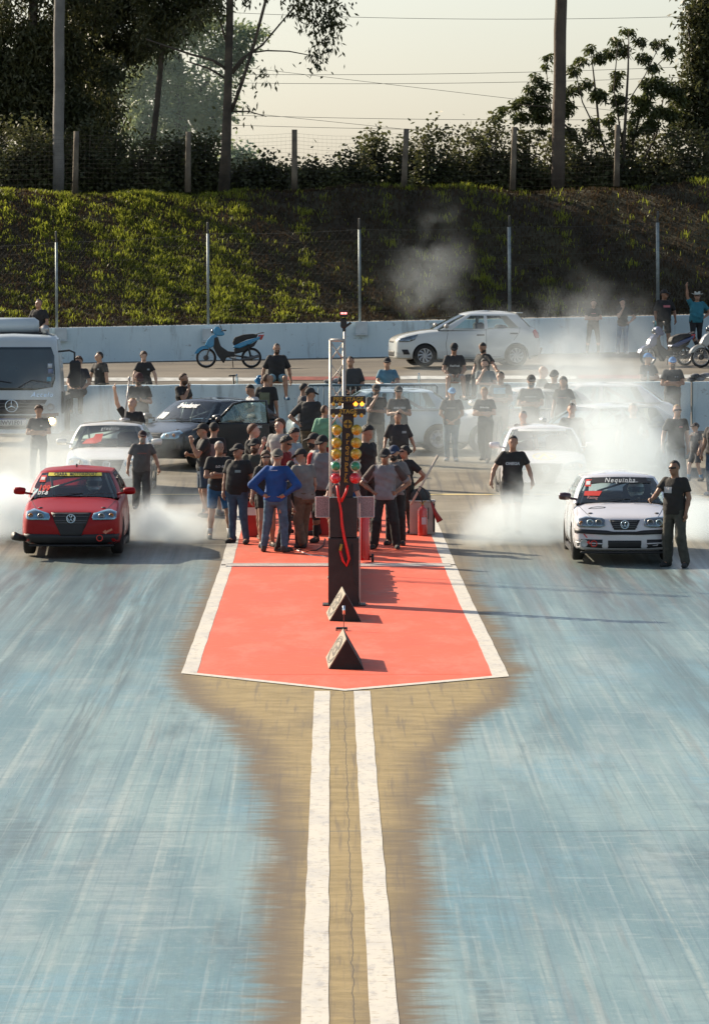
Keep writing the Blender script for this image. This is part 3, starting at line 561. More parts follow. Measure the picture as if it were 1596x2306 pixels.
class Skin:
    """projects flat outlines on to a body surface"""
    def __init__(s, V, F): s.b = BVHTree.FromPolygons([Vector(v) for v in V], F)
    def drop(s, u, v, axis, off, far=6):
        if axis in ('front', 'back'):
            sg = -1 if axis == 'front' else 1; h = s.b.ray_cast(Vector((u, sg*far, v)), Vector((0, -sg, 0)))
        elif axis in ('right', 'left'):
            sg = 1 if axis == 'right' else -1; h = s.b.ray_cast(Vector((sg*far, u, v)), Vector((-sg, 0, 0)))
        else: h = s.b.ray_cast(Vector((u, v, far)), Vector((0, 0, -1)))
        if h[0] is None: return None
        n = h[1].normalized(); d = {'front': Vector((0, -1, 0)), 'back': Vector((0, 1, 0)), 'right': Vector((1, 0, 0)), 'left': Vector((-1, 0, 0)), 'top': Vector((0, 0, 1))}[axis]
        if n.dot(d) < 0: n = -n
        return h[0]+(n*.5+d*.5).normalized()*off
    def patch(s, mb, poly, axis, off=.006, res=.05, thick=.006):
        us = [p[0] for p in poly]; vs_ = [p[1] for p in poly]; pts = []; n = len(poly); bd = []
        for i in range(n):
            a, b = Vector(poly[i]), Vector(poly[(i+1) % n]); k = max(1, int((b-a).length/res))
            for j in range(k): bd.append(a.lerp(b, j/k))
        pts = list(bd); e = [(i, (i+1) % len(bd)) for i in range(len(bd))]
        u = min(us)+res*.5
        while u < max(us):
            v = min(vs_)+res*.5
            while v < max(vs_):
                if inpoly((u, v), poly): pts.append(Vector((u, v)))
                v += res
            u += res
        r = delaunay_2d_cdt([Vector((p[0], p[1])) for p in pts], e, [], 1, 1e-5); P = []; bad = set(); last = None
        for i, p in enumerate(r[0]):
            q = s.drop(p[0], p[1], axis, off)
            if q is None: bad.add(i); q = last or Vector((0, 0, 0))
            last = q; P.append(q)
        F = [tuple(f) for f in r[2] if not any(i in bad for i in f)]; nb = len(P)
        d = {'front': Vector((0, 1, 0)), 'back': Vector((0, -1, 0)), 'right': Vector((-1, 0, 0)), 'left': Vector((1, 0, 0)), 'top': Vector((0, 0, -1))}[axis]*thick
        cnt = {}
        for f in F:
            for i in range(len(f)):
                k = (f[i], f[(i+1) % len(f)]); cnt[k] = 1
        rim = [k for k in cnt if (k[1], k[0]) not in cnt]
        mb.add(P+[p+d for p in P], F+[(b, a, a+nb, b+nb) for a, b in rim])
    def mesh(s, mb, V, F, axis, off):
        def hit(v):
            for d in (0, .012, .025, .04, .06, .09):
                for sg in (-1, 1):
                    q = s.drop(v[0], v[1]+sg*d, axis, off)
                    if q is not None: return q
        P = [hit(v) for v in V]
        if any(p is None for p in P): P = [p or Vector((v[0], -1.9 if axis == 'front' else 0, v[1])) for p, v in zip(P, V)]
        mb.add(P, F)
def ring(cx, cz, r0, r1, n=24):
    V = []; F = []
    for k in range(n):
        a = 2*math.pi*k/n
        for r in (r0, r1): V.append((cx+r*math.cos(a), cz+r*math.sin(a)))
    for k in range(n): a = 2*k; b = (2*k+2) % (2*n); F.append((a, a+1, b+1, b))
    return V, F
def badge(mb, c, r, y=0):
    """round two-letter emblem, a real raised ring and bars, facing -Y"""
    cx, cy_, cz = c; mb.lathe([(r*.84, -.012), (r, -.012), (r, .006), (r*.84, .006)], 'y', c, 28, True)
    def bar(x0, z0, x1, z1): mb.tube([(cx+x0*r, cy_-.006, cz+z0*r), (cx+x1*r, cy_-.006, cz+z1*r)], r*.085, 6)
    bar(-.36, .78, 0, .08); bar(.36, .78, 0, .08)
    bar(-.80, .30, -.36, -.76); bar(-.36, -.76, 0, .02); bar(0, .02, .36, -.76); bar(.36, -.76, .80, .30)
def lofted(stn, sec, ny=70):
    ys = np.linspace(stn[0][0], stn[-1][0], ny)
    # cluster near the ends
    t = np.linspace(0, 1, ny); t = t+.035*np.sin(2*math.pi*t)*-1; ys = stn[0][0]+(stn[-1][0]-stn[0][0])*t
    return ys, smooth_interp(ys, stn)
GOL = dict(L=3.92, hw=.825, nose=-1.95, tail=1.95, wf=-1.22, wr=1.25, tyre=.30, H=1.43)
def car_parts(root, p, paint, M):
    """p: dict of key dimensions. Builds body (with pillars and roof), panes, wheels; returns Skin of the shell"""
    hw = p['hw']; st = p['st']; ys, A = lofted(st, None, 112); rows = []
    for y, (w, zl, zm, sh, tp) in zip(ys, A):
        d = tp-sh
        half = [(0, zl), (w*.55, zl), (w*.86, zl+.01), (w*.955, zl+.05), (w*.985, zl+.14), (w*1.0, (zl+zm)/2+.04), (w*1.0, zm), (w*.992, zm+(sh-zm)*.45), (w*.975, zm+(sh-zm)*.8), (w*.945, sh), (w*.885, sh+d*.38), (w*.74, sh+d*.70), (w*.5, sh+d*.90), (w*.25, sh+d*.98), (0, tp)]
        h2 = []
        for k in range(len(half)-1):
            m_ = 3 if 1 <= k <= 8 else 1
            for j in range(m_): h2.append((half[k][0]+(half[k+1][0]-half[k][0])*j/m_, half[k][1]+(half[k+1][1]-half[k][1])*j/m_))
        half = h2+[half[-1]]
        rows.append([(x, y, z) for x, z in half]+[(-x, y, z) for x, z in half[-2:0:-1]])
    n = len(rows[0]); V = [q for r in rows for q in r]; F = []; nh = 15; ci0, ci1 = p['cab']; dark = []
    topi = set(range(26, 34))                                  # faces across the top
    for i in range(len(rows)-1):
        yc = (ys[i]+ys[i+1])/2
        for k in range(n):
            if ci0 < yc < ci1 and k in topi: continue
            a = i*n+k; b = i*n+(k+1) % n; F.append((a, b, b+n, a+n))
    V.append((0, ys[0]-.012, rows[0][16][2])); c = len(V)-1; F += [((k+1) % n, k, c) for k in range(n)]
    V.append((0, ys[-1]+.012, rows[-1][16][2])); c = len(V)-1; o = (len(rows)-1)*n; F += [(o+k, o+(k+1) % n, c) for k in range(n)]
    # wheel arches: snap the rim, push the inside in
    sk0 = Skin(V, F); R0 = p['tyre']+.065; V = [list(v) for v in V]; inside = set(); lip = MB()
    for wy in (p['wf'], p['wr']):
        for ax in ('left', 'right'):
            rows_ = []
            for rr in (R0-.034, R0-.010, R0+.018, R0+.042):
                rows_.append([sk0.drop(wy+rr*math.cos(R(a)), p['tyre']+rr*math.sin(R(a)), ax, .010 if rr < R0 else .003) or Vector(((1 if ax == 'right' else -1)*hw*.97, wy+rr*math.cos(R(a)), p['tyre']+rr*math.sin(R(a)))) for a in range(-16, 197, 6)])
            lip.grid(rows_)
    lip.build('arch_lip', p.get('lipmat') or paint, root, True)
    for i, v in enumerate(V):
        for wy in (p['wf'], p['wr']):
            dy, dz = v[1]-wy, v[2]-p['tyre']; r = math.hypot(dy, dz)
            if abs(v[0]) > .55*hw and r < R0+.012 and v[2] < .74:
                if r > R0-.008: v[1] = wy+dy/r*R0; v[2] = p['tyre']+dz/r*R0
                else: inside.add(i); v[0] *= .72
    Fb = [f for f in F if not any(i in inside for i in f)]; Fd = [f for f in F if any(i in inside for i in f)]
    # greenhouse
    g = p['gh']; half = []
    # key columns: (base xyz, top xyz, kind of panel that follows)
    wb, wt, zb, zt = g['wb'], g['wt'], g['zb'], g['zt']; fy, ty, ry, sy = g['fy'], g['ty'], g['ry'], g['sy']; bow = g.get('bow', .13)
    def col(b, t, kind, m=1): half.append((Vector(b), Vector(t), kind))
    nw = 7
    for k in range(nw+1):
        u = k/nw; x = u; half.append((Vector((x*wb*.93, fy+bow*x*x, zb+.0-.03*x*x)), Vector((x*wt*.93, ty+bow*.7*x*x, zt-.025*x*x)), 'ws' if k < nw else 'p'))
    a0 = Vector((wb, fy+bow+.10, zb-.035)); a1 = Vector((wt, ty+bow*.7+.08, zt-.03)); half.append((a0, a1, 'p'))
    c0 = Vector((wb*.995, ry-.12-.0, zb-.0)); c1 = Vector((wt*.985, sy-.14, zt-.04))
    for (b0, t0, kd) in p['side']:          # y at base, y at top of each column
        half.append((Vector((wb*(1.0), b0, zb-.03+.03*(b0-a0.y)/(c0.y-a0.y))), Vector((wt, t0, zt-.03)), kd))
    half.append((c0, c1, 'p'))
    for k in range(nw+1):
        u = 1-k/nw; half.append((Vector((u*wb*.90, ry-.10*u*u, zb+.02-.02*u*u)), Vector((u*wt*.90, sy-.08*u*u, zt-.01-.025*u*u)), 'rw' if k < nw else 'end'))
    full = half+[(Vector((-b.x, b.y, b.z)), Vector((-t.x, t.y, t.z)), half[i-1][2] if i else None) for i, (b, t, k) in reversed(list(enumerate(half))) if 0 < i < len(half)-1]
    T = [0, .05, .12, .3, .5, .7, .86, .93, 1.0]; nc = len(full); gv = len(V); cols = []
    for (b, t, k) in full:
        for u in T:
            q = b.lerp(t, u); bul = .035*math.sin(math.pi*u); q.x += math.copysign(bul, q.x)*(abs(q.x)/wb) if q.x else 0; q.y += (-bul*.5 if q.y < 0 and k == 'ws' else 0); V.append(list(q))
    P = {'ws': [], 'sw': [], 'rw': []}; nT = len(T); nhalf = len(half)
    for i in range(nc):
        j = (i+1) % nc; kind = full[i][2] if i < nhalf-1 else (full[i][2])
        if i >= nhalf-1: kind = half[(nc-i)-1][2] if (nc-i)-1 >= 0 else 'p'
        for r in range(nT-1):
            f = (gv+i*nT+r, gv+j*nT+r, gv+j*nT+r+1, gv+i*nT+r+1); lo, hi = ((0, nT-3) if kind == 'ws' else (1, nT-3))
            if kind in P and lo <= r <= hi: P[kind].append(f)
            else: Fb.append(f)
    # roof: concentric rings up to the crown
    prev = [gv+i*nT+nT-1 for i in range(nc)]; yc = (ty+sy)/2
    for k in range(1, 9):
        s_ = 1-k/8; cur = []
        for i in range(nc):
            v = V[gv+i*nT+nT-1]; e = 1-s_; cur.append(len(V)); V.append([v[0]*s_, yc+(v[1]-yc)*(s_ if k == 5 else 1-e*e*.55 if False else s_), v[2]+g['crown']*(1-s_**3.2)])
        for i in range(nc): j = (i+1) % nc; Fb.append((prev[i], prev[j], cur[j], cur[i]))
        prev = cur
    def sub(Fs, name, m, par=root, sm=True):
        ids = sorted({i for f in Fs for i in f}); mp = {a: b for b, a in enumerate(ids)}; mb = MB(); mb.add([V[i] for i in ids], [tuple(mp[i] for i in f) for f in Fs]); return mb.build(name, m, par, 2, True)
    body = sub(Fb, 'body', paint); dk = sub(Fd, 'wheel_arch', M['black'])
    for k, nm in (('ws', 'windscreen'), ('sw', 'side_window'), ('rw', 'rear_window')):
        if not P[k]: continue
        if k == 'sw':
            for sgn in (1, -1):
                fs = [f for f in P[k] if V[f[0]][0]*sgn > 0]
                grp = {}
                for f in fs: grp.setdefault(sum(1 for q in p['split'] if V[f[0]][1] > q), []).append(f)
                for q in grp.values(): sub(q, nm, M['glass'])
        else: sub(P[k], nm, M['glass'])
    MB().box((0, (ci0+ci1)/2, .30), (hw*1.7, ci1-ci0, .04)).box((0, ci0+.12, .66), (hw*1.72, .34, .36), None, .05).build('interior', M['black'], root)
    sk = Skin(V, [tuple(f) for f in Fb+Fd+P['ws']+P['sw']+P['rw']])
    return sk, body, V, P
def wheel(root, x, y, r, M, w=.19, style='steel', steer=0, rim='rim'):
    sx = 1 if x > 0 else -1; tr = MB(); tr.lathe([(r*.64, -w/2), (r*.80, -w/2-.008), (r*.95, -w/2+.012), (r, -w/2+.035), (r, w/2-.035), (r*.95, w/2-.012), (r*.80, w/2+.008), (r*.64, w/2)], 'x', (0, 0, 0), 28, True)
    t = tr.build('tyre', M['tyre'], None, 2); wh = bpy.data.objects.new('wheel', None); COL.objects.link(wh); wh.parent = root; wh.location = (x, y, r); t.parent = wh; wh.rotation_euler = (0, 0, steer)
    rm = MB(); f = sx*(w/2-.03); rm.lathe([(r*.655, f-.07*sx), (r*.655, f+.02*sx), (r*.60, f+.02*sx), (r*.58, f-.05*sx)], 'x', (0, 0, 0), 28, True)
    dsk = MB(); dsk.lathe([(0.01, f-.06*sx), (r*.6, f-.06*sx), (r*.6, f-.055*sx), (.01, f-.055*sx)], 'x', (0, 0, 0), 20)
    if style == 'alloy':
        for k in range(9):
            a = 2*math.pi*k/9; c = Vector((f, 0, 0)); d = Vector((0, math.cos(a), math.sin(a))); e = Vector((0, math.cos(a+.35), math.sin(a+.35)))
            rm.tube([c+d*r*.10, c+(d*.6+e*.4).normalized()*r*.38, c+e*r*.62], [.022, .026, .03], 6)
        rm.lathe([(.01, f-.01*sx), (r*.16, f-.01*sx), (r*.14, f+.02*sx), (.01, f+.02*sx)], 'x', (0, 0, 0), 14)
    else:
        rm.lathe([(r*.2, f+.0*sx), (r*.42, f-.03*sx), (r*.56, f-.02*sx), (r*.56, f-.03*sx), (r*.40, f-.05*sx), (r*.2, f-.02*sx)], 'x', (0, 0, 0), 20, True)
        for k in range(8):
            a = 2*math.pi*k/8; rm.tube([(f-.01*sx, r*.2*math.cos(a), r*.2*math.sin(a)), (f-.03*sx, r*.6*math.cos(a), r*.6*math.sin(a))], .02, 6)
    rm.build('rim', M[rim], wh, 2); dsk.build('brake_disc', M['black'], wh); return wh
CM = dict(black=mat('car_black_plastic', (.018, .018, .02), .55, 0, .2, 4), tyre=mat('tyre_rubber', (.022, .021, .02), .85, 0, .3, 8, .3, 30), rim=mat('rim_silver', (.42, .42, .42), .35, .7, .1), rimdark=mat('rim_dark', (.10, .09, .085), .4, .6, .1),
          glass=glass('car_glass', (.80, .92, .92), .10), chrome=mat('badge_chrome', (.65, .78, .85), .2, .75, .05), lamp=glass('lamp_glass', (.8, .9, .95), .35), lampin=mat('lamp_reflector', (.30, .34, .36), .18, .8, .3, 9, c2=(.10, .11, .12)), lampblue=mat('lamp_reflector_blue', (.30, .55, .66), .18, .6, .3, 9), grey=mat('car_grey', (.10, .10, .10), .5),
          white=mat('sticker_white', (.72, .74, .72), .6, 0, .05), red=mat('sticker_red', (.70, .05, .035), .5, 0, .1), yel=mat('sticker_yellow', (.72, .60, .08), .5, 0, .1), orange=mat('lamp_orange', (.55, .22, .06), .3, 0, .1), tail=mat('tail_lamp_red', (.42, .02, .015), .15, 0, .15, 6, coat=1),
          seat=mat('seat_dark', (.03, .03, .032), .9), cage=mat('cage_steel', (.30, .30, .30), .5, .3), belt=mat('belt_red', (.5, .04, .03), .7))
def paint(name, c, rough=.28, var=.05, coat=1): return mat(name, c, rough, 0, var, 1.5, 0, 40, coat)
def gol_dims(lift=0, cab=(-.98, 1.55)):
    st = [(-1.955, .60, .27, .42, .56, .60), (-1.93, .70, .23, .44, .63, .665), (-1.88, .755, .20, .46, .675, .715), (-1.78, .79, .19, .48, .70, .755), (-1.6, .812, .18, .50, .735, .80), (-1.3, .822, .17, .52, .785, .865), (-.98, .825, .17, .54, .83, .935), (-.5, .825, .17, .55, .85, .95), (.3, .825, .17, .56, .87, .96), (1.1, .82, .18, .57, .89, .97), (1.55, .80, .20, .58, .90, .98), (1.75, .775, .23, .58, .88, .96), (1.88, .72, .27, .56, .80, .90), (1.93, .62, .30, .54, .74, .82)]
    p = dict(GOL); p['st'] = st; p['cab'] = cab
    p['gh'] = dict(wb=.775, wt=.59, zb=.945, zt=1.355, fy=-1.02, ty=-.36, ry=1.72, sy=1.20, crown=.05)
    p['side'] = [(-.70, -.20, 'sw'), (.16, .20, 'p'), (.25, .28, 'sw'), (1.22, 1.02, 'p')]; p['split'] = [.2]
    return p
def disc(mb, c, r, y0, y1, n=18): mb.lathe([(.001, y0), (r, y0), (r, y1), (.001, y1)], 'y', c, n)
def mirror(root, sk, x, y, z, m, M, big=1):
    for sx in (1, -1):
        mb = MB(); mb.tube([(sx*(x-.10), y+.02, z-.03), (sx*(x+.03), y, z-.01)], .02, 6); mb.tube([(sx*(x+.02), y, z+.015), (sx*(x+.04), y, z+.02), (sx*(x+.12), y, z+.025), (sx*(x+.19), y, z+.025), (sx*(x+.215), y, z+.025)], [.04, .058, .064, .058, .038], 14); mb.build('door_mirror', m, root, True)
def wiper(root, M, y=-1.0):
    for x in (-.35, .15): MB().tube([(x, y-.045, .955), (x+.25, y+.005, .985), (x+.5, y+.04, .985)], .007, 4).build('wiper', M['black'], root)
def cage(root, M):
    mb = MB()
    for sx in (1, -1): mb.tube([(sx*.66, .35, .35), (sx*.64, .35, .95), (sx*.47, .35, 1.33), (0, .35, 1.35)], .02, 6); mb.tube([(sx*.47, .35, 1.33), (sx*.47, -.25, 1.31), (sx*.66, -.85, .9)], .02, 6); mb.tube([(sx*.47, .35, 1.3), (sx*.45, 1.4, .7)], .02, 6)
    mb.tube([(-.66, .35, .95), (.47, .35, 1.3)], .018, 6); mb.build('roll_cage', M['cage'], root, True)
def seatpart(root, M, x=.34):
    mb = MB(); mb.box((x, .12, .52), (.48, .5, .16), None, .05).box((x, .40, .86), (.46, .12, .62), None, .06); mb.build('seat', M['seat'], root)
    w = MB(); w.lathe([(.165, -.012), (.185, 0), (.165, .012), (.15, 0)], 'y', (x, -.36, .84), 22, True); w.tube([(x-.16, -.36, .84), (x+.16, -.36, .84)], .014, 6); w.build('steering_wheel', M['black'], root, True)
def strokes(sk, mb, pts, w, axis='front', off=.006):
    """thick polyline projected on the body"""
    for (a, b) in zip(pts, pts[1:]):
        a, b = Vector(a), Vector(b); d = (b-a); L_ = d.length; d.normalize(); nn = Vector((-d.y, d.x))*w/2; e = d*w*.3
        sk.patch(mb, [tuple(a-nn-e), tuple(b-nn+e), tuple(b+nn+e), tuple(a+nn-e)], axis, off, max(.04, w*.9), .003)
def text_on(sk, root, s, cx, cz, size, m, name='lettering', axis='front', off=.006, bold=.0, shear=0, sp=1, flip=1):
    V, F = textmesh(s, size, 'CENTER', bold, shear, sp); mb = MB(); sk.mesh(mb, [(cx+v[0]*flip, cz+v[1]) for v in V], F, axis, off); return mb.build(name, m, root)
def helmet_driver(x, y, z, label, shell, visor):
    """driver sitting low in a car: one continuous body, helmet and visor as children"""
    r = person(label, (x, y, z), 0, h=1.72, arms=('wheel', 'wheel'), legs='sitcar', top=('long', (.03, .03, .035)), bottom=('long', (.03, .03, .035)), hair=None, cap=None, seat=True); k = 1.72/1.75
    hd = Vector((0, -.02, 1.62-.83))
    m = MB(); m.ell(hd+Vector((0, .0, .01)), (.145, .165, .155), 22, 14); m.box(hd+Vector((0, -.10, -.085)), (.17, .10, .075), None, .03); m.build('helmet', shell, r, True)
    v = MB(); v.grid([[tuple(hd+Vector((math.sin(a)*(.150), -math.cos(a)*.171, zz))) for a in [R(q) for q in range(-68, 69, 8)]] for zz in (-.035, .0, .035, .055)]); v.build('visor', visor, r, True)
    return r
# ================================================================ PEOPLE (signed-distance figures meshed with surface nets)
def surfnet(f, org, h):
    nx, ny, nz = f.shape; s = f < 0
    c = np.zeros((nx-1, ny-1, nz-1), np.int8)
    for a in (0, 1):
        for b in (0, 1):
            for d in (0, 1): c += s[a:nx-1+a, b:ny-1+b, d:nz-1+d]
    act = (c > 0) & (c < 8); idx = -np.ones(act.shape, np.int64); I = np.argwhere(act); idx[act] = np.arange(len(I))
    P = np.zeros((len(I), 3)); cnt = np.zeros(len(I)); i, j, k = I.T
    cor = [(a, b, d) for a in (0, 1) for b in (0, 1) for d in (0, 1)]
    for a in cor:
        for ax in range(3):
            if a[ax]: continue
            b = list(a); b[ax] = 1; fa = f[i+a[0], j+a[1], k+a[2]]; fb = f[i+b[0], j+b[1], k+b[2]]; m = (fa < 0) != (fb < 0)
            t = np.where(m, fa/(fa-fb+1e-12), 0); q = np.array(a, float)[None].repeat(len(I), 0); q[:, ax] += t; P[m] += q[m]; cnt[m] += 1
    P = P/cnt[:, None]+I; Q = []
    for ax in range(3):
        sl = [slice(1, -1)]*3; sl[ax] = slice(0, -1); s0 = s[tuple(sl)]; sl2 = list(sl); sl2[ax] = slice(1, None); s1 = s[tuple(sl2)]
        E = np.argwhere(s0 != s1); fl = s0[tuple(E.T)]
        off = np.ones(3, int); off[ax] = 0; E = E+off; o = [a for a in range(3) if a != ax]; u = np.zeros(3, int); u[o[0]] = 1; v = np.zeros(3, int); v[o[1]] = 1
        q = np.stack([idx[tuple((E-u-v).T)], idx[tuple((E-v).T)], idx[tuple(E.T)], idx[tuple((E-u).T)]], 1)
        if ax == 1: fl = ~fl
        q = np.where(fl[:, None], q, q[:, ::-1]); Q.append(q)
    Q = np.concatenate(Q); Q = Q[(Q >= 0).all(1)]
    return P*h+org, Q
class Field:
    def __init__(s, lo, hi, h):
        s.h = h; s.o = np.array(lo, float); n = np.ceil((np.array(hi)-s.o)/h).astype(int)+1; s.n = n; s.f = np.full(n, .5, np.float32)
        s.ax = [s.o[k]+np.arange(n[k])*h for k in range(3)]
    def sub(s, lo, hi):
        sl = []
        for k in range(3):
            a = max(0, int((lo[k]-s.o[k])/s.h)-1); b = min(s.n[k], int((hi[k]-s.o[k])/s.h)+3); 
            if b <= a: return None, None
            sl.append(slice(a, b))
        return tuple(sl), np.meshgrid(*[s.ax[k][sl[k]] for k in range(3)], indexing='ij')
    def comb(s, sl, d, k):
        a = s.f[sl]; h = np.clip(.5+.5*(a-d)/k, 0, 1) if k > 0 else None
        s.f[sl] = np.minimum(a, d) if k <= 0 else (a*(1-h)+d*h-k*h*(1-h))
    def cap(s, a, b, ra, rb, k=.025, flat=None):
        a, b = np.array(a, float), np.array(b, float); m = max(ra, rb)+.07; sl, X = s.sub(np.minimum(a, b)-m, np.maximum(a, b)+m)
        if sl is None: return
        d = b-a; L2 = max(1e-9, d @ d); px, py, pz = X[0]-a[0], X[1]-a[1], X[2]-a[2]; t = np.clip((px*d[0]+py*d[1]+pz*d[2])/L2, 0, 1)
        qx, qy, qz = px-t*d[0], py-t*d[1], pz-t*d[2]
        s.comb(sl, np.sqrt(qx*qx+qy*qy+qz*qz)-(ra+(rb-ra)*t), k)
    def ell(s, c, r, rot=None, k=.015, op='add'):
        c = np.array(c, float); m = max(r)+.05; sl, X = s.sub(c-m, c+m)
        if sl is None: return
        P = [X[i]-c[i] for i in range(3)]
        if rot is not None: P = [rot[0, i]*P[0]+rot[1, i]*P[1]+rot[2, i]*P[2] for i in range(3)]
        q = np.sqrt((P[0]/r[0])**2+(P[1]/r[1])**2+(P[2]/r[2])**2); d = (q-1)*min(r)
        s.comb(sl, d, k)
    def torso(s, T, k=.03, infl=0, zr=(0.80, 1.50), lean=(0, 0), z0=.9, twist=0, fold=0, seed=0):
        sl, X = s.sub((-.42, -.45, zr[0]-.1), (.42, .45, zr[1]+.1)); 
        z = X[2]; lx = lean[0]*np.clip(z-z0, 0, 1); ly = lean[1]*np.clip(z-z0, 0, 1); x, y = X[0]-lx, X[1]-ly
        a = np.interp(z, T[:, 0], T[:, 1])+infl; b = np.interp(z, T[:, 0], T[:, 2])+infl; fy = np.interp(z, T[:, 0], T[:, 3]); y = y-fy
        q = ((np.abs(x)/a)**2.3+(np.abs(y)/b)**2.3)**(1/2.3); d = (q-1)*np.minimum(a, b)
        if fold: d = d+fold*(np.sin(x*31+z*17+seed)*np.cos(z*26-x*9+y*14+seed*2)+.6*np.sin(z*55+x*20+seed))
        d = np.maximum(d, np.maximum(zr[0]-z, z-zr[1])); s.comb(sl, d, k)
SKIN = {'light': (.48, .30, .22), 'mid': (.36, .20, .13), 'tan': (.27, .14, .085), 'dark': (.13, .07, .045)}
HAIR = {'black': (.018, .015, .013), 'brown': (.07, .035, .018), 'grey': (.30, .28, .26), 'fair': (.34, .22, .11), 'red': (.12, .045, .02)}
def cmat(kind, c):
    nm = '%s_%02d%02d%02d' % ((kind,)+tuple(int(v*99) for v in c))
    if kind == 'skin': return mat(nm, c, .5, 0, .10, 14)
    if kind == 'hair': return mat(nm, c, .6, 0, .35, 40, .6, 120)
    if kind == 'denim': return mat(nm, c, .85, 0, .28, 9, .25, 40)
    return mat(nm, c, .82, 0, .18, 6, .22, 30)
ARM = {  # elbow, wrist, hand tip direction, for the arm on the +x side
 'down': ((.235, .025, 1.135), (.255, -.04, .89), (.02, -.05, -1)), 'loose': ((.27, .03, 1.14), (.31, -.06, .91), (.0, -.2, -1)), 'wide': ((.31, .03, 1.15), (.36, -.03, .92), (0, -.1, -1)),
 'hips': ((.41, .08, 1.15), (.205, -.06, 1.00), (-.7, -.3, -.4)), 'hipsback': ((.40, .10, 1.15), (.19, .12, .99), (-.8, .0, -.4)),
 'crossed': ((.24, -.08, 1.15), (-.07, -.225, 1.17), (-1, -.1, .1)), 'crossed2': ((.25, -.07, 1.13), (-.04, -.20, 1.12), (-1, -.2, -.2)),
 'chin': ((.17, -.17, 1.18), (.03, -.20, 1.43), (-.3, .5, .8)), 'phone': ((.24, -.05, 1.13), (.07, -.27, 1.17), (-.5, -.6, .3)), 'up': ((.30, -.03, 1.64), (.34, -.10, 1.90), (.1, 0, 1)),
 'front': ((.26, -.02, 1.13), (.05, -.19, .96), (-.7, -.2, -.6)), 'reach': ((.25, -.16, 1.20), (.22, -.40, 1.12), (0, -1, -.1)), 'side': ((.40, -.04, 1.20), (.58, -.12, 1.08), (.9, -.3, -.1)), 'thumb': ((.22, -.16, 1.16), (.19, -.27, 1.40), (0, -.1, 1)),
 'lap': ((.25, -.04, 1.13), (.12, -.24, .98), (-.5, -.8, 0)), 'prop': ((.30, .06, 1.13), (.34, .06, .88), (.1, .2, -1)), 'wheel': ((.22, -.16, 1.12), (.13, -.40, 1.18), (-.2, -.8, .5)), 'rest': ((.25, -.14, 1.16), (.16, -.38, 1.13), (-.3, -1, 0)), 'lean': ((.27, -.08, 1.14), (.30, -.10, .90), (0, -.2, -1)),
 'kid': ((.22, .02, 1.14), (.10, -.18, 1.30), (-.5, .2, .8)), 'pocket': ((.29, .06, 1.15), (.235, -.02, .97), (-.2, -.2, -1))}
LEG = {'stand': [((.105, -.005, .49), (.115, .03, .085), 0)]*2, 'wide': [((.15, -.01, .49), (.19, .03, .085), 0)]*2, 'walk': [((.10, -.10, .50), (.10, -.19, .10), 0), ((.10, .00, .48), (.10, .22, .13), 0)],
       'lean': [((.12, -.02, .49), (.14, .03, .085), 0), ((.10, -.12, .50), (.12, -.14, .085), 0)], 'stepR': [((.13, -.06, .49), (.18, -.10, .085), 0), ((.10, .02, .49), (.12, .08, .085), 0)],
       'cross': [((.10, .0, .49), (.10, .03, .085), 0), ((.12, -.08, .50), (-.04, -.06, .12), 0)],
       'sit': [((.12, -.42, .93), (.12, -.44, .50), 0)]*2, 'sitcar': [((.12, -.40, .99), (.12, -.74, .84), 0)]*2, 'sitwide': [((.17, -.40, .94), (.20, -.40, .50), 0)]*2}
HEADC = Vector((0, -.02, 1.62)); HM = {}
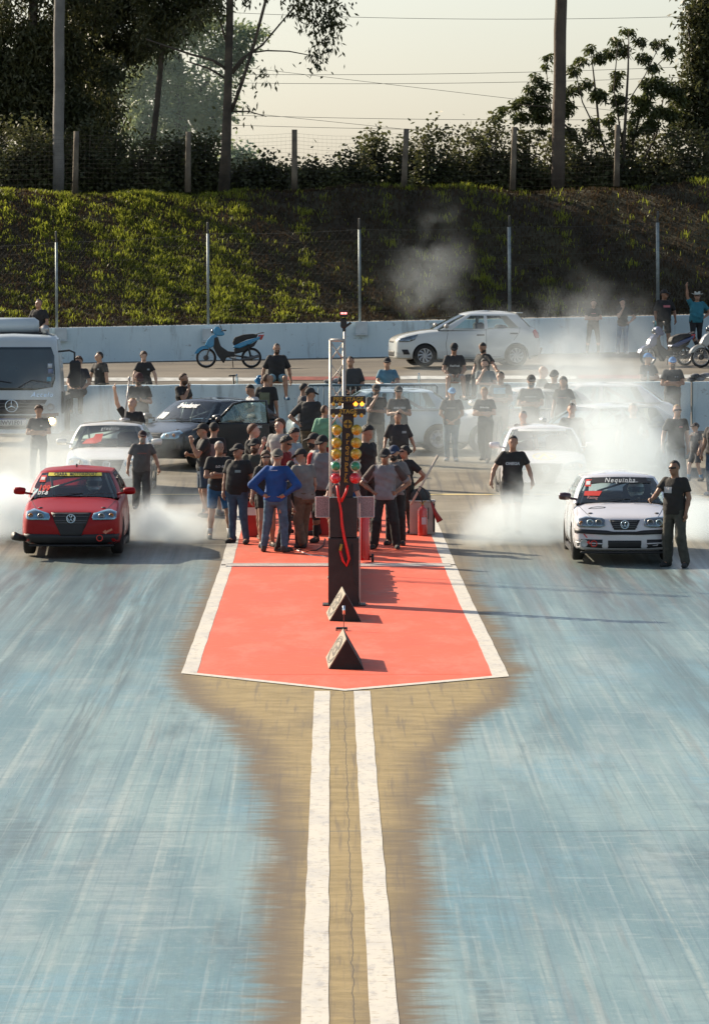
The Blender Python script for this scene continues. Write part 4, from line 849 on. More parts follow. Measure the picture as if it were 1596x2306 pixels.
def headmesh(kind, seed=0):
    """hair, caps, beards in head-local space, cached"""
    if kind in HM: return HM[kind]
    h = .010; F = Field((-.17, -.26, -.40 if kind in ('long', 'longtop') else -.17), (.17, .18, .20), h); sl, (X, Y, Z) = F.sub((-9,)*3, (9,)*3)
    sk = lambda e: (np.sqrt((X/(.078+e))**2+((Y-.012)/(.097+e))**2+((Z-.03)/(.10+e))**2)-1)*(.078+e)
    if kind in ('short', 'crop', 'curly', 'top', 'quiff'):
        e = {'short': .010, 'crop': .0055, 'curly': .024, 'top': .014, 'quiff': .019}[kind]; d = sk(e)
        if kind in ('curly', 'quiff'): d = d+.010*np.sin(X*95)*np.sin(Y*90)*np.sin(Z*85)
        g = (-.030-Y)-1.15*(Z-(.074 if kind != 'top' else .066))-.10*np.cos(X*55)*.06; d = np.maximum(d, g*.6); d = np.maximum(d, (-.055-Z)+.25*np.abs(Y-.1)*(kind != 'crop')); d = np.maximum(d, (.0 if kind == 'top' else -.03)-Z-np.where(Y > .03, .06, 0))
    elif kind in ('long', 'bun', 'pony'):
        d = sk(.018); g = (-.045-Y)-1.1*(Z-.055); d = np.maximum(d, g*.6)
        if kind == 'long':
            q = (np.sqrt((X/.105)**2+((Y-.045)/.065)**2+((Z+.14)/.20)**2)-1)*.065; q = np.maximum(q, -(np.sqrt((X/.062)**2+((Y+.07)/.10)**2)-1)*.06); d = np.minimum(d, q)
        else:
            d = np.maximum(d, -.05-Z); c = (0, .125, .03) if kind == 'bun' else (0, .13, .09); q = np.sqrt((X-c[0])**2+(Y-c[1])**2+(Z-c[2])**2)-.038; d = np.minimum(d, q)
            if kind == 'pony': d = np.minimum(d, (np.sqrt((X/.03)**2+((Y-.16)/.03)**2+((Z-.03)/.09)**2)-1)*.03)
    elif kind == 'beard':
        d = (np.sqrt((X/.068)**2+((Y+.022)/.082)**2+((Z+.055)/.082)**2)-1)*.068+.003*np.sin(X*140)*np.sin(Z*150); d = np.maximum(d, Z+.018-.55*np.maximum(0, Y+.05)); d = np.maximum(d, Y-.02)
        d = np.maximum(d, -((np.sqrt((X/.022)**2+((Z+.052)/.007)**2)-1)*.01))
    elif kind in ('cap', 'capback'):
        d = sk(.022); d = np.maximum(d, .038-Z-.12*(Y)); sg = -1 if kind == 'cap' else 1
        q = np.maximum(np.sqrt((X/.078)**2+((Y-sg*.095)/.085)**2)-1, 0)*.08; q = np.sqrt(q*q+np.maximum(0, np.abs(Z-.046+.35*(sg*Y-.1)*1.0)-.006)**2)-.006; d = np.minimum(d, q)
    elif kind == 'cowboy':
        d = (np.sqrt((X/.085)**2+((Y-.01)/.10)**2)-1)*.085; d = np.maximum(d, np.maximum(.05-Z, Z-.155+.05*np.exp(-(X/.03)**2)))
        q = (np.sqrt((X/.175)**2+((Y-.01)/.19)**2)-1)*.17; q = np.maximum(q, np.abs(Z-.055-1.6*X*X)-.007); d = np.minimum(d, q)
    elif kind == 'shades':
        d = np.maximum(np.abs(Z-.018)-.017, np.abs(X)-.080); r = np.sqrt((X/.082)**2+((Y-.012)/.106)**2)-1; d = np.maximum(d, np.abs(r*.08+.0)-.007); d = np.maximum(d, Y+.03-.0)
        d = np.maximum(d, -(np.sqrt(X**2+(Z-.002)**2)-.010))
    F.f = d.astype(np.float32); V, Q = surfnet(F.f, F.o, h); HM[kind] = (V, Q); return HM[kind]
SHOE = None
def shoe_mesh():
    global SHOE
    if SHOE is None:
        F = Field((-.08, -.24, -.02), (.08, .12, .14), .010); F.cap((0, .04, .045), (0, -.14, .035), .044, .038, .02); F.cap((0, -.10, .035), (0, -.155, .03), .044, .034, .02); F.cap((0, .03, .06), (0, .03, .11), .045, .042, .02)
        sl, X = F.sub((-9,)*3, (9,)*3); F.f = np.maximum(F.f, .0-X[2]).astype(np.float32); F.f = np.maximum(F.f, X[2]-.115); SHOE = surfnet(F.f, F.o, .010)
    return SHOE
def hand(mb, w, d, side, k=1):
    d = Vector(d).normalized(); s = d.orthogonal().normalized(); pal = Vector((-side, 0, 0)); s = (pal-d*pal.dot(d)); s = s.normalized() if s.length > .1 else d.orthogonal().normalized(); t = d.cross(s)
    w = Vector(w); mb.tube([w-d*.02, w+d*.02, w+d*.055, w+d*.09], [.024, .030, .036, .030], 8)
    for j, (o, l) in enumerate(((-.030, .060), (-.010, .072), (.010, .068), (.029, .052))):
        b = w+d*.082+t*o; mb.tube([b, b+d*l*.5+s*.012, b+d*l*.85+s*.035], [.0105, .0098, .007], 5)
    b = w+d*.03-t*.03*(1); mb.tube([b, b+d*.03-t*.022+s*.01, b+d*.06-t*.028+s*.02], [.013, .011, .008], 5)
def rotz(a): return np.array([[math.cos(a), -math.sin(a), 0], [math.sin(a), math.cos(a), 0], [0, 0, 1]])
def rotx(a): return np.array([[1, 0, 0], [0, math.cos(a), -math.sin(a)], [0, math.sin(a), math.cos(a)]])
def person(label, loc, face=0, h=1.75, arms=('down', 'down'), legs='stand', top=('tee', (.02, .02, .022)), bottom=('long', (.03, .03, .035)), hair='short', hcol='black', cap=None, shades=False, beard=None, skin='mid', head=(0, 0), fat=0, lean=(0, 0), shoe=(.03, .03, .03), socks=None, group=None, seat=False, girl=False, logo=None, res=.0165, sleeve=None, beltext=None, cat='person', backlogo=None, kid=False):
    k = h/1.75; dz = -.83 if legs.startswith('sit') else 0
    sd = sum(map(ord, label)) % 97; jr = np.random.default_rng(sd+11); J = lambda a: float(jr.uniform(-a, a))
    root = empty('person', loc, R(face+J(6)), label, cat, group, k)
    if not dz and lean == (0, 0): lean = (J(.045), J(.03)-.01)
    head = (head[0]+J(9), head[1]+J(5))
    f = fat; sh = .185-(.02 if girl else 0)+.012*f; wa = .145+.035*f; be = .10+.05*f
    T = np.array([(.78, .12, .08, .0), (.86, .158+.02*f, .105+.02*f, .005), (.93, .172+.02*f, .118+.025*f, -.0), (1.03, wa+.01, be+.01, -.012*f), (1.13, wa-(.015 if girl else 0), be, -.02*f), (1.24, .160+.02*f, .112+.03*f, -.008*f), (1.34, .175+.012*f, .112+.012*f, 0), (1.41, .155, .092, .008), (1.46, .09, .07, .012), (1.50, .055, .055, .012)])
    S = lambda p: np.array((p[0]+lean[0]*max(0, p[2]-.9), p[1]+lean[1]*max(0, p[2]-.9), p[2]))
    arms_ = []
    for sx, a in zip((1, -1), arms):
        e, w, d = ARM[a]; b_ = a in ('down', 'wide', 'loose', 'pocket'); jx = (J(.025), J(.03), J(.01), J(.035), J(.05)-.03 if b_ else 0, J(.015)) if b_ else (0,)*6; e = (e[0]+jx[0], e[1]+jx[1], e[2]+jx[2]); w = (w[0]+jx[3], w[1]+jx[4], w[2]+jx[5]+.5*abs(jx[4])); arms_.append((S((sx*sh, .005, 1.405)), S((sx*e[0], e[1], e[2])), S((sx*w[0], w[1], w[2])), (sx*d[0], d[1], d[2]), sx))
    lg = []
    for sx, (kn, an, _) in zip((1, -1), LEG[legs]):
        hip = np.array((sx*.095, .0 if not dz else -.03, .90 if not dz else .93)); q = (J(.02), J(.03)-.02, J(.035), J(.07)) if legs in ('stand', 'wide', 'lean', 'stepR') else (0,)*4; lg.append((hip, np.array((sx*kn[0]+q[0]+q[2]*.4, kn[1]+q[1]+q[3]*.4, kn[2])), np.array((sx*an[0]+q[2], an[1]+q[3], an[2])), sx))
    hc = Vector(S(HEADC)); hc.z += 0; Rh = rotz(R(head[0])) @ rotx(R(head[1])) 
    lo, hi = np.array((-.45, -.52, 0.)), np.array((.45, .42, 2.05)); allp = [p for a in arms_ for p in a[:3]]+[p for l in lg for p in l[:3]]+[np.array(hc)]
    lo = np.minimum.reduce(allp)-np.array((.17, .20+.08*f, .17)); hi = np.maximum.reduce(allp)+np.array((.19, .20+.05*f, .19)); lo[0] = min(lo[0], -.36); hi[0] = max(hi[0], .36)
    def body():
        F = Field(lo, hi, res); F.torso(T, .03, -.010, (.80, 1.50), lean)
        for hip, kn, an, sx in lg:
            F.cap(hip, kn, .083+.012*f, .056, .035); F.cap(kn, kn+(an-kn)*.35, .054, .056, .03); F.cap(kn+(an-kn)*.35, an, .055, .036, .03); F.cap(an, an+np.array((sx*.02, -.12, -.045)), .035, .03, .02)
        for s0, e, w, d, sx in arms_:
            F.cap(s0+np.array((-sx*.012, 0, -.006)), s0+(e-s0)*.45, .045+.005*f, .046, .02); F.cap(s0+(e-s0)*.45, e, .046+.004*f, .041, .01); F.cap(e, e+(w-e)*.4, .041, .040, .02); F.cap(e+(w-e)*.4, w, .040, .026, .02)
        n0 = S((0, .012, 1.42)); F.cap(n0, np.array(hc)+Rh @ np.array((0, .022, -.05)), .057, .053, .03)
        H = lambda q: np.array(hc)+Rh @ np.array(q)
        F.ell(H((0, .012, .03)), (.078, .097, .10), Rh.T, .015); F.ell(H((0, -.026, -.045)), (.057, .068, .072), Rh.T, .03); F.cap(H((0, -.088, .018)), H((0, -.108, -.018)), .010, .015, .012)
        F.cap(H((-.03, -.078, .035)), H((.03, -.078, .035)), .016, .016, .012); F.cap(H((-.016, -.094, -.053)), H((.016, -.094, -.053)), .010, .010, .010)
        for sx in (1, -1): F.ell(H((sx*.080, .012, .005)), (.012, .024, .034), Rh.T, .006)
        V, Q = surfnet(F.f, F.o, res); return V, Q
    def fin(name, V, Q, m, sm=True):
        V = V+np.array((0, 0, dz)); return link(name, npmesh(name, V, Q, sm), m, root)
    V, Q = body(); hm = MB()
    for s0, e, w, d, sx in arms_: hand(hm, w, d, sx)
    nV = len(V); V2 = np.concatenate([V, np.array(hm.v)]); Fs = [tuple(q) for q in Q.tolist()]+[tuple(i+nV for i in q) for q in hm.f]
    b = link('body', npmesh('body', V2+np.array((0, 0, dz)), Fs), cmat('skin', SKIN[skin] if isinstance(skin, str) else skin), root)
    # shirt
    kt, ct = top; hem = .86 if kt != 'crop' else 1.0; sl_t = {'tee': .62, 'long': 2.0, 'vest': 0.12, 'loose': .85, 'crop': .5}[kt]
    F = Field(lo, hi, res); F.torso(T, .03, .020+(.012 if kt == 'loose' else 0), (hem, 1.475), lean, fold=.0045, seed=sd)
    for s0, e, w, d, sx in arms_:
        t = min(1, sl_t); F.cap(s0+np.array((-sx*.03, 0, .0)), s0+(e-s0)*t, .074+.007*f, .068+.004*f, .03)
        if sl_t > 1: F.cap(e, w-(w-e)*.06, .056, .042, .03)
        else:  # open cuff: slice the sleeve end flat
            ax = (e-s0)/np.linalg.norm(e-s0); c = s0+(e-s0)*t; q = c+ax*.04; slc, X = F.sub(q-.10, q+.10); 
            if slc: dd = (X[0]-c[0])*ax[0]+(X[1]-c[1])*ax[1]+(X[2]-c[2])*ax[2]; near = np.sqrt((X[0]-q[0])**2+(X[1]-q[1])**2+(X[2]-q[2])**2) < .088; F.f[slc] = np.where(near & (dd > 0), np.maximum(F.f[slc], dd), F.f[slc])
    if hem < .9: slc, X = F.sub((-9, -9, hem-.02), (9, 9, hem+.10))
    slc, X = F.sub((-9,)*3, (9,)*3); F.f = np.maximum(F.f, -(np.sqrt(((X[0]-lean[0]*.57)/.066)**2+((X[1]-lean[1]*.57-.0)/.07)**2)-1)*.06-np.where(X[2] < 1.435, 1, 0)).astype(np.float32)
    Vs, Qs = surfnet(F.f, F.o, res); shirt = fin('shirt', Vs, Qs, cmat('cloth', ct))
    if sleeve:   # contrasting sleeves
        F = Field(lo, hi, res)
        for s0, e, w, d, sx in arms_: F.cap(s0+(e-s0)*.02, s0+(e-s0)*.75, .080, .072, .0)
        for s0, e, w, d, sx in arms_:
            ax = (e-s0)/np.linalg.norm(e-s0); c = s0+(e-s0)*.72; q = c+ax*.05; slc, X = F.sub(q-.1, q+.1); dd = (X[0]-c[0])*ax[0]+(X[1]-c[1])*ax[1]+(X[2]-c[2])*ax[2]; F.f[slc] = np.where(dd > 0, np.maximum(F.f[slc], dd), F.f[slc])
        Vx, Qx = surfnet(F.f, F.o, res); fin('sleeve', Vx, Qx, cmat('cloth', sleeve))
    # trousers or shorts
    kb, cb = bottom; F = Field(lo, hi, res); F.torso(T, .03, .012, (.80 if not dz else .86, .99), (0, 0), fold=.002)
    for hip, kn, an, sx in lg:
        if kb == 'shorts': F.cap(hip, hip+(kn-hip)*.82, .100+.01*f, .088, .035)
        elif kb == 'mini': F.cap(hip, hip+(kn-hip)*.45, .094, .085, .035)
        else:
            r2 = {'long': (.072, .060), 'slim': (.064, .046), 'baggy': (.088, .078), 'flare': (.066, .075)}[kb]
            F.cap(hip, kn, .094+.012*f, r2[0], .04); F.cap(kn, an+(kn-an)*.04, r2[0], r2[1], .03)
    slc, X = F.sub((-9,)*3, (9,)*3); fo = .0035*(np.sin(X[2]*48+X[0]*20+sd)*np.sin(X[2]*23+X[1]*31)); F.f = (F.f+fo).astype(np.float32)
    if kb in ('shorts', 'mini'):
        for hip, kn, an, sx in lg:
            t = .84 if kb == 'shorts' else .46; ax = (kn-hip)/np.linalg.norm(kn-hip); c = hip+(kn-hip)*t; q = c+ax*.05; slc, X = F.sub(q-.13, q+.13)
            if slc: dd = (X[0]-c[0])*ax[0]+(X[1]-c[1])*ax[1]+(X[2]-c[2])*ax[2]; F.f[slc] = np.where(dd > 0, np.maximum(F.f[slc], dd), F.f[slc])
    Vp, Qp = surfnet(F.f, F.o, res); fin('shorts' if kb in ('shorts', 'mini') else 'trousers', Vp, Qp, cmat('denim', cb))
    sv, sq = shoe_mesh()
    for hip, kn, an, sx in lg:
        a = -sx*R(12)*-1; Rs = rotz(sx*R(14)); P = (Rs @ sv.T).T+np.array((an[0], an[1], an[2]-.085)); fin('shoe', P, sq, cmat('cloth', shoe))
        if socks: m = MB(); m.tube([tuple(an+np.array((0, 0, -.02+dz))), tuple(an+(kn-an)*.28+np.array((0, 0, dz)))], [.047, .056], 10); m.build('sock', cmat('cloth', socks), root, True)
    def onhead(kind, name, m):
        v, q = headmesh(kind); P = (Rh @ v.T).T+np.array(hc); return fin(name, P, q, m)
    if hair: onhead(hair if not (cap and hair in ('short', 'quiff', 'top', 'curly')) else 'crop', 'hair', cmat('hair', HAIR[hcol]))
    if beard: onhead('beard', 'beard', cmat('hair', HAIR[beard]))
    if cap: onhead(cap[0], 'hat' if cap[0] == 'cowboy' else 'cap', cmat('cloth', cap[1]))
    if shades: onhead('shades', 'glasses', mat('shade_lens', (.01, .012, .014), .15))
    elif not seat:
        for sx in (1, -1):
            m = MB(); c = np.array(hc)+Rh @ np.array((sx*.031, -.083, .014)); m.ell(tuple(c+np.array((0, 0, dz))), (.013, .006, .006), 8, 5); m.build('eye', mat('eye_dark', (.02, .014, .01), .3), root, True)
    for lg_, ax_ in ((logo, 'front'), (backlogo, 'back')):
        if lg_:
            cx, cz, w_, hgt, col_, txt = lg_; s2 = Skin([tuple(v) for v in (Vs+np.array((0, 0, dz))).tolist()], [tuple(q) for q in Qs.tolist()]); mb = MB()
            if txt:
                tv, tf = textmesh(txt, hgt*1.25, 'CENTER', .004, .15); mx = max(v[0] for v in tv) or 1; sg = -1 if ax_ == 'back' else 1
                s2.mesh(mb, [(cx+sg*v[0]/mx*w_/2, cz+dz+v[1]) for v in tv], tf, ax_, .004)
            else: s2.patch(mb, [(cx-w_/2, cz+dz-hgt/2), (cx+w_/2, cz+dz-hgt/2), (cx+w_/2, cz+dz+hgt/2), (cx-w_/2, cz+dz+hgt/2)], ax_, .005, .04, .002)
            mb.build('shirt_print', mat('print_%02d%02d%02d' % tuple(int(v*99) for v in col_), col_, .7), root)
    return root
# ================================================================ CAR INSTANCES
P_RED = mat('paint_red', (.30, .004, .006), .38, 0, .05, 1.5, 0, 40, .12, spec=.22); P_WHT = paint('paint_white', (.66, .64, .66)); P_WH2 = paint('paint_white_cream', (.68, .66, .60)); P_BLK = paint('paint_black', (.006, .009, .012), .25, .05, .5); P_SIL = paint('paint_silver', (.56, .58, .56), .35); P_BLU = paint('paint_pale_blue', (.33, .43, .46), .35)
def carroot(name, x, Y, rz, label, group=None, g=G, tilt=0):
    p = at(x, 900, Y); r = empty(name, (p.x, Y, g(Y)), R(rz), label, 'car', group); r.rotation_euler = (0, 0, R(rz)); return r
def face_lamp(sk, root, poly, M, inner, name='headlight', refl='lampin'):
    """lens over a lit-looking reflector bowl; inner: list of (cx, cz, r)"""
    mb = MB(); sk.patch(mb, poly, 'front', .012, .05, .02); h = mb.build(name, M[refl], root, True)
    for (cx, cz, r, m) in inner:
        q = sk.drop(cx, cz, 'front', .018); mb = MB(); mb.lathe([(r, -.006), (r*.82, -.010), (r*.55, .004), (.001, .006)], 'y', q, 16); mb.build('lamp_bowl', M[m], h, True)
    mb = MB(); sk.patch(mb, poly, 'front', .026, .05, .002); mb.build('lens', M['lamp'], h, True)
    return h
def mir(poly): return [(-x, z) for x, z in reversed(poly)]
def gol_front_g4(root, sk, M, paintm, lower='black', dark=False):
    for pl in ([(-.74, .625), (-.735, .72), (-.62, .765), (-.37, .70), (-.345, .645), (-.36, .595), (-.70, .60)],):
        for s_, q in ((-1, pl), (1, mir(pl))): face_lamp(sk, root, q, M, [(s_*.50, .655, .055, 'rim'), (s_*.66, .665, .04, 'orange')], refl='lampblue')
    mb = MB(); sk.patch(mb, [(-.33, .715), (-.27, .56), (-.20, .42), (-.17, .335), (.17, .335), (.20, .42), (.27, .56), (.33, .715)], 'front', .010, .06, .012); gr = mb.build('grille', M['black'], root, True)
    mb = MB()
    for z in (.69, .655, .585, .55): sk.patch(mb, [(-.30+(.7-z)*.3, z-.007), (.30-(.7-z)*.3, z-.007), (.30-(.7-z)*.3, z+.007), (-.30+(.7-z)*.3, z+.007)], 'front', .018, .06, .008)
    mb.build('grille_slat', M['grey'], gr, True)
    c = sk.drop(0, .615, 'front', .03); mb = MB(); badge(mb, c, .075); mb.build('badge', M['chrome'], root, True)
    if lower:
        mb = MB(); sk.patch(mb, [(-.76, .20), (.76, .20), (.78, .37), (.20, .36), (.18, .34), (-.18, .34), (-.20, .36), (-.78, .37)], 'front', .014, .07, .02); mb.build('bumper', M[lower], root, True)
        mb = MB(); mb.box((0, -1.90, .175), (1.40, .10, .03), None, .01); mb.build('front_lip', M[lower], root)
def bonnet_pins(sk, root, M, xs=.52, y=-1.62, r=.038):
    for s_ in (-1, 1):
        q = sk.drop(s_*xs, y, 'top', .004); mb = MB(); mb.lathe([(.001, -.004), (r, -.004), (r*.8, .008), (.001, .010)], 'z', q, 12); mb.build('bonnet_pin', M['grey'], root, True)
def hood_line(sk, root, M):
    mb = MB()
    for s_ in (-1, 1): strokes(sk, mb, [(s_*.70, -1.02), (s_*.655, -1.3), (s_*.60, -1.6), (s_*.55, -1.80)], .008, 'top', .002)
    mb.build('bonnet_gap', M['black'], root)
def glass_text(root, V, P, s, u, v, size, m, name='windscreen_lettering', **k):
    gp = Skin([tuple(q) for q in V], P['ws']); return text_on(gp, root, s, u, v, size, m, name, 'front', .015, **k)
def glass_patch(root, V, P, polys, m, name='sticker', off=.011):
    gp = Skin([tuple(q) for q in V], P['ws']); mb = MB()
    for pl in polys: gp.patch(mb, pl, 'front', off, .06, .001)
    return mb.build(name, m, root)
def decks(root, M, sk=None):
    for s_ in (1, -1):
        MB().box((s_*.80, -.05, .155), (.05, 2.0, .07)).build('sill', M['black'], root)
def side_details(sk, root, M, doors, split=True, handle=True, axes=('right', 'left')):
    for ax in axes:
        mb = MB()
        for pts in doors: strokes(sk, mb, pts, .010, ax, .002)
        mb.build('door_gap', M['black'], root)
def gol(name, x, Y, rz, label, pm, cagef=True, mirrorm=None, wheelrim='rim', g=G, dims=None, tyre=.30):
    r = carroot(name, x, Y, rz, label, None, g); p = dims or gol_dims(); p['tyre'] = tyre
    sk, body, V, P = car_parts(r, p, pm, CM)
    for sx in (1, -1):
        for wy in (p['wf'], p['wr']): wheel(r, sx*(.725), wy, tyre, CM, rim=wheelrim)
    mirror(r, sk, .80, p['gh']['fy']+.22, 1.0, mirrorm or pm, CM); wiper(r, CM); decks(r, CM); seatpart(r, CM)
    if cagef: cage(r, CM)
    hood_line(sk, r, CM); side_details(sk, r, CM, [[(-.80, .90), (-.84, .55), (-.80, .24), (.28, .22), (.36, .50), (.34, .90)]])
    return r, sk, V, P
# ---- red race car
rr, sk, V, P = gol('race_car', 173, 82.2, 0, 'red hatchback race car with white smoke pouring from behind it', P_RED)
gol_front_g4(rr, sk, CM, P_RED); bonnet_pins(sk, rr, CM)
glass_patch(rr, V, P, [[(-.46, 1.255), (.44, 1.255), (.43, 1.305), (-.45, 1.305)]], CM['yel'], 'windscreen_banner')
glass_text(rr, V, P, 'CEARA  MOTORSPORT', 0, 1.280, .062, CM['black'], bold=.002, sp=1.15)
glass_text(rr, V, P, '199', -.52, 1.055, .13, CM['red'], shear=.3, bold=.006); glass_text(rr, V, P, 'DT-B', -.53, .985, .075, CM['white'], shear=.3, bold=.003)
glass_patch(rr, V, P, [[(-.60, 1.16), (-.50, 1.16), (-.48, 1.26), (-.57, 1.26)]], CM['red'], 'sticker'); glass_patch(rr, V, P, [[(-.58, 1.19), (-.51, 1.19), (-.50, 1.235), (-.565, 1.235)]], CM['white'], 'sticker', .016)
MB().tube([(-.70, -1.74, .28), (-.80, -1.80, .29), (-.88, -1.90, .31), (-.94, -1.97, .34)], [.05, .055, .062, .07], 12).build('side_exhaust', CM['black'], rr, True)
mb = MB(); q = sk.drop(.47, .30, 'front', .02); mb.lathe([(.04, -.008), (.056, -.008), (.056, .008), (.04, .008)], 'y', q, 18, True); mb.build('tow_ring', CM['red'], rr, True)
mb = MB(); sk.patch(mb, [(.52, .40), (.57, .365), (.59, .385), (.68, .43), (.67, .46), (.575, .415), (.57, .44)], 'front', .01, .05, .002); mb.build('tow_arrow', mat('arrow_orange', (.62, .22, .14), .6), rr)
MB().tube([(0, .9, 1.40), (0, 1.0, 1.46)], .008, 6).tube([(0, -.1, 1.40), (0, -.08, 1.44)], .015, 6).build('roof_aerial', CM['black'], rr)
helmet_driver(at(212, 900, 82.3).x, 82.2-.02, G(82)+.34, 'driver in silver full-face helmet behind the windscreen of the red race car', mat('helmet_silver', (.86, .90, .90), .25, 0, .2, 12, coat=1), mat('visor_dark', (.02, .03, .035), .1))
# ---- white race car with twin round lamps
rw, sk, V, P = gol('race_car', 1391, 81.0, 0, 'white hatchback race car with twin-lens headlights and black mirrors, man standing at its door', P_WHT, mirrorm=mat('mirror_maroon', (.05, .012, .015), .3, coat=1))
pl = [(-.76, .60), (-.745, .70), (-.62, .735), (-.36, .715), (-.32, .69), (-.32, .595), (-.40, .575), (-.74, .575)]
for s_, q in ((-1, pl), (1, mir(pl))): face_lamp(sk, rw, q, CM, [(s_*.42, .648, .058, 'rim'), (s_*.56, .648, .058, 'chrome'), (s_*.70, .64, .035, 'orange')])
mb = MB(); sk.patch(mb, [(-.25, .69), (-.17, .535), (.17, .535), (.25, .69)], 'front', .012, .06, .012); gr = mb.build('grille', CM['black'], rw, True)
mb = MB()
for z in (.665, .635, .60, .57): sk.patch(mb, [(-.20, z-.005), (.20, z-.005), (.20, z+.005), (-.20, z+.005)], 'front', .018, .06, .006)
mb.build('grille_slat', CM['grey'], gr, True); mb = MB(); badge(mb, sk.drop(0, .615, 'front', .03), .070); mb.build('badge', CM['chrome'], rw, True)
mb = MB(); sk.patch(mb, [(-.80, .55), (-.79, .48), (-.3, .455), (.3, .455), (.79, .48), (.80, .55), (.3, .525), (.18, .505), (-.18, .505), (-.3, .525)], 'front', .022, .06, .03); mb.build('bumper_strip', CM['black'], rw, True)
mb = MB(); sk.patch(mb, [(-.27, .36), (-.27, .235), (.27, .235), (.27, .36)], 'front', .006, .06, .01); mb.build('air_intake', CM['black'], rw, True)
for s_ in (-1, 1):
    mb = MB(); sk.patch(mb, [(s_*.36, .375), (s_*.36, .235), (s_*.76, .26), (s_*.77, .385)][::-1*s_], 'front', .005, .06, .008); fi = mb.build('fog_lamp_recess', CM['black'], rw, True)
    mb = MB(); sk.patch(mb, [(s_*.35, .318), (s_*.35, .300), (s_*.78, .322), (s_*.78, .340)][::-1*s_], 'front', .022, .06, .02); mb.build('recess_bar', P_WHT, fi, True)
    q = sk.drop(s_*.655, .318, 'front', .03); MB().lathe([(.062, .02), (.062, -.012), (.046, -.012), (.044, .0), (.001, .004)], 'y', q, 20).build('fog_lamp', CM['rim'], fi, 2)
mb = MB(); q = sk.drop(-.50, .31, 'front', .03); mb.lathe([(.042, -.008), (.056, -.008), (.056, .008), (.042, .008)], 'y', q, 18, True); mb.build('tow_ring', CM['red'], rw, True)
mb = MB(); sk.patch(mb, [(-.62, .335), (-.57, .30), (-.57, .365)], 'front', .03, .05, .002); sk.patch(mb, [(-.655, .47), (-.60, .41), (-.612, .40), (-.667, .46)], 'front', .008, .05, .002); mb.build('tow_arrow', CM['red'], rw)
mb = MB(); mb.box((0, -1.90, .165), (1.42, .10, .035), None, .01); mb.build('front_lip', CM['black'], rw)
bonnet_pins(sk, rw, CM, .54, -1.60)
mb = MB(); strokes(sk, mb, [(-.55, -1.30), (-.50, -1.25), (-.42, -1.24), (-.34, -1.25), (-.28, -1.27), (-.30, -1.32), (-.38, -1.33), (-.46, -1.34), (-.55, -1.30)], .012, 'top', .004); mb.build('bonnet_sticker', CM['black'], rw)
glass_patch(rw, V, P, [[(-.53, 1.225), (.53, 1.225), (.51, 1.31), (-.51, 1.31)]], CM['black'], 'windscreen_banner')
glass_text(rw, V, P, 'Nequinha', 0, 1.268, .105, CM['white'], bold=.001, shear=.35, sp=1.25)
glass_text(rw, V, P, 'MOTORSPORT', .2, 1.238, .030, CM['white'], shear=.3)
glass_patch(rw, V, P, [[(-.60, 1.03), (-.58, 1.10), (-.30, 1.105), (-.35, 1.03)]], CM['red'], 'sticker'); glass_text(rw, V, P, 'Racing', -.47, 1.0, .065, mat('sticker_pale_red', (.6, .3, .27), .5), shear=.3)
glass_patch(rw, V, P, [[(-.575, 1.17), (-.475, 1.17), (-.455, 1.28), (-.545, 1.28)]], CM['red'], 'sticker'); glass_patch(rw, V, P, [[(-.555, 1.195), (-.485, 1.195), (-.475, 1.25), (-.54, 1.25)]], CM['white'], 'sticker', .016)
helmet_driver(at(1430, 900, 81.2).x, 81.0-.02, G(81)+.32, 'driver in white and teal helmet behind the windscreen of the white race car', mat('helmet_white', (.90, .88, .80), .3, 0, .1, coat=1), mat('visor_teal', (.01, .07, .08), .08, .3))
# ---- white car waiting behind the red one
rc, sk, V, P = gol('race_car', 250, 94.6, 0, 'white hatchback waiting directly behind the red race car, red sticker low on its windscreen', P_WH2)
gol_front_g4(rc, sk, CM, P_WH2)
glass_patch(rc, V, P, [[(-.52, .98), (-.44, 1.06), (-.30, 1.10), (-.27, 1.16), (-.12, 1.17), (-.15, 1.03), (-.25, .99)]], CM['red'], 'sticker')
glass_text(rc, V, P, 'gledilo', 0, 1.26, .09, CM['white'], shear=.3, sp=1.4)
# ---- black car, door open
rb = carroot('race_car', 462, 102.4, -36, 'black hatchback parked at an angle with its driver door standing open'); p = gol_dims(); sk, body, V, P = car_parts(rb, p, P_BLK, CM)
for sx in (1, -1):
    for wy in (p['wf'], p['wr']): wheel(rb, sx*.725, wy, .30, CM, rim='rimdark')
mirror(rb, sk, .80, -.80, 1.0, P_BLK, CM); wiper(rb, CM); decks(rb, CM); seatpart(rb, CM); cage(rb, CM); gol_front_g4(rb, sk, CM, P_BLK, None); bonnet_pins(sk, rb, CM); hood_line(sk, rb, CM)
glass_text(rb, V, P, 'Speedmax', -.02, 1.24, .12, CM['white'], bold=.01, shear=.2); glass_text(rb, V, P, '188', -.50, 1.03, .16, CM['white'], bold=.012, shear=.3)
d = bpy.data.objects.new('door', None); COL.objects.link(d); d.parent = rb; d.location = (.82, -.80, 0); d.rotation_euler = (0, 0, R(-60))
MB().box((0, .60, .56), (.07, 1.14, .70), None, .02).build('door_panel', P_BLK, d)
fr = MB(); fr.tube([(0, .04, .90), (-.03, .42, 1.30), (-.05, .62, 1.35), (-.05, 1.10, 1.36), (0, 1.15, .90)], .028, 8); fr.build('window_frame', P_BLK, d, True)
MB().prism([(.06, .90), (.43, 1.29), (.62, 1.335), (1.08, 1.345), (1.12, .90)], -.032, -.028, 'x').build('window', CM['glass'], d)
MB().ell((.12, .12, .98), (.10, .06, .065), 14, 8).build('door_mirror', mat('mirror_black_cap', (.05, .04, .04), .2, .3, .1), d, True)
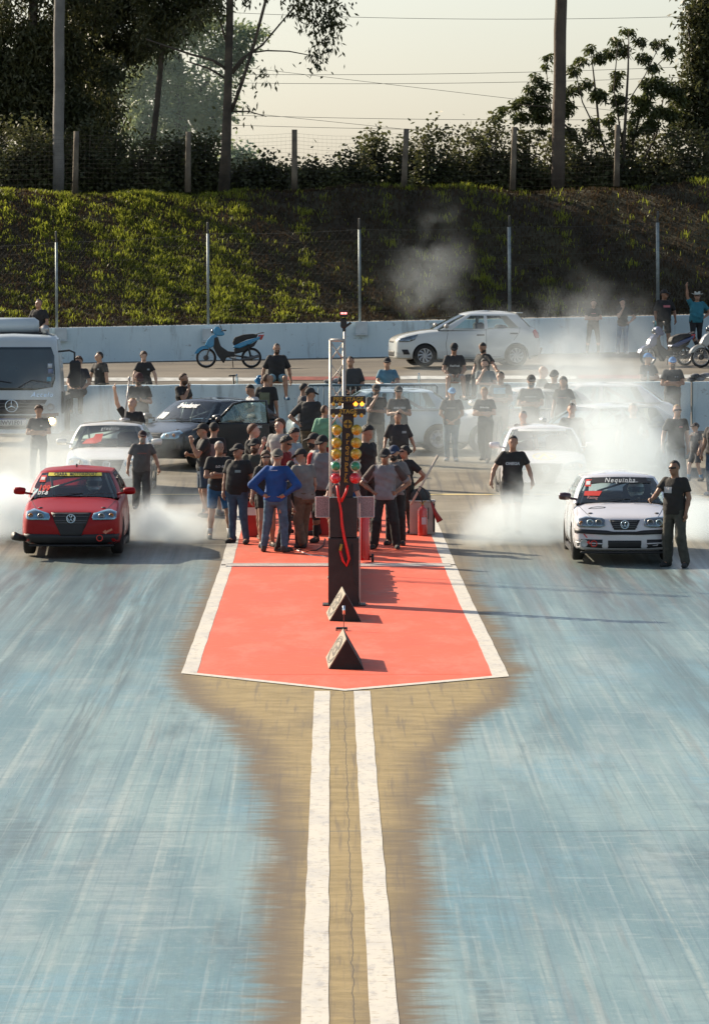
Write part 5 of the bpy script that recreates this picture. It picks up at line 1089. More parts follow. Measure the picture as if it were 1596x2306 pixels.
tv, tf = textmesh('LeeMax', .09, 'CENTER', .003); MB().add([(.04, .88+v[0], .84+v[1]) for v in tv], tf).build('lettering', CM['white'], d, fix=False)
# ---- silver-blue car behind the start tree
rf, sk, V, P = gol('race_car', 849, 107.0, -84, 'pale silver-blue hatchback side-on behind the starting lights, three men in front of it', P_BLU, wheelrim='rim')
# ---- white old hatch side-on, deep in smoke
rg, sk, V, P = gol('race_car', 1322, 110.3, -86, 'white hatchback side-on in the smoke near the barrier, red sticker in its rear side window', P_WHT)
rj, sk, V, P = gol('race_car', 1345, 100.5, -66, 'grey-white hatchback almost swallowed by smoke behind the white race car', paint('paint_grey', (.42, .44, .44), .35))
rh, sk, V, P = gol('race_car', 1218, 93.6, 0, 'white car facing forward in the smoke behind the walking man, round sticker on its bonnet', P_WHT); gol_front_g4(rh, sk, CM, P_WHT)
glass_patch(rh, V, P, [[(-.46, 1.27), (.46, 1.27), (.45, 1.31), (-.45, 1.31)]], CM['white'], 'windscreen_banner')
mb = MB(); 
for k in range(20): a, b = 2*math.pi*k/20, 2*math.pi*(k+1)/20; strokes(sk, mb, [(-.0+.21*math.cos(a), -1.45+.24*math.sin(a)), (-.0+.21*math.cos(b), -1.45+.24*math.sin(b))], .02, 'top', .004)
strokes(sk, mb, [(-.1, -1.6), (0, -1.28), (.1, -1.6)], .035, 'top', .004); mb.build('bonnet_sticker', CM['yel'], rh)
ri, sk, V, P = gol('race_car', 1172, 107.5, -70, 'white hatchback behind the men with folded arms, only its nose and wing showing', P_WH2)
# ---- silver five-door on the terrace
def five_door():
    g5 = lambda y: TZ(at(1060, 820, 130.3).x, y)+.02; r = carroot('parked_car', 1044, 130.3, -82, 'silver five-door hatchback parked on the raised terrace in front of the concrete wall', None, g5)
    r['category'] = 'parked car'; r.rotation_euler = (0, R(-0.0), R(-82)); p = gol_dims(cab=(-.80, 1.55)); p['tyre'] = .30; p['wf'] = -1.18; p['wr'] = 1.28
    p['st'] = [(-1.95, .56, .26, .42, .60, .66), (-1.92, .68, .22, .44, .68, .73), (-1.85, .75, .20, .46, .74, .79), (-1.7, .80, .19, .49, .79, .86), (-1.4, .822, .18, .52, .84, .93), (-.98, .83, .17, .55, .89, .99), (-.5, .83, .17, .57, .92, 1.01), (.3, .83, .17, .59, .96, 1.03), (1.1, .825, .18, .62, 1.0, 1.06), (1.55, .80, .21, .64, 1.02, 1.08), (1.78, .77, .26, .62, .98, 1.05), (1.90, .70, .29, .58, .86, .92), (1.95, .60, .32, .54, .74, .80)]
    p['gh'] = dict(wb=.77, wt=.56, zb=1.0, zt=1.41, fy=-.90, ty=-.10, ry=1.80, sy=1.42, crown=.08); p['side'] = [(-.46, .12, 'sw'), (.42, .43, 'p'), (.52, .51, 'sw'), (1.38, 1.02, 'p')]; p['split'] = [.46]
    sk, body, V, P = car_parts(r, p, P_SIL, CM)
    for sx in (1, -1):
        for wy in (p['wf'], p['wr']): wheel(r, sx*.73, wy, .30, CM, style='alloy')
    mirror(r, sk, .80, -.62, 1.06, mat('mirror_silver', (.35, .33, .31), .3, .2, .1), CM); wiper(r, CM, -.84); decks(r, CM); seatpart(r, CM); seatpart(r, CM, -.34)
    MB().box((0, 1.0, .75), (1.2, .14, .7), None, .05).build('rear_seat', CM['seat'], r)
    side_details(sk, r, CM, [[(-.55, .98), (-.62, .6), (-.58, .26), (.42, .24), (.47, .6), (.46, 1.0)], [(.47, .26), (1.0, .26), (1.15, .62), (1.36, .92), (1.38, 1.04)]])
    for ax in ('right', 'left'):
        for cy_, cz_ in ((.32, .84), (1.22, .88)): mb = MB(); sk.patch(mb, [(cy_-.11, cz_-.018), (cy_+.09, cz_-.018), (cy_+.09, cz_+.018), (cy_-.11, cz_+.018)], ax, .02, .05, .02); mb.build('door_handle', CM['black'], r)
        mb = MB(); sk.patch(mb, [(1.72, .92), (1.80, 1.02), (1.92, 1.0), (1.90, .76), (1.78, .76)], ax, .012, .05, .01); mb.build('tail_lamp', CM['tail'], r, True)
        mb = MB(); sk.patch(mb, [(-1.86, .74), (-1.36, .86), (-1.45, .72), (-1.60, .66), (-1.86, .66)], ax, .012, .05, .01); mb.build('headlight', CM['lampin'], r, True)
        mb = MB(); sk.patch(mb, [(-1.80, .46), (-1.64, .46), (-1.58, .33), (-1.74, .33)], ax, .008, .05, .006); mb.build('bumper_vent', CM['black'], r, True)
    mb = MB(); sk.patch(mb, [(-.36, .74), (.36, .74), (.34, .64), (-.34, .64)], 'front', .01, .06, .01); mb.build('grille', CM['grey'], r, True)
    mb = MB(); sk.patch(mb, [(-.5, .42), (.5, .42), (.45, .28), (-.45, .28)], 'front', .01, .06, .01); mb.build('air_intake', CM['black'], r, True)
    MB().tube([(0, 1.92, .36), (0, 2.06, .36), (0, 2.10, .42)], .03, 8).ell((0, 2.10, .46), (.035, .035, .035)).build('tow_ball', CM['grey'], r, True)
    MB().box((0, 1.42, 1.425), (1.0, .18, .03), None, .01).build('roof_spoiler', P_SIL, r)
five_door()
# ---- truck
def truck():
    Y = 109.6; r = empty('truck', (at(26, 900, Y).x, Y, G(Y)), 0, 'white lorry cab with dark windscreen and one lit yellow lamp at the left edge', 'truck'); Mw = mat('truck_white', (.50, .56, .58), .35, 0, .06, 2, coat=.6); Mk = CM['black']
    rows = []
    for y, w, z0, z1 in ((-.02, 1.00, .26, 2.30), (0, 1.05, .26, 2.36), (.06, 1.09, .26, 2.42), (.2, 1.10, .28, 2.46), (1.6, 1.10, .30, 2.48), (1.66, 1.06, .34, 2.44)):
        q = []; zs = np.linspace(z0, z1-.10, 12)
        tap = lambda z: w-(.10*max(0, (z-1.2)/1.2)**1.5); fwd = lambda z: y+(.22*max(0, (z-1.15)/1.2) if y < .5 else 0)
        q += [(tap(z), fwd(z), z) for z in zs]+[(tap(z1)-.06, fwd(z1), z1-.03), (tap(z1)-.16, fwd(z1)+.01, z1), (0, fwd(z1), z1+.03)]
        rows.append(q+[(-a, b, c) for a, b, c in q[-2::-1]])
    n = len(rows[0]); mb = MB(); mb.grid(rows); o = len(rows)*n; mb.f.append(tuple(range(n))); mb.f.append(tuple(range((len(rows)-1)*n, len(rows)*n))); cab = mb.build('cab', Mw, r, 2)
    sk = Skin(mb.v, mb.f); pt = lambda pl, nm, m, off=.012, th=.012, par=r: (lambda b: (sk.patch(b, pl, 'front', off, .12, th), b.build(nm, m, par, True))[1])(MB())
    pt([(-.92, 1.30), (-.98, 1.5), (-.95, 2.0), (-.88, 2.2), (.88, 2.2), (.95, 2.0), (.98, 1.5), (.92, 1.30), (.5, 1.235), (-.5, 1.235)], 'windscreen', mat('truck_glass', (.012, .03, .035), .08, 0, .2, 2, coat=1))
    pt([(-.80, 1.02), (.80, 1.02), (.62, .70), (-.62, .70)], 'grille', Mk); pt([(-1.0, .60), (1.0, .60), (1.0, .67), (-1.0, .67)], 'grille_trim', Mk); pt([(-.78, .36), (.78, .36), (.74, .46), (-.74, .46)], 'bumper_slot', Mk)
    for z in (.93, .86, .79): pt([(-.70, z-.012), (.70, z-.012), (.72, z+.012), (-.72, z+.012)], 'grille_slat', CM['grey'], .02)
    c = sk.drop(0, .88, 'front', .03); s = MB(); s.lathe([(.125, -.008), (.145, -.008), (.145, .008), (.125, .008)], 'y', c, 28, True)
    for a in (90, 210, 330): s.tube([tuple(c), (c.x+.13*math.cos(R(a)), c.y-.004, c.z+.13*math.sin(R(a)))], [.022, .006], 5)
    s.build('badge', CM['chrome'], r, True)
    text_on(sk, r, 'Accelo', .68, 1.13, .15, CM['chrome'], shear=.3, bold=.003, off=.016, sp=1.2)
    for s_ in (-1, 1):
        hl = None
        for cx, rr_ in ((.70, .075), (.88, .09)):
            q = sk.drop(s_*cx, .86, 'front', .015); a = MB(); a.lathe([(rr_, .02), (rr_, -.02), (rr_*.85, -.022), (rr_*.6, 0), (.001, .006)], 'y', q, 18); a.build('headlight', CM['rim'], r, 2)
        pt([(s_*.66, .64), (s_*.66, .71), (s_*1.05, .73), (s_*1.05, .66)][::-s_ or 1], 'indicator', mat('indicator_smoked', (.12, .05, .03), .3))
        q = sk.drop(s_*.88, .30+.08, 'front', .02); MB().lathe([(.07, .02), (.07, -.02), (.05, -.02), (.001, .0)], 'y', q, 14).build('fog_lamp', CM['rim'], r, 2)
        m = MB(); m.tube([(s_*1.05, .12, 2.1), (s_*1.30, -.02, 2.13), (s_*1.42, -.05, 2.08), (s_*1.42, -.05, 1.9)], .022, 6); m.build('mirror_arm', Mk, r, True); m = MB(); m.box((s_*1.43, -.05, 1.60), (.24, .12, .62), None, .05).box((s_*1.43, -.05, 1.16), (.22, .11, .20), None, .04); m.build('mirror', Mk, r)
        w = MB(); w.lathe([(.25, -.13), (.42, -.13), (.45, -.09), (.45, .09), (.42, .13), (.25, .13)], 'x', (s_*.92, .95, .45), 26, True); w.build('wheel', CM['tyre'], r, 2)
        st = MB(); st.box((s_*1.12, .75, .95), (.06, .8, .5), None, .02); st.build('side_step', Mk, r)
    q = sk.drop(.90, .545, 'front', .02); MB().ell(q, (.075, .03, .075), 16, 10).build('lit_lamp', mat('lamp_lit', (1, .8, .4), .4, emis=(1, .62, .22), es=14), r, True)
    pt([(-.33, .43), (.33, .43), (.33, .60), (-.33, .60)], 'number_plate', CM['white'], .03, .012); pt([(-.33, .575), (.33, .575), (.33, .60), (-.33, .60)], 'plate_band', mat('plate_blue', (.02, .06, .25), .5), .036, .003)
    text_on(sk, r, 'IWV1F01', 0, .50, .13, CM['black'], 'plate_lettering', bold=.004, off=.038)
    for k, (x, z) in enumerate(((.86, 1.78), (.87, 1.66), (.84, 1.48))): pt([(x-.05, z-.05), (x+.05, z-.05), (x+.05, z+.05), (x-.05, z+.05)], 'windscreen_sticker', mat('sticker_blue%d' % k, [(.5, .55, .6), (.2, .25, .4), (.1, .35, .5)][k], .5), .02, .002)
    for x in (-.7, .15): MB().tube([tuple(sk.drop(x, 1.29, 'front', .03)), tuple(sk.drop(x+.3, 1.46, 'front', .03)), tuple(sk.drop(x+.7, 1.40, 'front', .03))], .012, 5).build('wiper', Mk, r)
    t = MB(); t.tube([(-1.0, 1.2, 2.66), (-.92, 1.2, 2.66), (.45, 1.2, 2.66), (.55, 1.2, 2.66)], [.12, .19, .19, .12], 18); t.build('roof_tank', Mw, r, True)
    MB().box((-.2, 1.2, 2.49), (1.7, .5, .06)).build('roof_tray', Mk, r); MB().tube([(.72, 1.4, 2.40), (.72, .75, 2.58), (.72, .6, 2.60)], [.07, .08, .10], 14).build('air_horn', CM['rim'], r, True)
    MB().box((0, 3.6, .72), (.9, 5.4, .22)).build('chassis', Mk, r); MB().box((0, 4.1, .98), (2.15, 4.6, .12)).box((0, 1.85, 1.6), (2.0, .06, 1.2)).build('flatbed', mat('flatbed_dark', (.06, .06, .055), .8), r)
    for s_ in (-1, 1): w = MB(); w.lathe([(.25, -.2), (.42, -.2), (.45, -.16), (.45, .16), (.42, .2), (.25, .2)], 'x', (s_*.85, 4.6, .45), 26, True); w.build('wheel', CM['tyre'], r, 2)
truck()
# ================================================================ START-LINE EQUIPMENT
Mblk = mat('painted_black_steel', (.022, .022, .02), .55, 0, .3, 5, .1, 30); Mtruss = mat('truss_aluminium', (.50, .46, .40), .45, .4, .1, 8)
def px3(x, y, Y, o): return at(x, y, Y)-o
def starting_tree():
    Y = 70.0; s = pxm(Y); o = Vector((at(775, 1365, Y).x, Y, 0)); r = empty('starting_lights', o, 0, 'black drag-race starting light post with amber, green and red lamps on the red pad', 'starting lights'); Z = lambda y: at(775, y, Y).z; X = lambda x: at(x, 1200, Y).x-o.x
    def bx(name, x0, x1, y0, y1, dy0, dy1, m, bev=.006, par=r): a = MB(); a.box(((X(x0)+X(x1))/2, (dy0+dy1)/2, (Z(y0)+Z(y1))/2), (X(x1)-X(x0), dy1-dy0, abs(Z(y0)-Z(y1))), None, bev); return a.build(name, m, par)
    bx('base_box', 739, 808, 1212, 1365, 0, .34, Mblk); bx('upper_box', 742, 804, 1121, 1211, .02, .32, Mblk)
    MB().box((0, .17, .012), (.62, .44, .024)).build('base_plate', Mblk, r); MB().box((X(808)+.012, .02, .75), (.02, .02, 1.45)).build('edge_strip', Mtruss, r)
    Mg = mat('speckled_panel', (.44, .38, .38), .7, 0, .3, 60, c2=(.22, .18, .19))
    for a, b in ((711, 741), (805, 842)):
        q = bx('side_panel', a, b, 1122, 1166, .30, .34, Mg, .003); f = MB(); x0, x1, z0, z1 = X(a), X(b), Z(1167), Z(1121)
        for c, d in (((x0, z0), (x1, z0)), ((x1, z0), (x1, z1)), ((x1, z1), (x0, z1)), ((x0, z1), (x0, z0))): f.tube([(c[0], .295, c[1]), (d[0], .295, d[1])], .009, 6)
        f.build('panel_frame', mat('frame_pale', (.6, .56, .54), .5), q)
    a = MB(); a.add([(X(764), -.03+.12, Z(1121)), (X(795), .09, Z(1121)), (X(797), .09, Z(893)), (X(773), .09, Z(893)), (X(764), .21, Z(1121)), (X(795), .21, Z(1121)), (X(797), .21, Z(893)), (X(773), .21, Z(893))], [(0, 1, 2, 3), (7, 6, 5, 4), (0, 4, 5, 1), (1, 5, 6, 2), (2, 6, 7, 3), (3, 7, 4, 0)]); a.build('column', Mblk, r)
    My = mat('lettering_amber', (.40, .27, .03), .5)
    for y0, y1, t, x0, x1 in ((892, 908, 'PRE. STAGE', 744, 823), (921, 934, 'STAGE', 744, 823)):
        q = bx('lamp_bar', x0, x1, y0, y1, .02, .26, Mblk); V, F = textmesh(t, .085, 'CENTER', .002); MB().add([(X(784)+v[0], .014, Z((y0+y1)/2)+v[1]+.005) for v in V], F).build('lettering', My, q, fix=False)
    for k, ch in enumerate('Produpark'):
        yy = 980+k*(1091-980)/9+3; V, F = textmesh(ch, .105, 'CENTER', .003); xx = 783-k*.55; MB().add([(X(xx)+v[0], .084, Z(yy)+v[1]) for v in V], F).build('lettering', My, r, fix=False)
    e = MB(); cx, cz = X(783), Z(955)
    for k in range(4):
        a0 = R(90*k+5); pts = [(cx+.012*math.cos(R(90*k+45))*1.4, cz+.012*math.sin(R(90*k+45))*1.4)]+[(cx+.062*math.cos(a0+R(80)*j/6), cz+.062*math.sin(a0+R(80)*j/6)) for j in range(7)]; e.prism(pts, .078, .084, 'y')
    e.build('round_emblem', My, r)
    Ms = {'amber': mat('lamp_amber', (.62, .36, .012), .12, 0, .35, 14, coat=1), 'green': mat('lamp_green', (.01, .22, .09), .12, 0, .2, 8, coat=1), 'red': mat('lamp_red', (.65, .008, .02), .12, 0, .15, 8, coat=1), 'hot': mat('lamp_amber_lit', (.9, .35, .05), .3, emis=(1, .28, .02), es=2.2)}
    Mclear = glass('lamp_clear', (.9, .95, .9), .6)
    for row, (yy, kd) in enumerate(((968, 'amber'), (997, 'amber'), (1022, 'amber'), (1050, 'green'), (1077, 'red'))):
        for sd, xx in ((-1, 758-row*.8), (1, 803-row*.9)):
            c = Vector((X(xx), .02, Z(yy))); L_ = bpy.data.objects.new('lamp', None); COL.objects.link(L_); L_.parent = r; L_.location = c; rr_ = .076
            b = MB(); b.lathe([(.001, -.075), (.035, -.068), (.058, -.045), (.068, -.012), (.066, 0), (.001, .002)], 'y', (0, 0, 0), 20); b.build('lens', Ms[kd], L_, True)
            b = MB(); b.lathe([(.066, -.004), (rr_, -.010), (rr_+.003, .004), (rr_-.006, .03), (.045, .09), (.02, .12), (.001, .12)], 'y', (0, 0, 0), 20); b.build('lamp_housing', {'amber': mat('housing_amber', (.55, .42, .10), .2, .6, .2), 'green': mat('housing_pale', (.55, .58, .50), .2, .5, .2), 'red': Ms['red']}[kd], L_, True)
            MB().tube([(0, .08, 0), (-sd*.10, .10, .01)], .014, 6).build('lamp_bracket', Mblk, L_, True)
    for yb, xs in ((909, (750.5, 765, 800.5, 815)), (935, (750.5, 764, 799.5, 814))):
        for k, xx in enumerate(xs):
            hot = yb == 909 and k > 1; c = (X(xx), .06, Z(yb)+.006); b = MB(); b.ell(c, (.034, .05, .042), 14, 9); b.build('small_lamp', Ms['hot'] if hot else Ms['amber'], r, True)
    w = MB(); Pt = [(759, 1093), (762, 1118), (768, 1150), (770, 1180), (775, 1210), (781, 1235), (786, 1258), (780, 1274), (772, 1262), (766, 1240)]
    w.tube([(X(x), -.03, Z(y)) for x, y in Pt], [.018]*3+[.022]*4+[.02]*3, 8); w.tube([(X(783), .02, Z(1093)), (X(779), .0, Z(1108)), (X(768), -.03, Z(1130))], .018, 8); w.build('red_cable', mat('cable_red', (.72, .015, .012), .4), r, True)
    MB().tube([(X(766), -.035, Z(1240)), (X(769), -.035, Z(1225))], .02, 8).build('cable_plug', mat('plug_yellow', (.4, .28, .04), .5), r, True)
    MB().tube([(X(792), -.02, Z(1225)), (X(796), -.03, Z(1290)), (X(806), -.04, Z(1340)), (X(811), -.02, Z(1362))], .006, 5).build('thin_cable', Mblk, r, True)
starting_tree()
def truss():
    Y = 76.0; x0, x1 = at(744, 900, Y).x, at(774, 900, Y).x; o = Vector((x0, Y, 0)); r = empty('truss_tower', o, 0, 'pale aluminium lattice tower rising behind the starting lights', 'truss'); w = x1-x0; H = at(760, 766, Y).z; t = MB()
    for a, b in ((0, 0), (w, 0), (0, .26), (w, .26)): t.tube([(a, b, 0), (a, b, H)], .022, 8)
    for a, b in (((0, 0, H), (w, 0, H)), ((0, .26, H), (w, .26, H)), ((0, 0, H), (0, .26, H)), ((w, 0, H), (w, .26, H))): t.tube([a, b], .022, 8)
    t.build('chord', Mtruss, r, True); n = 11; d = MB()
    for k in range(n): z0, z1 = H*k/n, H*(k+1)/n; a, b = (0, w) if k % 2 else (w, 0); d.tube([(a, 0, z0+.03), (b, 0, z1-.03)], .014, 6); d.tube([(b, .26, z0+.03), (a, .26, z1-.03)], .010, 6)
    d.build('brace', Mtruss, r, True); MB().box((w/2, .13, .01), (.30, .36, .02)).build('base_plate', Mtruss, r)
    Y = 77.0; o = Vector((at(776, 900, Y).x, Y, 0)); r = empty('display_mast', o, 0, 'slim mast behind the lattice tower carrying a small red digital display', 'display'); Z = lambda y: at(775, y, Y).z
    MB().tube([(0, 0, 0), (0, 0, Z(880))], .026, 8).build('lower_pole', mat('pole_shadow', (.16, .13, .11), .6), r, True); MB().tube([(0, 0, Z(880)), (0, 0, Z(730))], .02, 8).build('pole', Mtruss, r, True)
    MB().box((-.015, 0, Z(727)), (.10, .10, .16), None, .02).box((-.01, 0, Z(738)), (.05, .05, .10)).tube([(.0, 0, Z(737)), (.10, 0, Z(726))], .02, 6).build('bracket', Mblk, r)
    b = MB().box((-.015, -.02, Z(706)), (.13, .12, .10), None, .008).build('display_housing', Mblk, r); MB().box((-.015, -.083, Z(705)), (.108, .006, .035)).build('display_face', mat('display_glow', (.3, .03, .03), .4, emis=(1, .12, .10), es=.5), b)
    V, F = textmesh('88.88', .042, 'CENTER', .001); MB().add([(-.015+v[0], -.088, Z(705)+v[1]) for v in V], F).build('digits', mat('digit_glow', (.9, .4, .4), .4, emis=(1, .45, .42), es=1.3), b, fix=False)
truss()
def block(name, label, fl, fr, fa, bl, ba, logo):
    A, B = gnd(*fl), gnd(*fr); L0 = gnd(*bl); A.z = B.z = L0.z = .004; D = L0-A; D.x += .0; ap = at(fa[0], fa[1], (A.y+B.y)/2); C_ = Vector(ap); o = Vector(A)
    b = MB(); f = [Vector((0, 0, 0)), B-A, C_-A]; th = .0; k = [p+D for p in f]
    root = empty(name, o, 0, label, 'marker block', 'black triangular blocks on the red pad')
    b.add(f+k, [(0, 1, 2), (5, 4, 3), (0, 3, 4, 1), (1, 4, 5, 2)]); b.build('block_body', mat('block_black', (.018, .016, .014), .75, 0, .3, 6, .2, 30), root)
    n = (f[2]-f[0]).cross(D).normalized(); n = n if n.x < 0 else -n; e = f[2]-f[0]; q = [f[0]+n*.012, f[0]+D+n*.012, f[0]+D+e+n*.012, f[0]+e+n*.012]
    Mp = mat('block_panel', (.25, .22, .15), .7, 0, .25, 4, c2=(.16, .14, .10)); b = MB(); b.add([f[0], f[0]+D, f[0]+D+e, f[0]+e]+q, [(4, 5, 6, 7), (0, 4, 7, 3), (0, 1, 5, 4), (1, 2, 6, 5), (2, 3, 7, 6)]); pn = b.build('side_panel', Mp, root)
    c = f[0]+D*.5+e*.46+n*.016; dk = MB()
    def arc(r0, r1, a0, a1, m=14): 
        rows = []
        for j in range(m+1): a = R(a0+(a1-a0)*j/m); rows.append([tuple(c+D*(r_*math.cos(a))+e*(r_*.92*math.sin(a))) for r_ in (r0, r1)])
        dk.grid(rows)
    arc(.44, .47, 0, 360, 40); arc(.36, .41, 20, 160); arc(.36, .41, 200, 340); arc(.28, .31, -30, 210); 
    for (u0, v0, u1, v1) in ((-.2, -.16, -.1, .14), (-.06, -.16, .16, -.10), (-.06, .04, .16, .12), (.1, -.1, .17, .06)): dk.add([tuple(c+D*u+e*v) for u, v in ((u0, v0), (u1, v0), (u1, v1), (u0, v1))], [(0, 1, 2, 3)])
    dk.build('worn_emblem', mat('emblem_brown', (.07, .06, .045), .7), pn, fix=False)
    return root
block('marker_block', 'black triangular block with worn pale side panel, nearest to the tip of the red pad', (741.5, 1507.7), (819.5, 1509), (781, 1440.6), (735.4, 1482), (774, 1418), 1)
block('marker_block', 'black triangular block with circular emblem on its side, at the foot of the starting lights', (743, 1399.5), (813, 1401), (779, 1339), (736, 1381), (770, 1323), 1)
def sensor():
    p = gnd(769, 1421); r = empty('beam_reflector', p, 0, 'small silver reflector tube on a thin stick between the two triangular blocks', 'reflector'); MB().box((0, 0, .035), (.155, .12, .03), None, .006).box((-.07, 0, .015), (.012, .1, .03)).box((.07, 0, .015), (.012, .1, .03)).build('base', Mblk, r)
    MB().tube([(.03, 0, .04), (.03, 0, .24)], .005, 6).build('stick', mat('stick_red_brown', (.2, .05, .04), .6), r); MB().lathe([(.001, .22), (.017, .22), (.017, .34), (.001, .34)], 'z', (.03, 0, 0), 16).build('tube', mat('tube_mirror', (.75, .78, .85), .12, 1, .1), r, True)
sensor()
def case():  # hidden low case added so that its shadow falls right of the starting lights
    b = MB(); z = lambda k: .50+.03*math.sin(k*2.3)
    for k in range(6): b.box((.0, .6+k*1.28, .25), (.30, 1.2, z(k)), None, .03); b.box((.17, .6+k*1.28+.2, .45), (.06, .3, .08), None, .02)
    o = b.build('shadow_casting_case', Mblk); o.location = (at(776, 1300, 74).x-.05, 71.0, .004); tag(o, 'added low black case hidden behind the starting lights to shade the pad', 'shadow caster')
case()
def extinguisher():
    p = gnd(951, 1205); s = pxm(p.y); r = empty('fire_extinguisher', p+Vector((0, -.16, 0)), 0, 'red fire extinguisher with black hose standing against the pale box', 'fire extinguisher'); Mr = mat('extinguisher_red', (.50, .02, .012), .25, 0, .1, 4, coat=1)
    MB().lathe([(.001, 0), (.085, 0), (.088, .03), (.088, .42), (.075, .47), (.035, .50), (.03, .53), (.001, .53)], 'z', (0, 0, 0), 20).build('cylinder', Mr, r, 2)
    MB().lathe([(.001, .53), (.022, .53), (.022, .58), (.001, .58)], 'z', (0, 0, 0), 12).tube([(0, 0, .58), (.06, -.0, .61)], .01, 5).tube([(0, 0, .56), (-.06, 0, .58)], .01, 5).build('valve', mat('brass', (.45, .30, .10), .35, .6), r, True)
    MB().tube([(.0, -.02, .56), (-.05, -.03, .72), (-.10, -.03, .80), (-.06, -.03, .86), (.02, -.03, .82), (.12, -.03, .66), (.16, -.03, .55)], .010, 8).build('hose', Mblk, r, True); MB().tube([(.15, -.03, .58), (.22, -.03, .40), (.30, -.03, .25)], [.015, .035, .06], 10).build('horn', mat('horn_red', (.30, .03, .025), .5), r, True)
    MB().box((.02, -.085, .26), (.08, .012, .12)).build('label_plate', mat('label_pale', (.5, .5, .55), .6), r)
    b = empty('metal_box', p+Vector((.0, .28, 0)), 0, 'pale painted metal box on the pad edge behind the fire extinguisher', 'box'); MB().box((0, 0, .29), (.44, .5, .56), None, .012).build('box_body', mat('box_cream', (.50, .43, .36), .6, 0, .1, 3, .1), b); MB().box((0, 0, .585), (.46, .52, .03), None, .008).build('lid', mat('box_lid', (.55, .5, .43), .6), b)
    MB().box((.20, -.252, .3), (.03, .01, .5)).box((.10, -.253, .38), (.012, .01, .2)).build('latch', Mblk, b)
    c = MB().ell((0, 0, 0), (.18, .2, .15), 16, 8).build('black_helmet_bag', mat('bag_black', (.04, .045, .045), .8, 0, .2, 4, .4, 9), None, True); c.location = p+Vector((-.03, .30, .66)); tag(c, 'black rounded bag lying on top of the pale metal box', 'bag')
    a, e = at(925, 1136, p.y-.05), at(986, 1026, p.y+.25); q = MB().tube([a-a, e-a], .020, 10).build('pale_pole', mat('pole_wood_pale', (.55, .45, .36), .6), None, True); q.location = a; tag(q, 'pale straight pole leaning out from the metal box beside the extinguisher', 'pole')
extinguisher()
p = gnd(821, 1266); r = empty('red_cylinder', p, 0, 'tall red cylinder on a black wheeled foot right of the starting lights', 'gas cylinder'); MB().lathe([(.001, .03), (.084, .03), (.086, .06), (.086, .76), (.06, .82), (.001, .84)], 'z', (0, 0, 0), 22).build('cylinder', mat('cylinder_red', (.55, .015, .015), .3, 0, .1, 3, coat=.6), r, 2)
MB().tube([(-.10, 0, .09), (.13, 0, .09)], .014, 8).lathe([(.001, .11), (.07, .11), (.07, .15), (.001, .15)], 'x', (0, 0, .07), 18).build('wheel', Mblk, r, True)
# blue folding chair back behind the pad, board, cables
p = gnd(824, 1196); r = empty('folding_chair', p, R(15), 'blue folding chair showing behind the starting lights', 'chair'); Mb = mat('chair_blue', (.01, .16, .48), .7, 0, .15, 5, .2, 20); Mf = mat('chair_frame', (.3, .3, .3), .4, .6)
MB().box((0, .18, .62), (.44, .03, .46), None, .01).build('backrest', Mb, r); MB().box((0, -.02, .40), (.44, .40, .03), None, .01).build('seat', Mb, r)
for a, b in ((-.22, -.2), (.22, -.2), (-.22, .2), (.22, .2)): MB().tube([(a, b, 0), (a, b*.9, .85 if b > 0 else .42)], .012, 6).build('leg', Mf, r, True)
def board(x0, x1, y, Y, h, label, m1, m2):
    a, b = at(x0, y, Y), at(x1, y, Y); r = empty('sponsor_board', (a.x, Y, G(Y)), 0, label, 'board'); w = b.x-a.x; MB().box((w/2, 0, h/2), (w, .05, h), None, .008).build('panel', m1, r); MB().box((w/2, -.028, h*.72), (w*.98, .006, h*.22)).build('white_band', m2, r)
    for x in (.03, w-.03): MB().box((x, .06, h*.45), (.03, .10, h*.9)).build('stay', Mblk, r)
board(553, 585, 1180, 84.6, .62, 'red board standing behind the bearded man on the pad', mat('board_red', (.42, .03, .025), .6), CM['white']); board(694, 742, 1180, 85.0, .5, 'red board with white band between the legs left of the starting lights', mat('board_red', (.4, .03, .03), .6), CM['white'])
a = gnd(640, 1236); Pc = [gnd(x, y)-a+Vector((0, 0, .012)) for x, y in ((640, 1236), (655, 1241), (672, 1238), (690, 1243), (712, 1241), (728, 1230), (731, 1214))]
o = MB().tube(Pc, .009, 6).build('ground_cable', Mblk, None, True); o.location = a; tag(o, 'black cable curling over the pad at the blue-shirted man\'s feet', 'cable')
a = gnd(668, 1240); Pc = [gnd(x, y)-a+Vector((0, 0, .01)) for x, y in ((668, 1240), (684, 1246), (700, 1252), (718, 1252), (736, 1256))]
o = MB().tube(Pc, .007, 6).build('ground_cable', CM['white'], None, True); o.location = a; tag(o, 'thin white cable on the pad running to the starting lights', 'cable')
# ---- steel railing in front of the barrier
def railing(x0, x1, Y, label):
    a, b = at(x0, 900, Y), at(x1, 900, Y); w = b.x-a.x; r = empty('crowd_barrier', (a.x, Y, G(Y)), 0, label, 'crowd barrier', 'steel crowd barriers'); Ms = mat('barrier_blue_steel', (.07, .12, .15), .5, .3, .15); H = 1.14
    MB().tube([(0, 0, .12), (0, 0, H-.04), (.04, 0, H), (w-.04, 0, H), (w, 0, H-.04), (w, 0, .12)], .024, 8).tube([(0, 0, .22), (w, 0, .22)], .018, 6).build('frame', Ms, r, True)
    n = int(w/.125)
    for k in range(1, n): MB().tube([(w*k/n, 0, .22), (w*k/n, 0, H-.02)], .010, 6).build('bar', Ms, r, True)
    for x in (.15, w-.15): MB().tube([(x, -.28, .02), (x, 0, .16), (x, .28, .02)], .018, 6).build('foot', Ms, r, True)
railing(692, 838, 114.6, 'steel railing left of the starting lights in front of the barrier wall'); railing(843, 984, 114.6, 'steel railing right of the starting lights behind the silver-blue car')
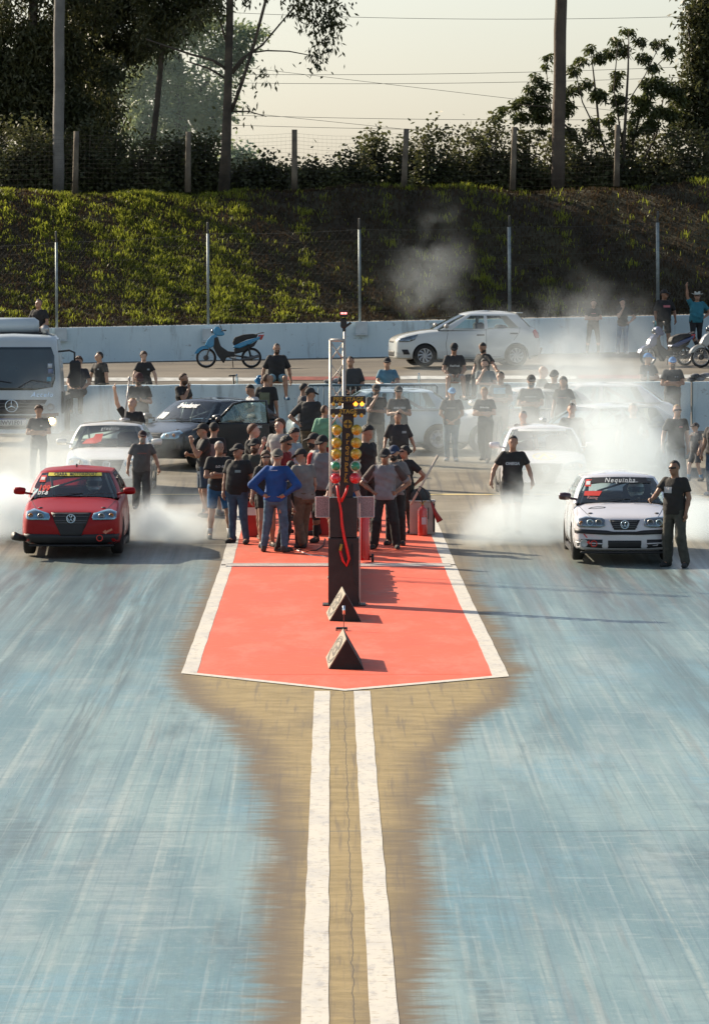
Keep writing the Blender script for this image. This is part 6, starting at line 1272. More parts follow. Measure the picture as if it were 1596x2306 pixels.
# ---- two-wheelers
def wheel2(r, y, rad, name='wheel', w=.075, spokes=16):
    e = bpy.data.objects.new(name, None); COL.objects.link(e); e.parent = r; e.location = (0, y, rad); t = MB(); n = 30; prof = [(rad-.10*rad/.28*.6, -w*.35), (rad-.02, -w*.5), (rad, -w*.2), (rad, w*.2), (rad-.02, w*.5), (rad-.10*rad/.28*.6, w*.35)]; t.lathe(prof, 'x', (0, 0, 0), n, True); t.build('tyre', CM['tyre'], e, True)
    q = MB(); q.lathe([(rad-.075, -.02), (rad-.055, -.02), (rad-.055, .02), (rad-.075, .02)], 'x', (0, 0, 0), n, True)
    for k in range(spokes): a = 2*math.pi*k/spokes; q.tube([((.02 if k % 2 else -.02), .04*math.cos(a+.5), .04*math.sin(a+.5)), (0, (rad-.06)*math.cos(a), (rad-.06)*math.sin(a))], .004, 4)
    q.build('rim', CM['rim'], e, True); MB().lathe([(.001, -.05), (.075, -.05), (.075, .05), (.001, .05)], 'x', (0, 0, 0), 14).build('hub', CM['grey'], e, True)
def underbone(x, Y, rz, label, col, g, sc=1.0, seatc=(.025, .024, .022)):
    p = at(x, 820, Y); r = empty('underbone_motorcycle', (p.x, Y, g), R(rz), label, 'motorcycle', None, sc); r.rotation_euler = (R(0), 0, R(rz)); Mb = mat('moto_%02d%02d' % (int(col[0]*99), int(col[2]*99)), col, .3, 0, .1, 3, coat=1); K = Mblk
    wheel2(r, -.62, .28); wheel2(r, .62, .28)
    fo = MB(); fo.prism([(-.62-.335*math.cos(R(a)), .28+.335*math.sin(R(a))) for a in range(18, 118, 9)]+[(-.62-.25*math.cos(R(a)), .28+.25*math.sin(R(a))) for a in range(108, 20, -11)], -.075, .075, 'x'); fo.build('front_fender', Mb, r)
    MB().tube([(.07, -.62, .28), (.07, -.46, .72)], .022, 8).tube([(-.07, -.62, .28), (-.07, -.46, .72)], .022, 8).build('fork', CM['grey'], r, True)
    def prof(pts, w, name, m, ym=0): 
        b = MB(); b.prism(pts, -w/2, w/2, 'x'); q = b.build(name, m, r); bv = q.modifiers.new('b', 'BEVEL'); bv.width = min(.03, w*.25); bv.segments = 3; bv.limit_method = 'ANGLE'; return q
    prof([(-.66, .62), (-.58, .78), (-.48, .88), (-.34, .94), (-.30, .80), (-.38, .62), (-.50, .54)], .22, 'front_cowl', Mb); prof([(-.40, .84), (-.30, .86), (-.22, .60), (-.02, .46), (.18, .44), (.18, .30), (-.05, .30), (-.14, .12), (-.32, .36), (-.42, .56)], .24, 'leg_shield', K)
    prof([(-.43, .96), (-.40, 1.10), (-.30, 1.15), (-.20, 1.06), (-.10, .93), (-.16, .88), (-.32, .88)], .20, 'handlebar_cowl', Mb); MB().ell((0, -.44, 1.0), (.085, .05, .07), 14, 9).build('headlamp', CM['lampin'], r, True)
    MB().tube([(-.33, -.08, 1.03), (-.22, -.16, 1.03), (0, -.22, 1.0), (.22, -.16, 1.03), (.33, -.08, 1.03)], .016, 8).build('handlebar', K, r, True)
    for s_ in (1, -1): MB().tube([(s_*.22, -.18, 1.04), (s_*.27, -.26, 1.24)], .006, 5).ell((s_*.28, -.26, 1.26), (.06, .012, .04), 12, 7).build('mirror', K, r, True)
    prof([(.10, .70), (.16, .84), (.40, .92), (.66, .94), (.80, .92), (.78, .84), (.50, .78), (.24, .66), (.16, .58)], .22, 'seat', mat('moto_seat', seatc, .7, 0, .2, 9, .3, 30)); prof([(.10, .56), (.14, .62), (.45, .74), (.78, .84), (.88, .88), (.84, .78), (.60, .66), (.30, .54)], .25, 'side_panel', Mb)
    prof([(.14, .54), (.62, .66), (.80, .76), (.70, .60), (.40, .44), (.16, .38)], .18, 'rear_body', K); prof([(.80, .90), (.98, .92), (.90, .76), (.84, .78)], .14, 'tail_lamp', CM['tail']); MB().tube([(.09, .60, .86), (.09, .86, .96), (0, .96, .97), (-.09, .86, .96), (-.09, .60, .86)], .014, 6).build('grab_rail', CM['grey'], r, True)
    MB().lathe([(.001, -.11), (.085, -.11), (.10, -.06), (.10, .06), (.085, .11), (.001, .11)], 'x', (0, .12, .34), 14).box((0, -.03, .35), (.12, .22, .13), None, .03).build('engine', CM['rim'], r, 2); MB().tube([(.10, .02, .28), (.11, .30, .22), (.13, .55, .26), (.13, .85, .34)], [.018, .02, .042, .045], 10).build('exhaust', CM['grey'], r, True)
    MB().tube([(.10, .62, .28), (.10, .16, .34)], .022, 6).tube([(-.10, .62, .28), (-.10, .16, .34)], .022, 6).tube([(.11, .60, .32), (.10, .52, .66)], .026, 8).tube([(-.11, .60, .32), (-.10, .52, .66)], .026, 8).build('swing_arm', K, r, True); MB().tube([(-.06, .10, .26), (-.16, .12, .0)], .012, 6).build('stand', K, r, True)
    return r
gs = lambda x, Y: TZ(at(x, 820, Y).x, Y)
underbone(515, 131.5, -90, 'blue underbone scooter with black seat parked against the concrete wall', (.01, .22, .42), gs(515, 131.5), .98)
underbone(1500, 129.5, -62, 'dark blue motorcycle at the feet of the tall man in black shorts', (.02, .05, .16), gs(1500, 129.5), .92)
underbone(1628, 128.5, -75, 'motorcycle with pale fender cut off by the right edge', (.30, .31, .31), gs(1610, 128.5), 1.0)
def bike(x, Y, rz, label, z):
    p = at(x, 850, Y); r = empty('bicycle', (p.x, Y, z), R(rz), label, 'bicycle', None, 1.0); F = Mblk
    for y in (-.52, .50):
        e = bpy.data.objects.new('wheel', None); COL.objects.link(e); e.parent = r; e.location = (0, y, .33); MB().lathe([(.315, -.02), (.335, 0), (.315, .02), (.30, 0)], 'x', (0, 0, 0), 28, True).build('tyre', CM['tyre'], e, True); q = MB()
        for k in range(14): a = 2*math.pi*k/14; q.tube([(0, .02*math.cos(a), .02*math.sin(a)), (0, .31*math.cos(a), .31*math.sin(a))], .003, 4)
        q.build('rim', CM['rim'], e)
    MB().tube([(0, -.30, .78), (0, .10, .74), (0, .0, .30), (0, -.32, .70)], .018, 8).tube([(0, .10, .74), (0, .50, .33), (0, .0, .30)], .012, 6).tube([(0, -.52, .33), (0, -.36, .62), (0, -.32, .86)], .018, 8).tube([(0, .10, .74), (0, .13, .86)], .014, 6).build('frame', F, r, True)
    MB().box((0, .14, .89), (.13, .25, .05), None, .02).build('saddle', F, r); MB().tube([(-.32, -.20, .97), (-.1, -.30, .96), (0, -.33, .90), (.1, -.30, .96), (.32, -.20, .97)], .014, 8).build('handlebar', F, r, True)
bike(236, 117.6, -40, 'bicycle behind the barrier wall under the leaning man\'s hands', 1.02); bike(300, 117.8, 60, 'dark bicycle behind the barrier wall beside the woman with tied hair', 1.03)
def kick(x, Y, label):
    p = at(x, 860, Y); r = empty('kick_scooter', (p.x, Y, TZ(p.x, Y)), R(70), label, 'scooter'); MB().tube([(0, -.40, .12), (0, -.30, .60), (0, -.26, 1.14)], [.03, .028, .024], 8).build('stem', Mblk, r, True); MB().tube([(-.26, -.26, 1.12), (.26, -.26, 1.12)], .018, 8).build('handlebar', Mblk, r, True); MB().box((0, .12, .12), (.16, .95, .05), None, .02).build('deck', Mblk, r)
    for y in (-.45, .55): MB().lathe([(.02, -.02), (.10, -.02), (.11, 0), (.10, .02), (.02, .02)], 'x', (0, y, .11), 18, True).build('wheel', CM['tyre'], r, True)
kick(502, 118.2, 'black kick scooter whose handlebar shows over the barrier wall, below the blue scooter')
def bottle(x, y, Y, z, label, grp='plastic water bottles'):
    p = at(x, y, Y); r = empty('water_bottle', (p.x, Y, z), 0, label, 'bottle', grp); MB().lathe([(.001, 0), (.032, 0), (.034, .02), (.034, .15), (.014, .20), (.014, .215), (.001, .215)], 'z', (0, 0, 0), 14).build('bottle_body', glass('bottle_plastic', (.75, .85, .9), .6), r, True); MB().lathe([(.001, .215), (.016, .215), (.016, .235), (.001, .235)], 'z', (0, 0, 0), 10).build('cap', mat('cap_blue', (.05, .2, .5), .5), r)
zb = lambda x: 1.98+.006*(x+6)
for x, l in ((196, 'water bottle on the barrier wall next to the leaning man'), (533, 'water bottle on the barrier wall below the blue scooter'), (943, 'water bottle on the barrier wall behind the tie-dye shirt'), (1459, 'water bottle on the right barrier wall beside the fallen jacket')): p = at(x, 860, 116.15); bottle(x, 860, 116.15, zb(p.x), l)
p = at(585, 852, 116.15); r2 = np.random.default_rng(5); b = MB()
for k in range(7): b.ell((r2.uniform(-.12, .14), r2.uniform(-.05, .05), .07+r2.uniform(-.03, .07)), (.09, .07, .08), 9, 6)
o = b.build('plastic_bag', mat('bag_blue', (.03, .25, .50), .35, 0, .4, 9, .8, 25, tl=.3), None, True); o.location = (p.x, 116.15, zb(p.x)); tag(o, 'crumpled blue plastic bag on the barrier wall left of the seated man', 'plastic bag')
for x, w_, l in ((750, .55, 'dark jacket with white patch lying on the barrier wall above the railing'), (1575, .5, 'black and white jacket heaped on the right barrier wall')):
    p = at(x, 860, 116.15); b = MB()
    for k in range(6): b.ell((r2.uniform(-.4, .4)*w_, r2.uniform(-.05, .05), .05+r2.uniform(-.01, .05)*(2 if x > 1000 else 1)), (.16*w_*1.6, .09, .06), 9, 6)
    o = b.build('jacket', mat('jacket_black_white', (.35, .36, .38), .8, 0, .2, 5, .5, 20, c2=(.02, .02, .025)), None, True); o.location = (p.x, 116.15, zb(p.x)); tag(o, l, 'jacket')
# ================================================================ EVERYONE IN THE PHOTOGRAPH
BK = (.020, .019, .019); BK2 = (.032, .031, .032); GY = (.16, .165, .17); JN = (.045, .085, .14); JD = (.03, .05, .08); KH = (.11, .085, .055); WH = (.55, .55, .55)
GPAD = 'people standing on the red pad'; GCRW = 'spectators behind the start line'
def pp(label, x, yh, yf=None, h=1.75, g=G, **k):
    if yf:
        p = gnd(x, yf, g); h = (yf-yh)/pxm(p.y)/1.012
    else:
        lo, hi = 60., 136.
        for _ in range(40):
            m = (lo+hi)/2; q = at(x, yh, m)
            if q.z > g(m)+h*1.012: lo = m
            else: hi = m
        p = at(x, yh, lo); p.z = g(lo)
    return person(label, p, h=min(2.0, max(1.0, h)), **k)
def sat(label, x, ys, Y, z, h=1.75, **k): p = at(x, ys, Y); return person(label, (p.x, Y, z), h=h, **k)
ng = lambda Y: 1.03 if Y > 116.4 else G(Y)
# ---- group on the left of the pad
pp('man seen from behind, black T-shirt with pale back print, blue shorts, black cap', 478, 950, 1160, face=165, head=(10, 0), arms=('down', 'down'), legs='stepR', top=('loose', BK), bottom=('shorts', (.035, .07, .11)), cap=('cap', BK), fat=.4, shoe=GY, group=GPAD, backlogo=(0, 1.24, .26, .24, (.22, .17, .17), None))
pp('man in black cap facing left with one hand raised beside his face', 458, 952, None, 1.70, face=-80, arms=('thumb', 'phone'), top=('tee', BK), bottom=('shorts', JD), cap=('cap', BK), group=GPAD)
pp('grey-haired man with folded arms, black T-shirt, bright blue shorts and grey shoes', 492, 990, 1214, face=15, head=(12, 0), arms=('crossed', 'crossed2'), legs='stepR', top=('tee', BK), bottom=('shorts', (.02, .10, .22)), hair='crop', hcol='grey', fat=.5, shoe=(.10, .11, .11), socks=WH, group=GPAD, logo=(0, 1.30, .20, .045, (.5, .47, .42), 'LO 67'))
pp('stout man in black cap, black polo shirt and faded jeans, arms hanging, tattooed forearms', 535, 997, 1224, face=-25, head=(-20, 0), arms=('loose', 'down'), legs='stepR', top=('tee', BK), bottom=('long', JN), cap=('cap', (.012, .012, .012)), hair='crop', hcol='grey', fat=1.0, group=GPAD, logo=(.08, 1.28, .10, .045, (.22, .30, .30), None))
pp('young man with reddish-brown hair giving a thumbs up, black T-shirt, behind the folded-arms man', 568, 952, None, 1.78, face=70, head=(10, 0), arms=('down', 'thumb'), top=('tee', BK), bottom=('long', BK), hair='top', hcol='red', skin='light', group=GPAD)
pp('bearded man in black cap and dark olive T-shirt holding a pink cup', 573, 985, 1208, face=-10, head=(-15, 0), arms=('phone', 'phone'), top=('tee', (.055, .055, .04)), bottom=('shorts', BK), cap=('cap', BK), beard='brown', fat=.7, group=GPAD)
pp('man with his back turned, bright blue long-sleeved shirt, jeans, grey cap, hands on hips', 620, 1009, 1244, face=172, head=(10, 5), arms=('hipsback', 'hipsback'), legs='wide', top=('long', (.010, .065, .24)), bottom=('long', (.06, .13, .20)), cap=('capback', (.11, .10, .085)), hair='crop', hcol='grey', fat=.45, group=GPAD, shoe=(.05, .045, .04), backlogo=(0, 1.40, .12, .014, (.4, .45, .6), None))
pp('woman in sunglasses with long brown hair looking over the blue shirt', 601, 1012, None, 1.64, face=10, arms=('down', 'down'), top=('tee', BK), bottom=('mini', BK), hair='long', hcol='brown', shades=True, girl=True, group=GPAD)
pp('girl with fair-brown hair, black top, black shorts and bare legs, left of the blue shirt', 590, 1042, 1216, face=35, head=(25, 0), arms=('phone', 'front'), top=('tee', BK), bottom=('mini', BK), hair='long', hcol='brown', girl=True, skin='tan', shoe=(.4, .36, .3), group=GPAD)
pp('man in grey T-shirt, brown trousers and black cap leaning forward right of the blue shirt', 686, 1009, 1234, face=-140, head=(30, 15), arms=('lean', 'down'), legs='lean', top=('tee', (.17, .17, .16)), bottom=('baggy', (.12, .085, .055)), cap=('cap', (.012, .012, .012)), fat=.8, lean=(0, -.12), group=GPAD)
pp('youth with tousled dark-fair hair in a plain white T-shirt', 629, 941, None, 1.74, face=-25, head=(-15, 0), top=('tee', (.34, .33, .31)), bottom=('long', BK), hair='curly', hcol='brown', skin='light', group=GPAD)
pp('curly-haired boy in pale blue T-shirt looking down, above the glasses wearer', 660, 962, None, 1.66, face=50, head=(0, 25), top=('tee', (.22, .30, .34)), bottom=('long', BK), hair='curly', hcol='black', group=GPAD)
pp('man with curly dark hair and glasses looking down, dark red and black jacket', 643, 980, None, 1.70, face=75, head=(0, 20), top=('tee', (.16, .01, .014)), bottom=('long', BK), hair='curly', hcol='black', shades=True, skin='tan', group=GPAD)
pp('person in baggy black trousers half hidden between the blue shirt and the leaning man', 655, 1035, 1226, face=150, arms=('phone', 'phone'), legs='wide', top=('tee', BK), bottom=('baggy', (.014, .015, .02)), hair='short', group=GPAD)
pp('child with dark hair looking down behind the black baggy trousers', 640, 1052, None, 1.40, face=60, head=(0, 20), top=('tee', BK2), bottom=('long', BK), hair='short', kid=True, group=GPAD)
pp('man in black cap facing left in white T-shirt, left of the red-sleeved man', 709, 974, None, 1.76, face=-80, arms=('reach', 'phone'), top=('tee', (.38, .36, .33)), bottom=('long', BK), cap=('cap', BK), beard='black', group=GPAD)
pp('young man in grey shirt with red sleeves, black cap and black trousers', 731, 978, 1222, face=-15, head=(-15, 5), arms=('down', 'down'), legs='stand', top=('loose', (.20, .20, .21)), bottom=('slim', BK), cap=('cap', (.012, .01, .01)), sleeve=(.42, .012, .012), skin='tan', group=GPAD)
pp('big man seen from behind, black T-shirt, black cap, brown cargo trousers, hand on hip', 697, 872, 1062, face=160, head=(-45, 5), arms=('hipsback', 'chin'), top=('loose', (.03, .028, .024)), bottom=('baggy', KH), cap=('cap', (.03, .028, .025)), fat=.9, group=GCRW)
pp('man in dark striped jersey left of the big man in brown cargo trousers', 683, 861, 1040, face=95, head=(15, 0), top=('tee', (.05, .05, .06)), bottom=('long', BK), hair='short', group=GCRW, logo=(0, 1.33, .3, .03, (.15, .2, .25), None))
pp('boy in pale green T-shirt seen from behind, left of the starting lights', 734, 910, None, 1.62, face=170, head=(-30, 0), top=('loose', (.13, .30, .20)), bottom=('shorts', (.2, .02, .03)), hair='crop', hcol='brown', group=GCRW)
pp('man in dark grey T-shirt bending over the equipment directly behind the starting lights', 771, 1036, None, 1.66, face=5, head=(0, 25), arms=('lean', 'lean'), legs='wide', top=('tee', (.08, .08, .09)), bottom=('long', BK), hair='short', skin='light', lean=(0, -.15), group=GPAD)
pp('dark-haired man in black T-shirt looking down, just right of the starting lights', 824, 955, 1196, face=55, head=(10, 30), arms=('down', 'down'), top=('tee', BK), bottom=('long', BK), hair='curly', group=GPAD)
pp('slim man in grey jersey and black cap, hands on hips, right of the starting lights', 867, 1008, 1236, face=0, head=(-5, 3), arms=('hips', 'hips'), legs='wide', top=('loose', (.20, .20, .215)), bottom=('baggy', (.014, .014, .015)), cap=('cap', (.014, .014, .013)), sleeve=(.07, .05, .045), skin='tan', group=GPAD)
pp('man in navy cap with white brim half hidden behind the grey jersey', 889, 1001, 1228, face=-15, head=(-10, 5), arms=('front', 'down'), top=('tee', (.16, .15, .15)), bottom=('long', (.018, .02, .02)), cap=('cap', (.02, .035, .08)), beard='black', group=GPAD)
pp('woman with dark hair bun and sunglasses, black T-shirt, standing near the fire extinguisher', 911, 1001, 1200, face=-35, head=(-35, 0), arms=('hipsback', 'down'), top=('tee', BK), bottom=('flare', (.04, .045, .035)), hair='bun', hcol='black', shades=True, girl=True, fat=.4, group=GPAD)
# ---- crowd behind the pad, right of the lights
pp('heavy man with short hair in oversized black T-shirt walking forward, small chest logo', 898, 926, 1100, face=0, arms=('wide', 'wide'), legs='stand', top=('loose', (.04, .04, .04)), bottom=('baggy', (.05, .055, .055)), hair='crop', hcol='brown', fat=1.3, group=GCRW, logo=(.10, 1.30, .10, .05, (.25, .27, .28), None))
pp('man with hand to his mouth in black jersey and patterned trousers, cap on', 846, 864, 1042, face=5, arms=('crossed', 'chin'), top=('tee', BK2), bottom=('baggy', (.10, .09, .07)), cap=('cap', (.06, .05, .045)), beard='black', fat=.5, group=GCRW)
pp('man in cap and blue sunglasses, printed dark T-shirt, by the silver-blue car', 898, 868, 1045, face=0, arms=('phone', 'phone'), top=('tee', (.045, .045, .045)), bottom=('long', BK2), cap=('cap', (.07, .065, .06)), shades=True, fat=.6, group=GCRW, logo=(0, 1.27, .28, .05, (.42, .45, .45), 'SHELVERS'))
pp('man in black cap and blue tie-dye T-shirt behind the roof of the silver-blue car', 874, 804, None, 1.72, face=0, arms=('rest', 'rest'), top=('tee', (.07, .17, .24)), bottom=('long', BK), cap=('cap', BK), group=GCRW)
pp('broad man in dark T-shirt with clasped hands behind the top of the lattice tower', 792, 800, None, 1.80, face=-10, head=(-5, 5), arms=('front', 'front'), top=('loose', (.045, .045, .043)), bottom=('long', BK), hair='crop', fat=1.1, group=GCRW)
pp('man in pale blue cap, dark T-shirt and jeans, hands clasped in front, in thin smoke', 1016, 872, 1038, face=0, arms=('front', 'front'), top=('tee', (.05, .05, .05)), bottom=('long', (.12, .18, .23)), cap=('cap', (.16, .34, .55)), fat=1.0, shoe=WH, group=GCRW, logo=(0, 1.28, .22, .02, (.3, .3, .3), None))
pp('fair-haired young man with folded arms, black T-shirt with white print, one leg forward', 1093, 870, 1042, face=-20, head=(10, 0), arms=('crossed', 'crossed2'), legs='walk', top=('tee', (.03, .03, .03)), bottom=('baggy', (.035, .035, .03)), hair='top', hcol='fair', skin='light', group=GCRW, logo=(0, 1.29, .22, .045, (.55, .56, .55), 'Makarius'))
pp('man with folded arms in black and pale blue jersey behind the fair-haired man', 1126, 834, None, 1.78, face=-10, arms=('crossed', 'crossed2'), top=('tee', (.05, .055, .06)), bottom=('long', BK), hair='crop', group=GCRW, logo=(0, 1.34, .26, .13, (.10, .33, .45), None))
pp('dark-bearded man in grey T-shirt with hand at his chin in front of the barrier', 1094, 806, None, 1.74, face=-5, head=(0, 5), arms=('crossed', 'chin'), top=('tee', (.15, .18, .19)), bottom=('long', JD), hair='quiff', beard='brown', skin='light', group=GCRW)
pp('bearded man in cap with folded arms, dark T-shirt, left man of the smoke-covered trio', 1193, 843, None, 1.76, face=5, arms=('crossed', 'crossed2'), top=('tee', BK), bottom=('long', BK), cap=('cap', BK), beard='black', fat=.6, group=GCRW, logo=(0, 1.30, .25, .03, (.2, .22, .22), None))
pp('bald man with sunlit scalp facing right in the smoke', 1220, 822, None, 1.80, face=70, arms=('phone', 'phone'), top=('tee', BK), bottom=('long', BK), hair=None, skin='light', group=GCRW)
pp('person in dark cap behind the long-haired woman in the smoke', 1246, 832, None, 1.76, face=-20, arms=('down', 'down'), top=('tee', BK), bottom=('long', BK), cap=('cap', BK), group=GCRW)
pp('woman with long dark hair in black T-shirt standing in the smoke', 1268, 846, None, 1.68, face=-15, arms=('down', 'down'), top=('tee', BK), bottom=('long', BK), hair='long', girl=True, group=GCRW, logo=(0, 1.28, .2, .03, (.25, .12, .12), None))
pp('man with short grey hair bending by the white hatchback nose behind the walking man', 1182, 922, None, 1.62, face=-20, head=(0, 10), arms=('lean', 'lean'), top=('tee', BK), bottom=('long', BK), hair='crop', hcol='grey', skin='light', lean=(0, -.2), group=GCRW)
pp('man with shaved head nearly lost in dense smoke left of the white race car roof', 1287, 905, None, 1.76, face=-10, arms=('down', 'down'), top=('tee', BK), bottom=('long', BK), hair='crop', skin='light', group=GCRW)
pp('man with grey hair holding a small white bottle in the thick smoke', 1428, 905, None, 1.78, face=15, arms=('phone', 'wide'), top=('tee', (.05, .06, .06)), bottom=('long', BK2), hair='crop', hcol='grey', skin='light', fat=.6, group=GCRW)
pp('man in blue cap with folded arms looking right, left of two blue caps', 1459, 794, None, 1.74, face=35, head=(30, 0), arms=('crossed', 'crossed2'), top=('tee', (.04, .04, .035)), bottom=('long', BK), cap=('cap', (.03, .17, .42)), group=GCRW)
pp('man in blue cap facing forward with folded arms, right of two blue caps', 1514, 803, None, 1.76, face=0, arms=('crossed', 'crossed2'), top=('tee', (.03, .035, .04)), bottom=('baggy', BK), cap=('cap', (.03, .17, .42)), beard='brown', fat=.5, group=GCRW, logo=(.08, 1.30, .08, .02, (.3, .35, .4), None))
pp('man in black T-shirt and jeans with slicked hair standing right of the smoke', 1520, 908, 1110, face=5, arms=('down', 'loose'), legs='wide', top=('tee', BK), bottom=('long', (.05, .075, .10)), hair='crop', hcol='fair', skin='light', shades=True, group=GCRW, logo=(.08, 1.31, .07, .03, (.45, .15, .15), None))
pp('boy in black cap, grey T-shirt, grey shorts and blue socks at the right edge', 1567, 951, 1083, face=-60, head=(-10, 0), arms=('down', 'kid'), legs='lean', top=('tee', (.075, .075, .08)), bottom=('shorts', (.07, .075, .085)), cap=('cap', (.03, .02, .025)), skin='light', socks=(.02, .16, .32), fat=.5, kid=True, group=GCRW)
pp('adult in black T-shirt and jeans cut off by the right edge beside the boy', 1608, 930, 1116, face=-30, arms=('down', 'down'), top=('tee', BK2), bottom=('long', JN), hair='short', shoe=WH, group=GCRW)
# ---- walkers and the men by the race cars
pp('man in grey T-shirt and dark cap walking forward behind the red race car', 318, 968, 1152, face=8, arms=('wide', 'loose'), legs='walk', top=('tee', (.085, .085, .085)), bottom=('baggy', (.05, .05, .05)), cap=('cap', (.04, .02, .02)), beard='grey', fat=.6, skin='mid', group=GCRW, logo=(0, 1.27, .2, .025, (.2, .08, .07), None))
pp('young man in black T-shirt and shorts walking forward out of the smoke', 1153, 978, 1203, face=0, arms=('wide', 'wide'), legs='walk', top=('tee', BK), bottom=('shorts', (.03, .035, .04)), hair='short', skin='mid', fat=.2, group=GCRW, logo=(0, 1.26, .26, .055, (.38, .42, .45), 'OMEGA'))
pm = pp('man in glasses and black T-shirt with one hand on the white race car', 1519, 1033, 1277, face=-25, head=(-15, 3), arms=('down', 'reach'), legs='stepR', top=('tee', (.022, .019, .017)), bottom=('baggy', (.06, .058, .045)), hair='crop', hcol='black', skin='tan', shades=True, fat=.5, shoe=(.03, .03, .025), logo=(-.06, 1.27, .15, .10, (.45, .45, .45), None))
pp('curly-haired youth with folded arms in black T-shirt standing before the lorry', 88, 911, 1088, face=5, head=(8, 10), arms=('crossed', 'crossed2'), top=('tee', BK2), bottom=('long', BK), hair='curly', hcol='brown', skin='mid', logo=(.06, 1.30, .05, .03, (.35, .35, .35), None))
wp = pp('fair person in dark T-shirt reaching up to a camera pole on the white car roof', 297, 893, None, 1.72, face=-5, head=(-20, -25), arms=('down', 'up'), top=('tee', BK), bottom=('long', BK), hair='short', hcol='fair', skin='light')
pp('bearded man in dark red cap and black T-shirt looking down at a phone', 314, 838, None, 1.76, face=5, head=(10, 25), arms=('phone', 'phone'), top=('tee', BK), bottom=('long', BK), cap=('cap', (.07, .02, .018)), beard='brown', fat=.8, skin='mid')
pp('bearded man in black T-shirt, hand near his chin, behind the black car roof', 411, 838, None, 1.74, face=50, head=(15, 0), arms=('hipsback', 'chin'), top=('tee', BK), bottom=('long', BK), hair='short', hcol='brown', beard='brown')
pp('man in white T-shirt bending over the open door of the black car', 575, 863, None, 1.66, face=-60, head=(0, 30), arms=('reach', 'reach'), top=('tee', (.50, .50, .50)), bottom=('long', JD), hair='crop', lean=(0, -.15))
pp('man seen from behind in black T-shirt with coloured back print, beside the open car door', 597, 840, None, 1.74, face=170, head=(-20, 0), top=('loose', BK), bottom=('long', BK), hair='crop', hcol='brown', backlogo=(0, 1.22, .22, .26, (.14, .16, .10), None))
# ---- behind and on the barrier
pp('man in black T-shirt leaning on bicycle handlebars behind the barrier, facing left', 228, 790, None, 1.70, ng, face=-45, head=(-20, 0), arms=('lean', 'lean'), top=('tee', BK), bottom=('long', BK), hair='short', lean=(0, -.1), group='people along the barrier wall', logo=(.05, 1.32, .05, .03, (.3, .3, .3), None))
pp('woman with tied-back hair in black T-shirt leaning forward behind the barrier', 326, 789, None, 1.66, ng, face=5, head=(12, 5), arms=('lean', 'lean'), top=('tee', BK), bottom=('long', BK), hair='pony', hcol='brown', girl=True, skin='light', group='people along the barrier wall', logo=(.08, 1.28, .06, .04, (.3, .35, .4), None))
sat('man in black and red jersey and pale denim shorts sitting on the barrier wall', 623, 862, 115.9, 2.05, face=0, arms=('prop', 'prop'), legs='sitwide', top=('loose', BK), bottom=('shorts', (.20, .32, .36)), hair='crop', beard='brown', shoe=(.05, .12, .2), fat=.5, group='people along the barrier wall', seat=False)
sat('man in black cap and dark T-shirt with white print sitting on the barrier, pale shorts', 1022, 860, 115.9, 2.05, face=0, head=(0, 15), arms=('lap', 'lap'), legs='sitwide', top=('tee', BK2), bottom=('shorts', (.35, .34, .32)), cap=('cap', BK), fat=.3, group='people along the barrier wall', logo=(0, 1.22, .24, .045, (.45, .47, .47), 'FuelTech'))
sat('man in black T-shirt sitting sideways on the barrier with head bowed', 1088, 858, 116.2, 2.07, face=-50, head=(10, 30), arms=('side', 'lap'), legs='sit', top=('tee', BK), bottom=('long', (.03, .04, .04)), hair='crop', beard='black', group='people along the barrier wall')
sat('person in dark patterned jacket sitting in the shade beside the lorry mirror', 178, 905, 115.2, 1.75, face=-10, head=(0, 10), arms=('lap', 'lap'), legs='sit', top=('tee', (.03, .028, .035)), bottom=('long', BK), hair='curly', hcol='brown')
# ---- upper terrace
ut = lambda Y: 2.16
sat('man in black T-shirt sitting above the lorry roof, camera in hand', 88, 768, 126.0, 3.02, face=-20, head=(-30, 0), arms=('lap', 'prop'), legs='sit', top=('tee', BK), bottom=('long', BK), hair='crop', skin='mid')
t2 = lambda x: (lambda Y: TZ(at(x, 800, Y).x, Y))
pp('woman with folded arms in black T-shirt and grey leggings by the concrete wall', 1335, 672, 798, g=t2(1335), face=0, arms=('crossed', 'crossed2'), legs='wide', top=('tee', BK2), bottom=('slim', (.045, .05, .048)), hair='long', hcol='brown', girl=True, skin='light', group='people on the upper terrace', logo=(0, 1.30, .14, .035, (.4, .2, .22), None))
pp('woman with long dark hair, hand at her mouth, black T-shirt and blue flared jeans', 1402, 670, 797, g=t2(1402), face=5, arms=('hips', 'chin'), legs='stand', top=('tee', BK), bottom=('flare', (.10, .20, .32)), hair='long', girl=True, skin='light', shoe=WH, group='people on the upper terrace')
pp('tall man in black T-shirt, black shorts and cap looking right, bottle in hand', 1493, 651, 795, g=t2(1493), face=10, head=(55, 0), arms=('wide', 'down'), legs='wide', top=('loose', (.014, .012, .014)), bottom=('shorts', (.014, .013, .014)), cap=('cap', (.02, .02, .018)), fat=.6, skin='tan', group='people on the upper terrace', logo=(.05, 1.30, .20, .06, (.5, .16, .18), None))
pp('man in white cowboy hat and blue-green shirt with one arm raised and ankles crossed', 1567, 656, 793, g=t2(1567), face=5, head=(-10, 0), arms=('hips', 'up'), legs='cross', top=('tee', (.03, .17, .22)), bottom=('slim', (.02, .02, .022)), cap=('cowboy', (.55, .56, .50)), shades=True, fat=1.1, skin='mid', group='people on the upper terrace')
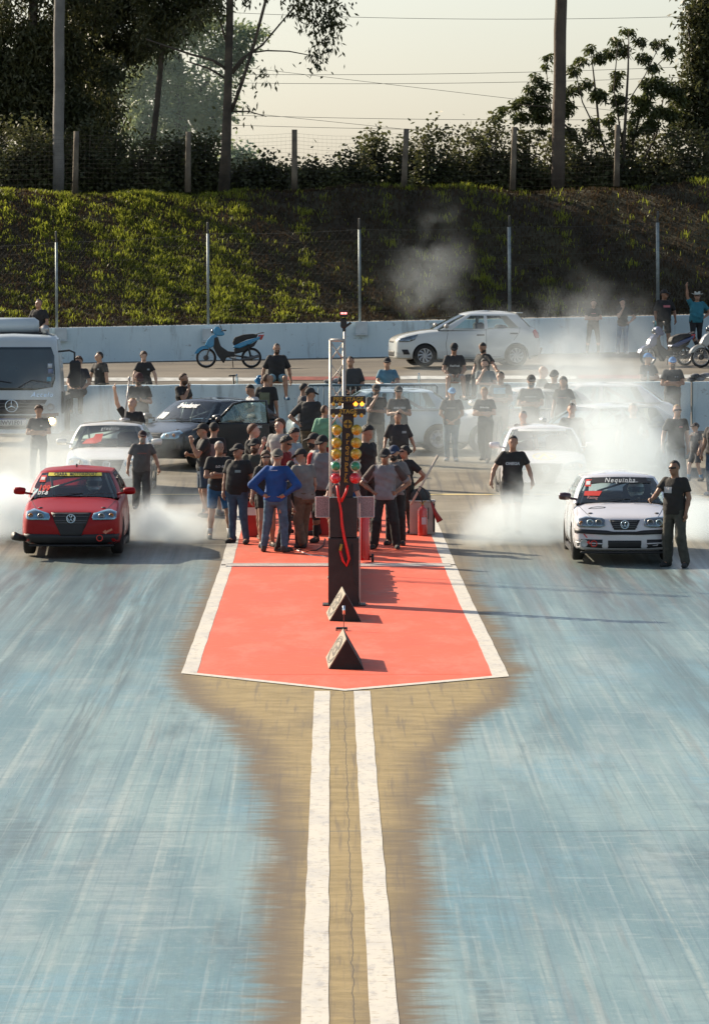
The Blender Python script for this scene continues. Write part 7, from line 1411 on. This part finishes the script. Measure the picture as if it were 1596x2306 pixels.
# ---- things held
q = at(579, 1093, 80.6); o = MB().lathe([(.001, 0), (.032, 0), (.042, .11), (.001, .11)], 'z', (0, 0, 0), 14).build('cup', mat('cup_pink', (.5, .3, .36), .6), None, True)
def near(lbl): return [o_ for o_ in SC.objects if o_.get('label', '').startswith(lbl)][0]
bpy.context.view_layer.update()
def inhand(lbl, side, off=(0, 0, 0)):
    r = near(lbl); e, w, d = ARM[side[1]]; p = Vector((side[0]*w[0], w[1], w[2]))+Vector((side[0]*d[0], d[1], d[2])).normalized()*.07
    return r.matrix_world @ (p+Vector(off))
o.location = inhand('bearded man in black cap and dark olive', (1, 'phone'), (-.02, -.04, -.05)); tag(o, 'pink paper cup in the hand of the bearded man in olive', 'cup')
o = MB().box((0, 0, 0), (.075, .012, .15), None, .004).build('phone', CM['black']); o.location = inhand('bearded man in dark red cap', (1, 'phone'), (-.05, -.03, .03)); o.rotation_euler = (R(-40), 0, 0); tag(o, 'phone held by the bearded man in the dark red cap', 'phone')
o = MB().lathe([(.001, 0), (.03, 0), (.03, .13), (.012, .17), (.001, .19)], 'z', (0, 0, 0), 12).build('bottle', CM['white'], None, True); o.location = inhand('man with grey hair holding', (1, 'phone'), (0, -.03, -.04)); tag(o, 'small white bottle held up in the thick smoke', 'bottle')
o = MB().lathe([(.001, 0), (.034, 0), (.034, .16), (.014, .20), (.001, .21)], 'z', (0, 0, 0), 12).build('bottle', mat('bottle_teal', (.05, .3, .32), .3), None, True); o.location = inhand('tall man in black T-shirt, black shorts', (-1, 'down'), (0, -.04, -.12)); tag(o, 'teal bottle hanging from the hand of the tall man in black shorts', 'bottle')
# pole held up on the white car roof
a = at(281, 943, 95.0); b_ = at(291, 853, 95.2); o = MB().tube([a-a, (b_-a)*.45, b_-a], [.018, .015, .012], 8).ell(b_-a, (.03, .03, .05), 10, 7).lathe([(.001, 0), (.10, 0), (.10, .03), (.03, .05), (.001, .05)], 'z', (0, 0, -.03), 14).build('camera_pole', mat('pole_metal', (.35, .33, .32), .4, .5), None, True); o.location = a; tag(o, 'camera pole with suction foot standing on the roof of the waiting white car', 'camera pole')
# ================================================================ TYRE SMOKE
def smoke(label, x, y, Y, r, D, seed, freq=.8, lo=.43, hi=.56, kind='stuff', col=(.82, .90, .94), g=.25, cat='tyre smoke', name='tyre_smoke', stretch=(1, .5, 1), edge=.8):
    b = MB(); b.ell((0, 0, 0), (1, 1, 1), 24, 14); m = bpy.data.materials.new(name); m.use_nodes = True; t = m.node_tree; L = t.links.new
    for n in list(t.nodes):
        if n.type != 'OUTPUT_MATERIAL': t.nodes.remove(n)
    o = [n for n in t.nodes if n.type == 'OUTPUT_MATERIAL'][0]; v = N(t, 'VolumePrincipled'); v.inputs['Color'].default_value = (*col, 1); v.inputs['Anisotropy'].default_value = g
    tc = N(t, 'TexCoord'); ln = N(t, 'VectorMath', operation='LENGTH'); L(tc.outputs['Object'], ln.inputs[0])
    fo = N(t, 'MapRange', interpolation_type='SMOOTHSTEP'); L(ln.outputs['Value'], fo.inputs[0]); fo.inputs[1].default_value = 1.0; fo.inputs[2].default_value = .15; fo.inputs[3].default_value = 0; fo.inputs[4].default_value = 1
    mp = N(t, 'Mapping'); mp.inputs['Scale'].default_value = tuple(a*freq*k for a, k in zip(r, stretch)); mp.inputs['Location'].default_value = (seed*3.7, seed*1.9, seed*5.3); L(tc.outputs['Object'], mp.inputs[0])
    no = N(t, 'TexNoise'); no.inputs['Scale'].default_value = 1; no.inputs['Detail'].default_value = 5; no.inputs['Roughness'].default_value = .58; no.inputs['Distortion'].default_value = .5; L(mp.outputs[0], no.inputs['Vector'])
    # the cloud breaks up towards its edge: noise threshold rises with distance from the core
    ad = N(t, 'Math', operation='MULTIPLY_ADD'); L(fo.outputs[0], ad.inputs[0]); ad.inputs[1].default_value = .30*edge; L(no.outputs['Fac'], ad.inputs[2])
    th = N(t, 'MapRange', interpolation_type='SMOOTHSTEP'); L(ad.outputs[0], th.inputs[0]); th.inputs[1].default_value = lo+.15*edge; th.inputs[2].default_value = hi+.22*edge; th.inputs[3].default_value = 0; th.inputs[4].default_value = 1
    mu = N(t, 'Math', operation='MULTIPLY'); L(th.outputs[0], mu.inputs[0]); L(fo.outputs[0], mu.inputs[1]); m2 = N(t, 'Math', operation='MULTIPLY'); L(mu.outputs[0], m2.inputs[0]); m2.inputs[1].default_value = D; L(m2.outputs[0], v.inputs['Density'])
    L(v.outputs[0], o.inputs['Volume']); ob = b.build(name, m); ob.location = at(x, y, Y); ob.scale = r
    tag(ob, label, cat, 'tyre smoke clouds', kind); return ob
smoke('dense white tyre smoke left of the red race car', 10, 1175, 84.5, (2.0, 3.2, 1.3), 1.9, 1)
smoke('white tyre smoke rolling along the ground right of the red race car', 350, 1195, 84.0, (1.5, 2.4, .9), 1.5, 2)
smoke('drifting smoke behind the red race car roof', 130, 1110, 91.0, (2.8, 4.5, 1.9), .36, 3)
smoke('thin smoke rising in front of the lorry', 190, 985, 100.0, (2.6, 4, 1.9), .17, 4)
smoke('dense white tyre smoke left of the white race car', 1185, 1205, 83.8, (1.7, 2.8, 1.35), 1.05, 5)
smoke('thick white smoke bank above and behind the white race car', 1375, 1095, 89.0, (2.9, 4.5, 2.8), .62, 6, .7)
smoke('low white smoke right of the man by the white race car', 1580, 1190, 84.5, (1.0, 2.6, 1.0), 1.2, 7)
smoke('thin smoke veil over the spectators right of the starting lights', 1090, 980, 103.0, (4.4, 5, 2.6), .15, 8, .4)
smoke('smoke hanging over the parked white cars', 1345, 890, 108.0, (3.2, 5, 2.6), .24, 9, .5)
smoke('smoke rising past the women on the terrace', 1330, 745, 124.0, (2.9, 3, 2.0), .085, 10, .9)
smoke('faint tall wisp of smoke in front of the grass bank above the silver hatchback', 985, 612, 130.0, (1.5, 2.5, 2.4), .085, 11, 1.1, .47, .62, edge=.5)
smoke('second fainter wisp of smoke left of the tall one on the bank', 925, 640, 131.0, (1.3, 2.5, 1.6), .05, 14, 1.1, .46, .62, edge=.5)
smoke('faint smoke over the terrace edge left of the hatchback tail', 1180, 790, 122.0, (2.8, 3, 1.7), .12, 12, .9)
smoke('pale dusty haze hanging among the trees upper left', 380, 235, 165.0, (6.2, 11, 6.2), .0055, 13, .16, .1, .6, col=(.62, .80, .78), cat='haze', name='dust_haze', edge=.6)
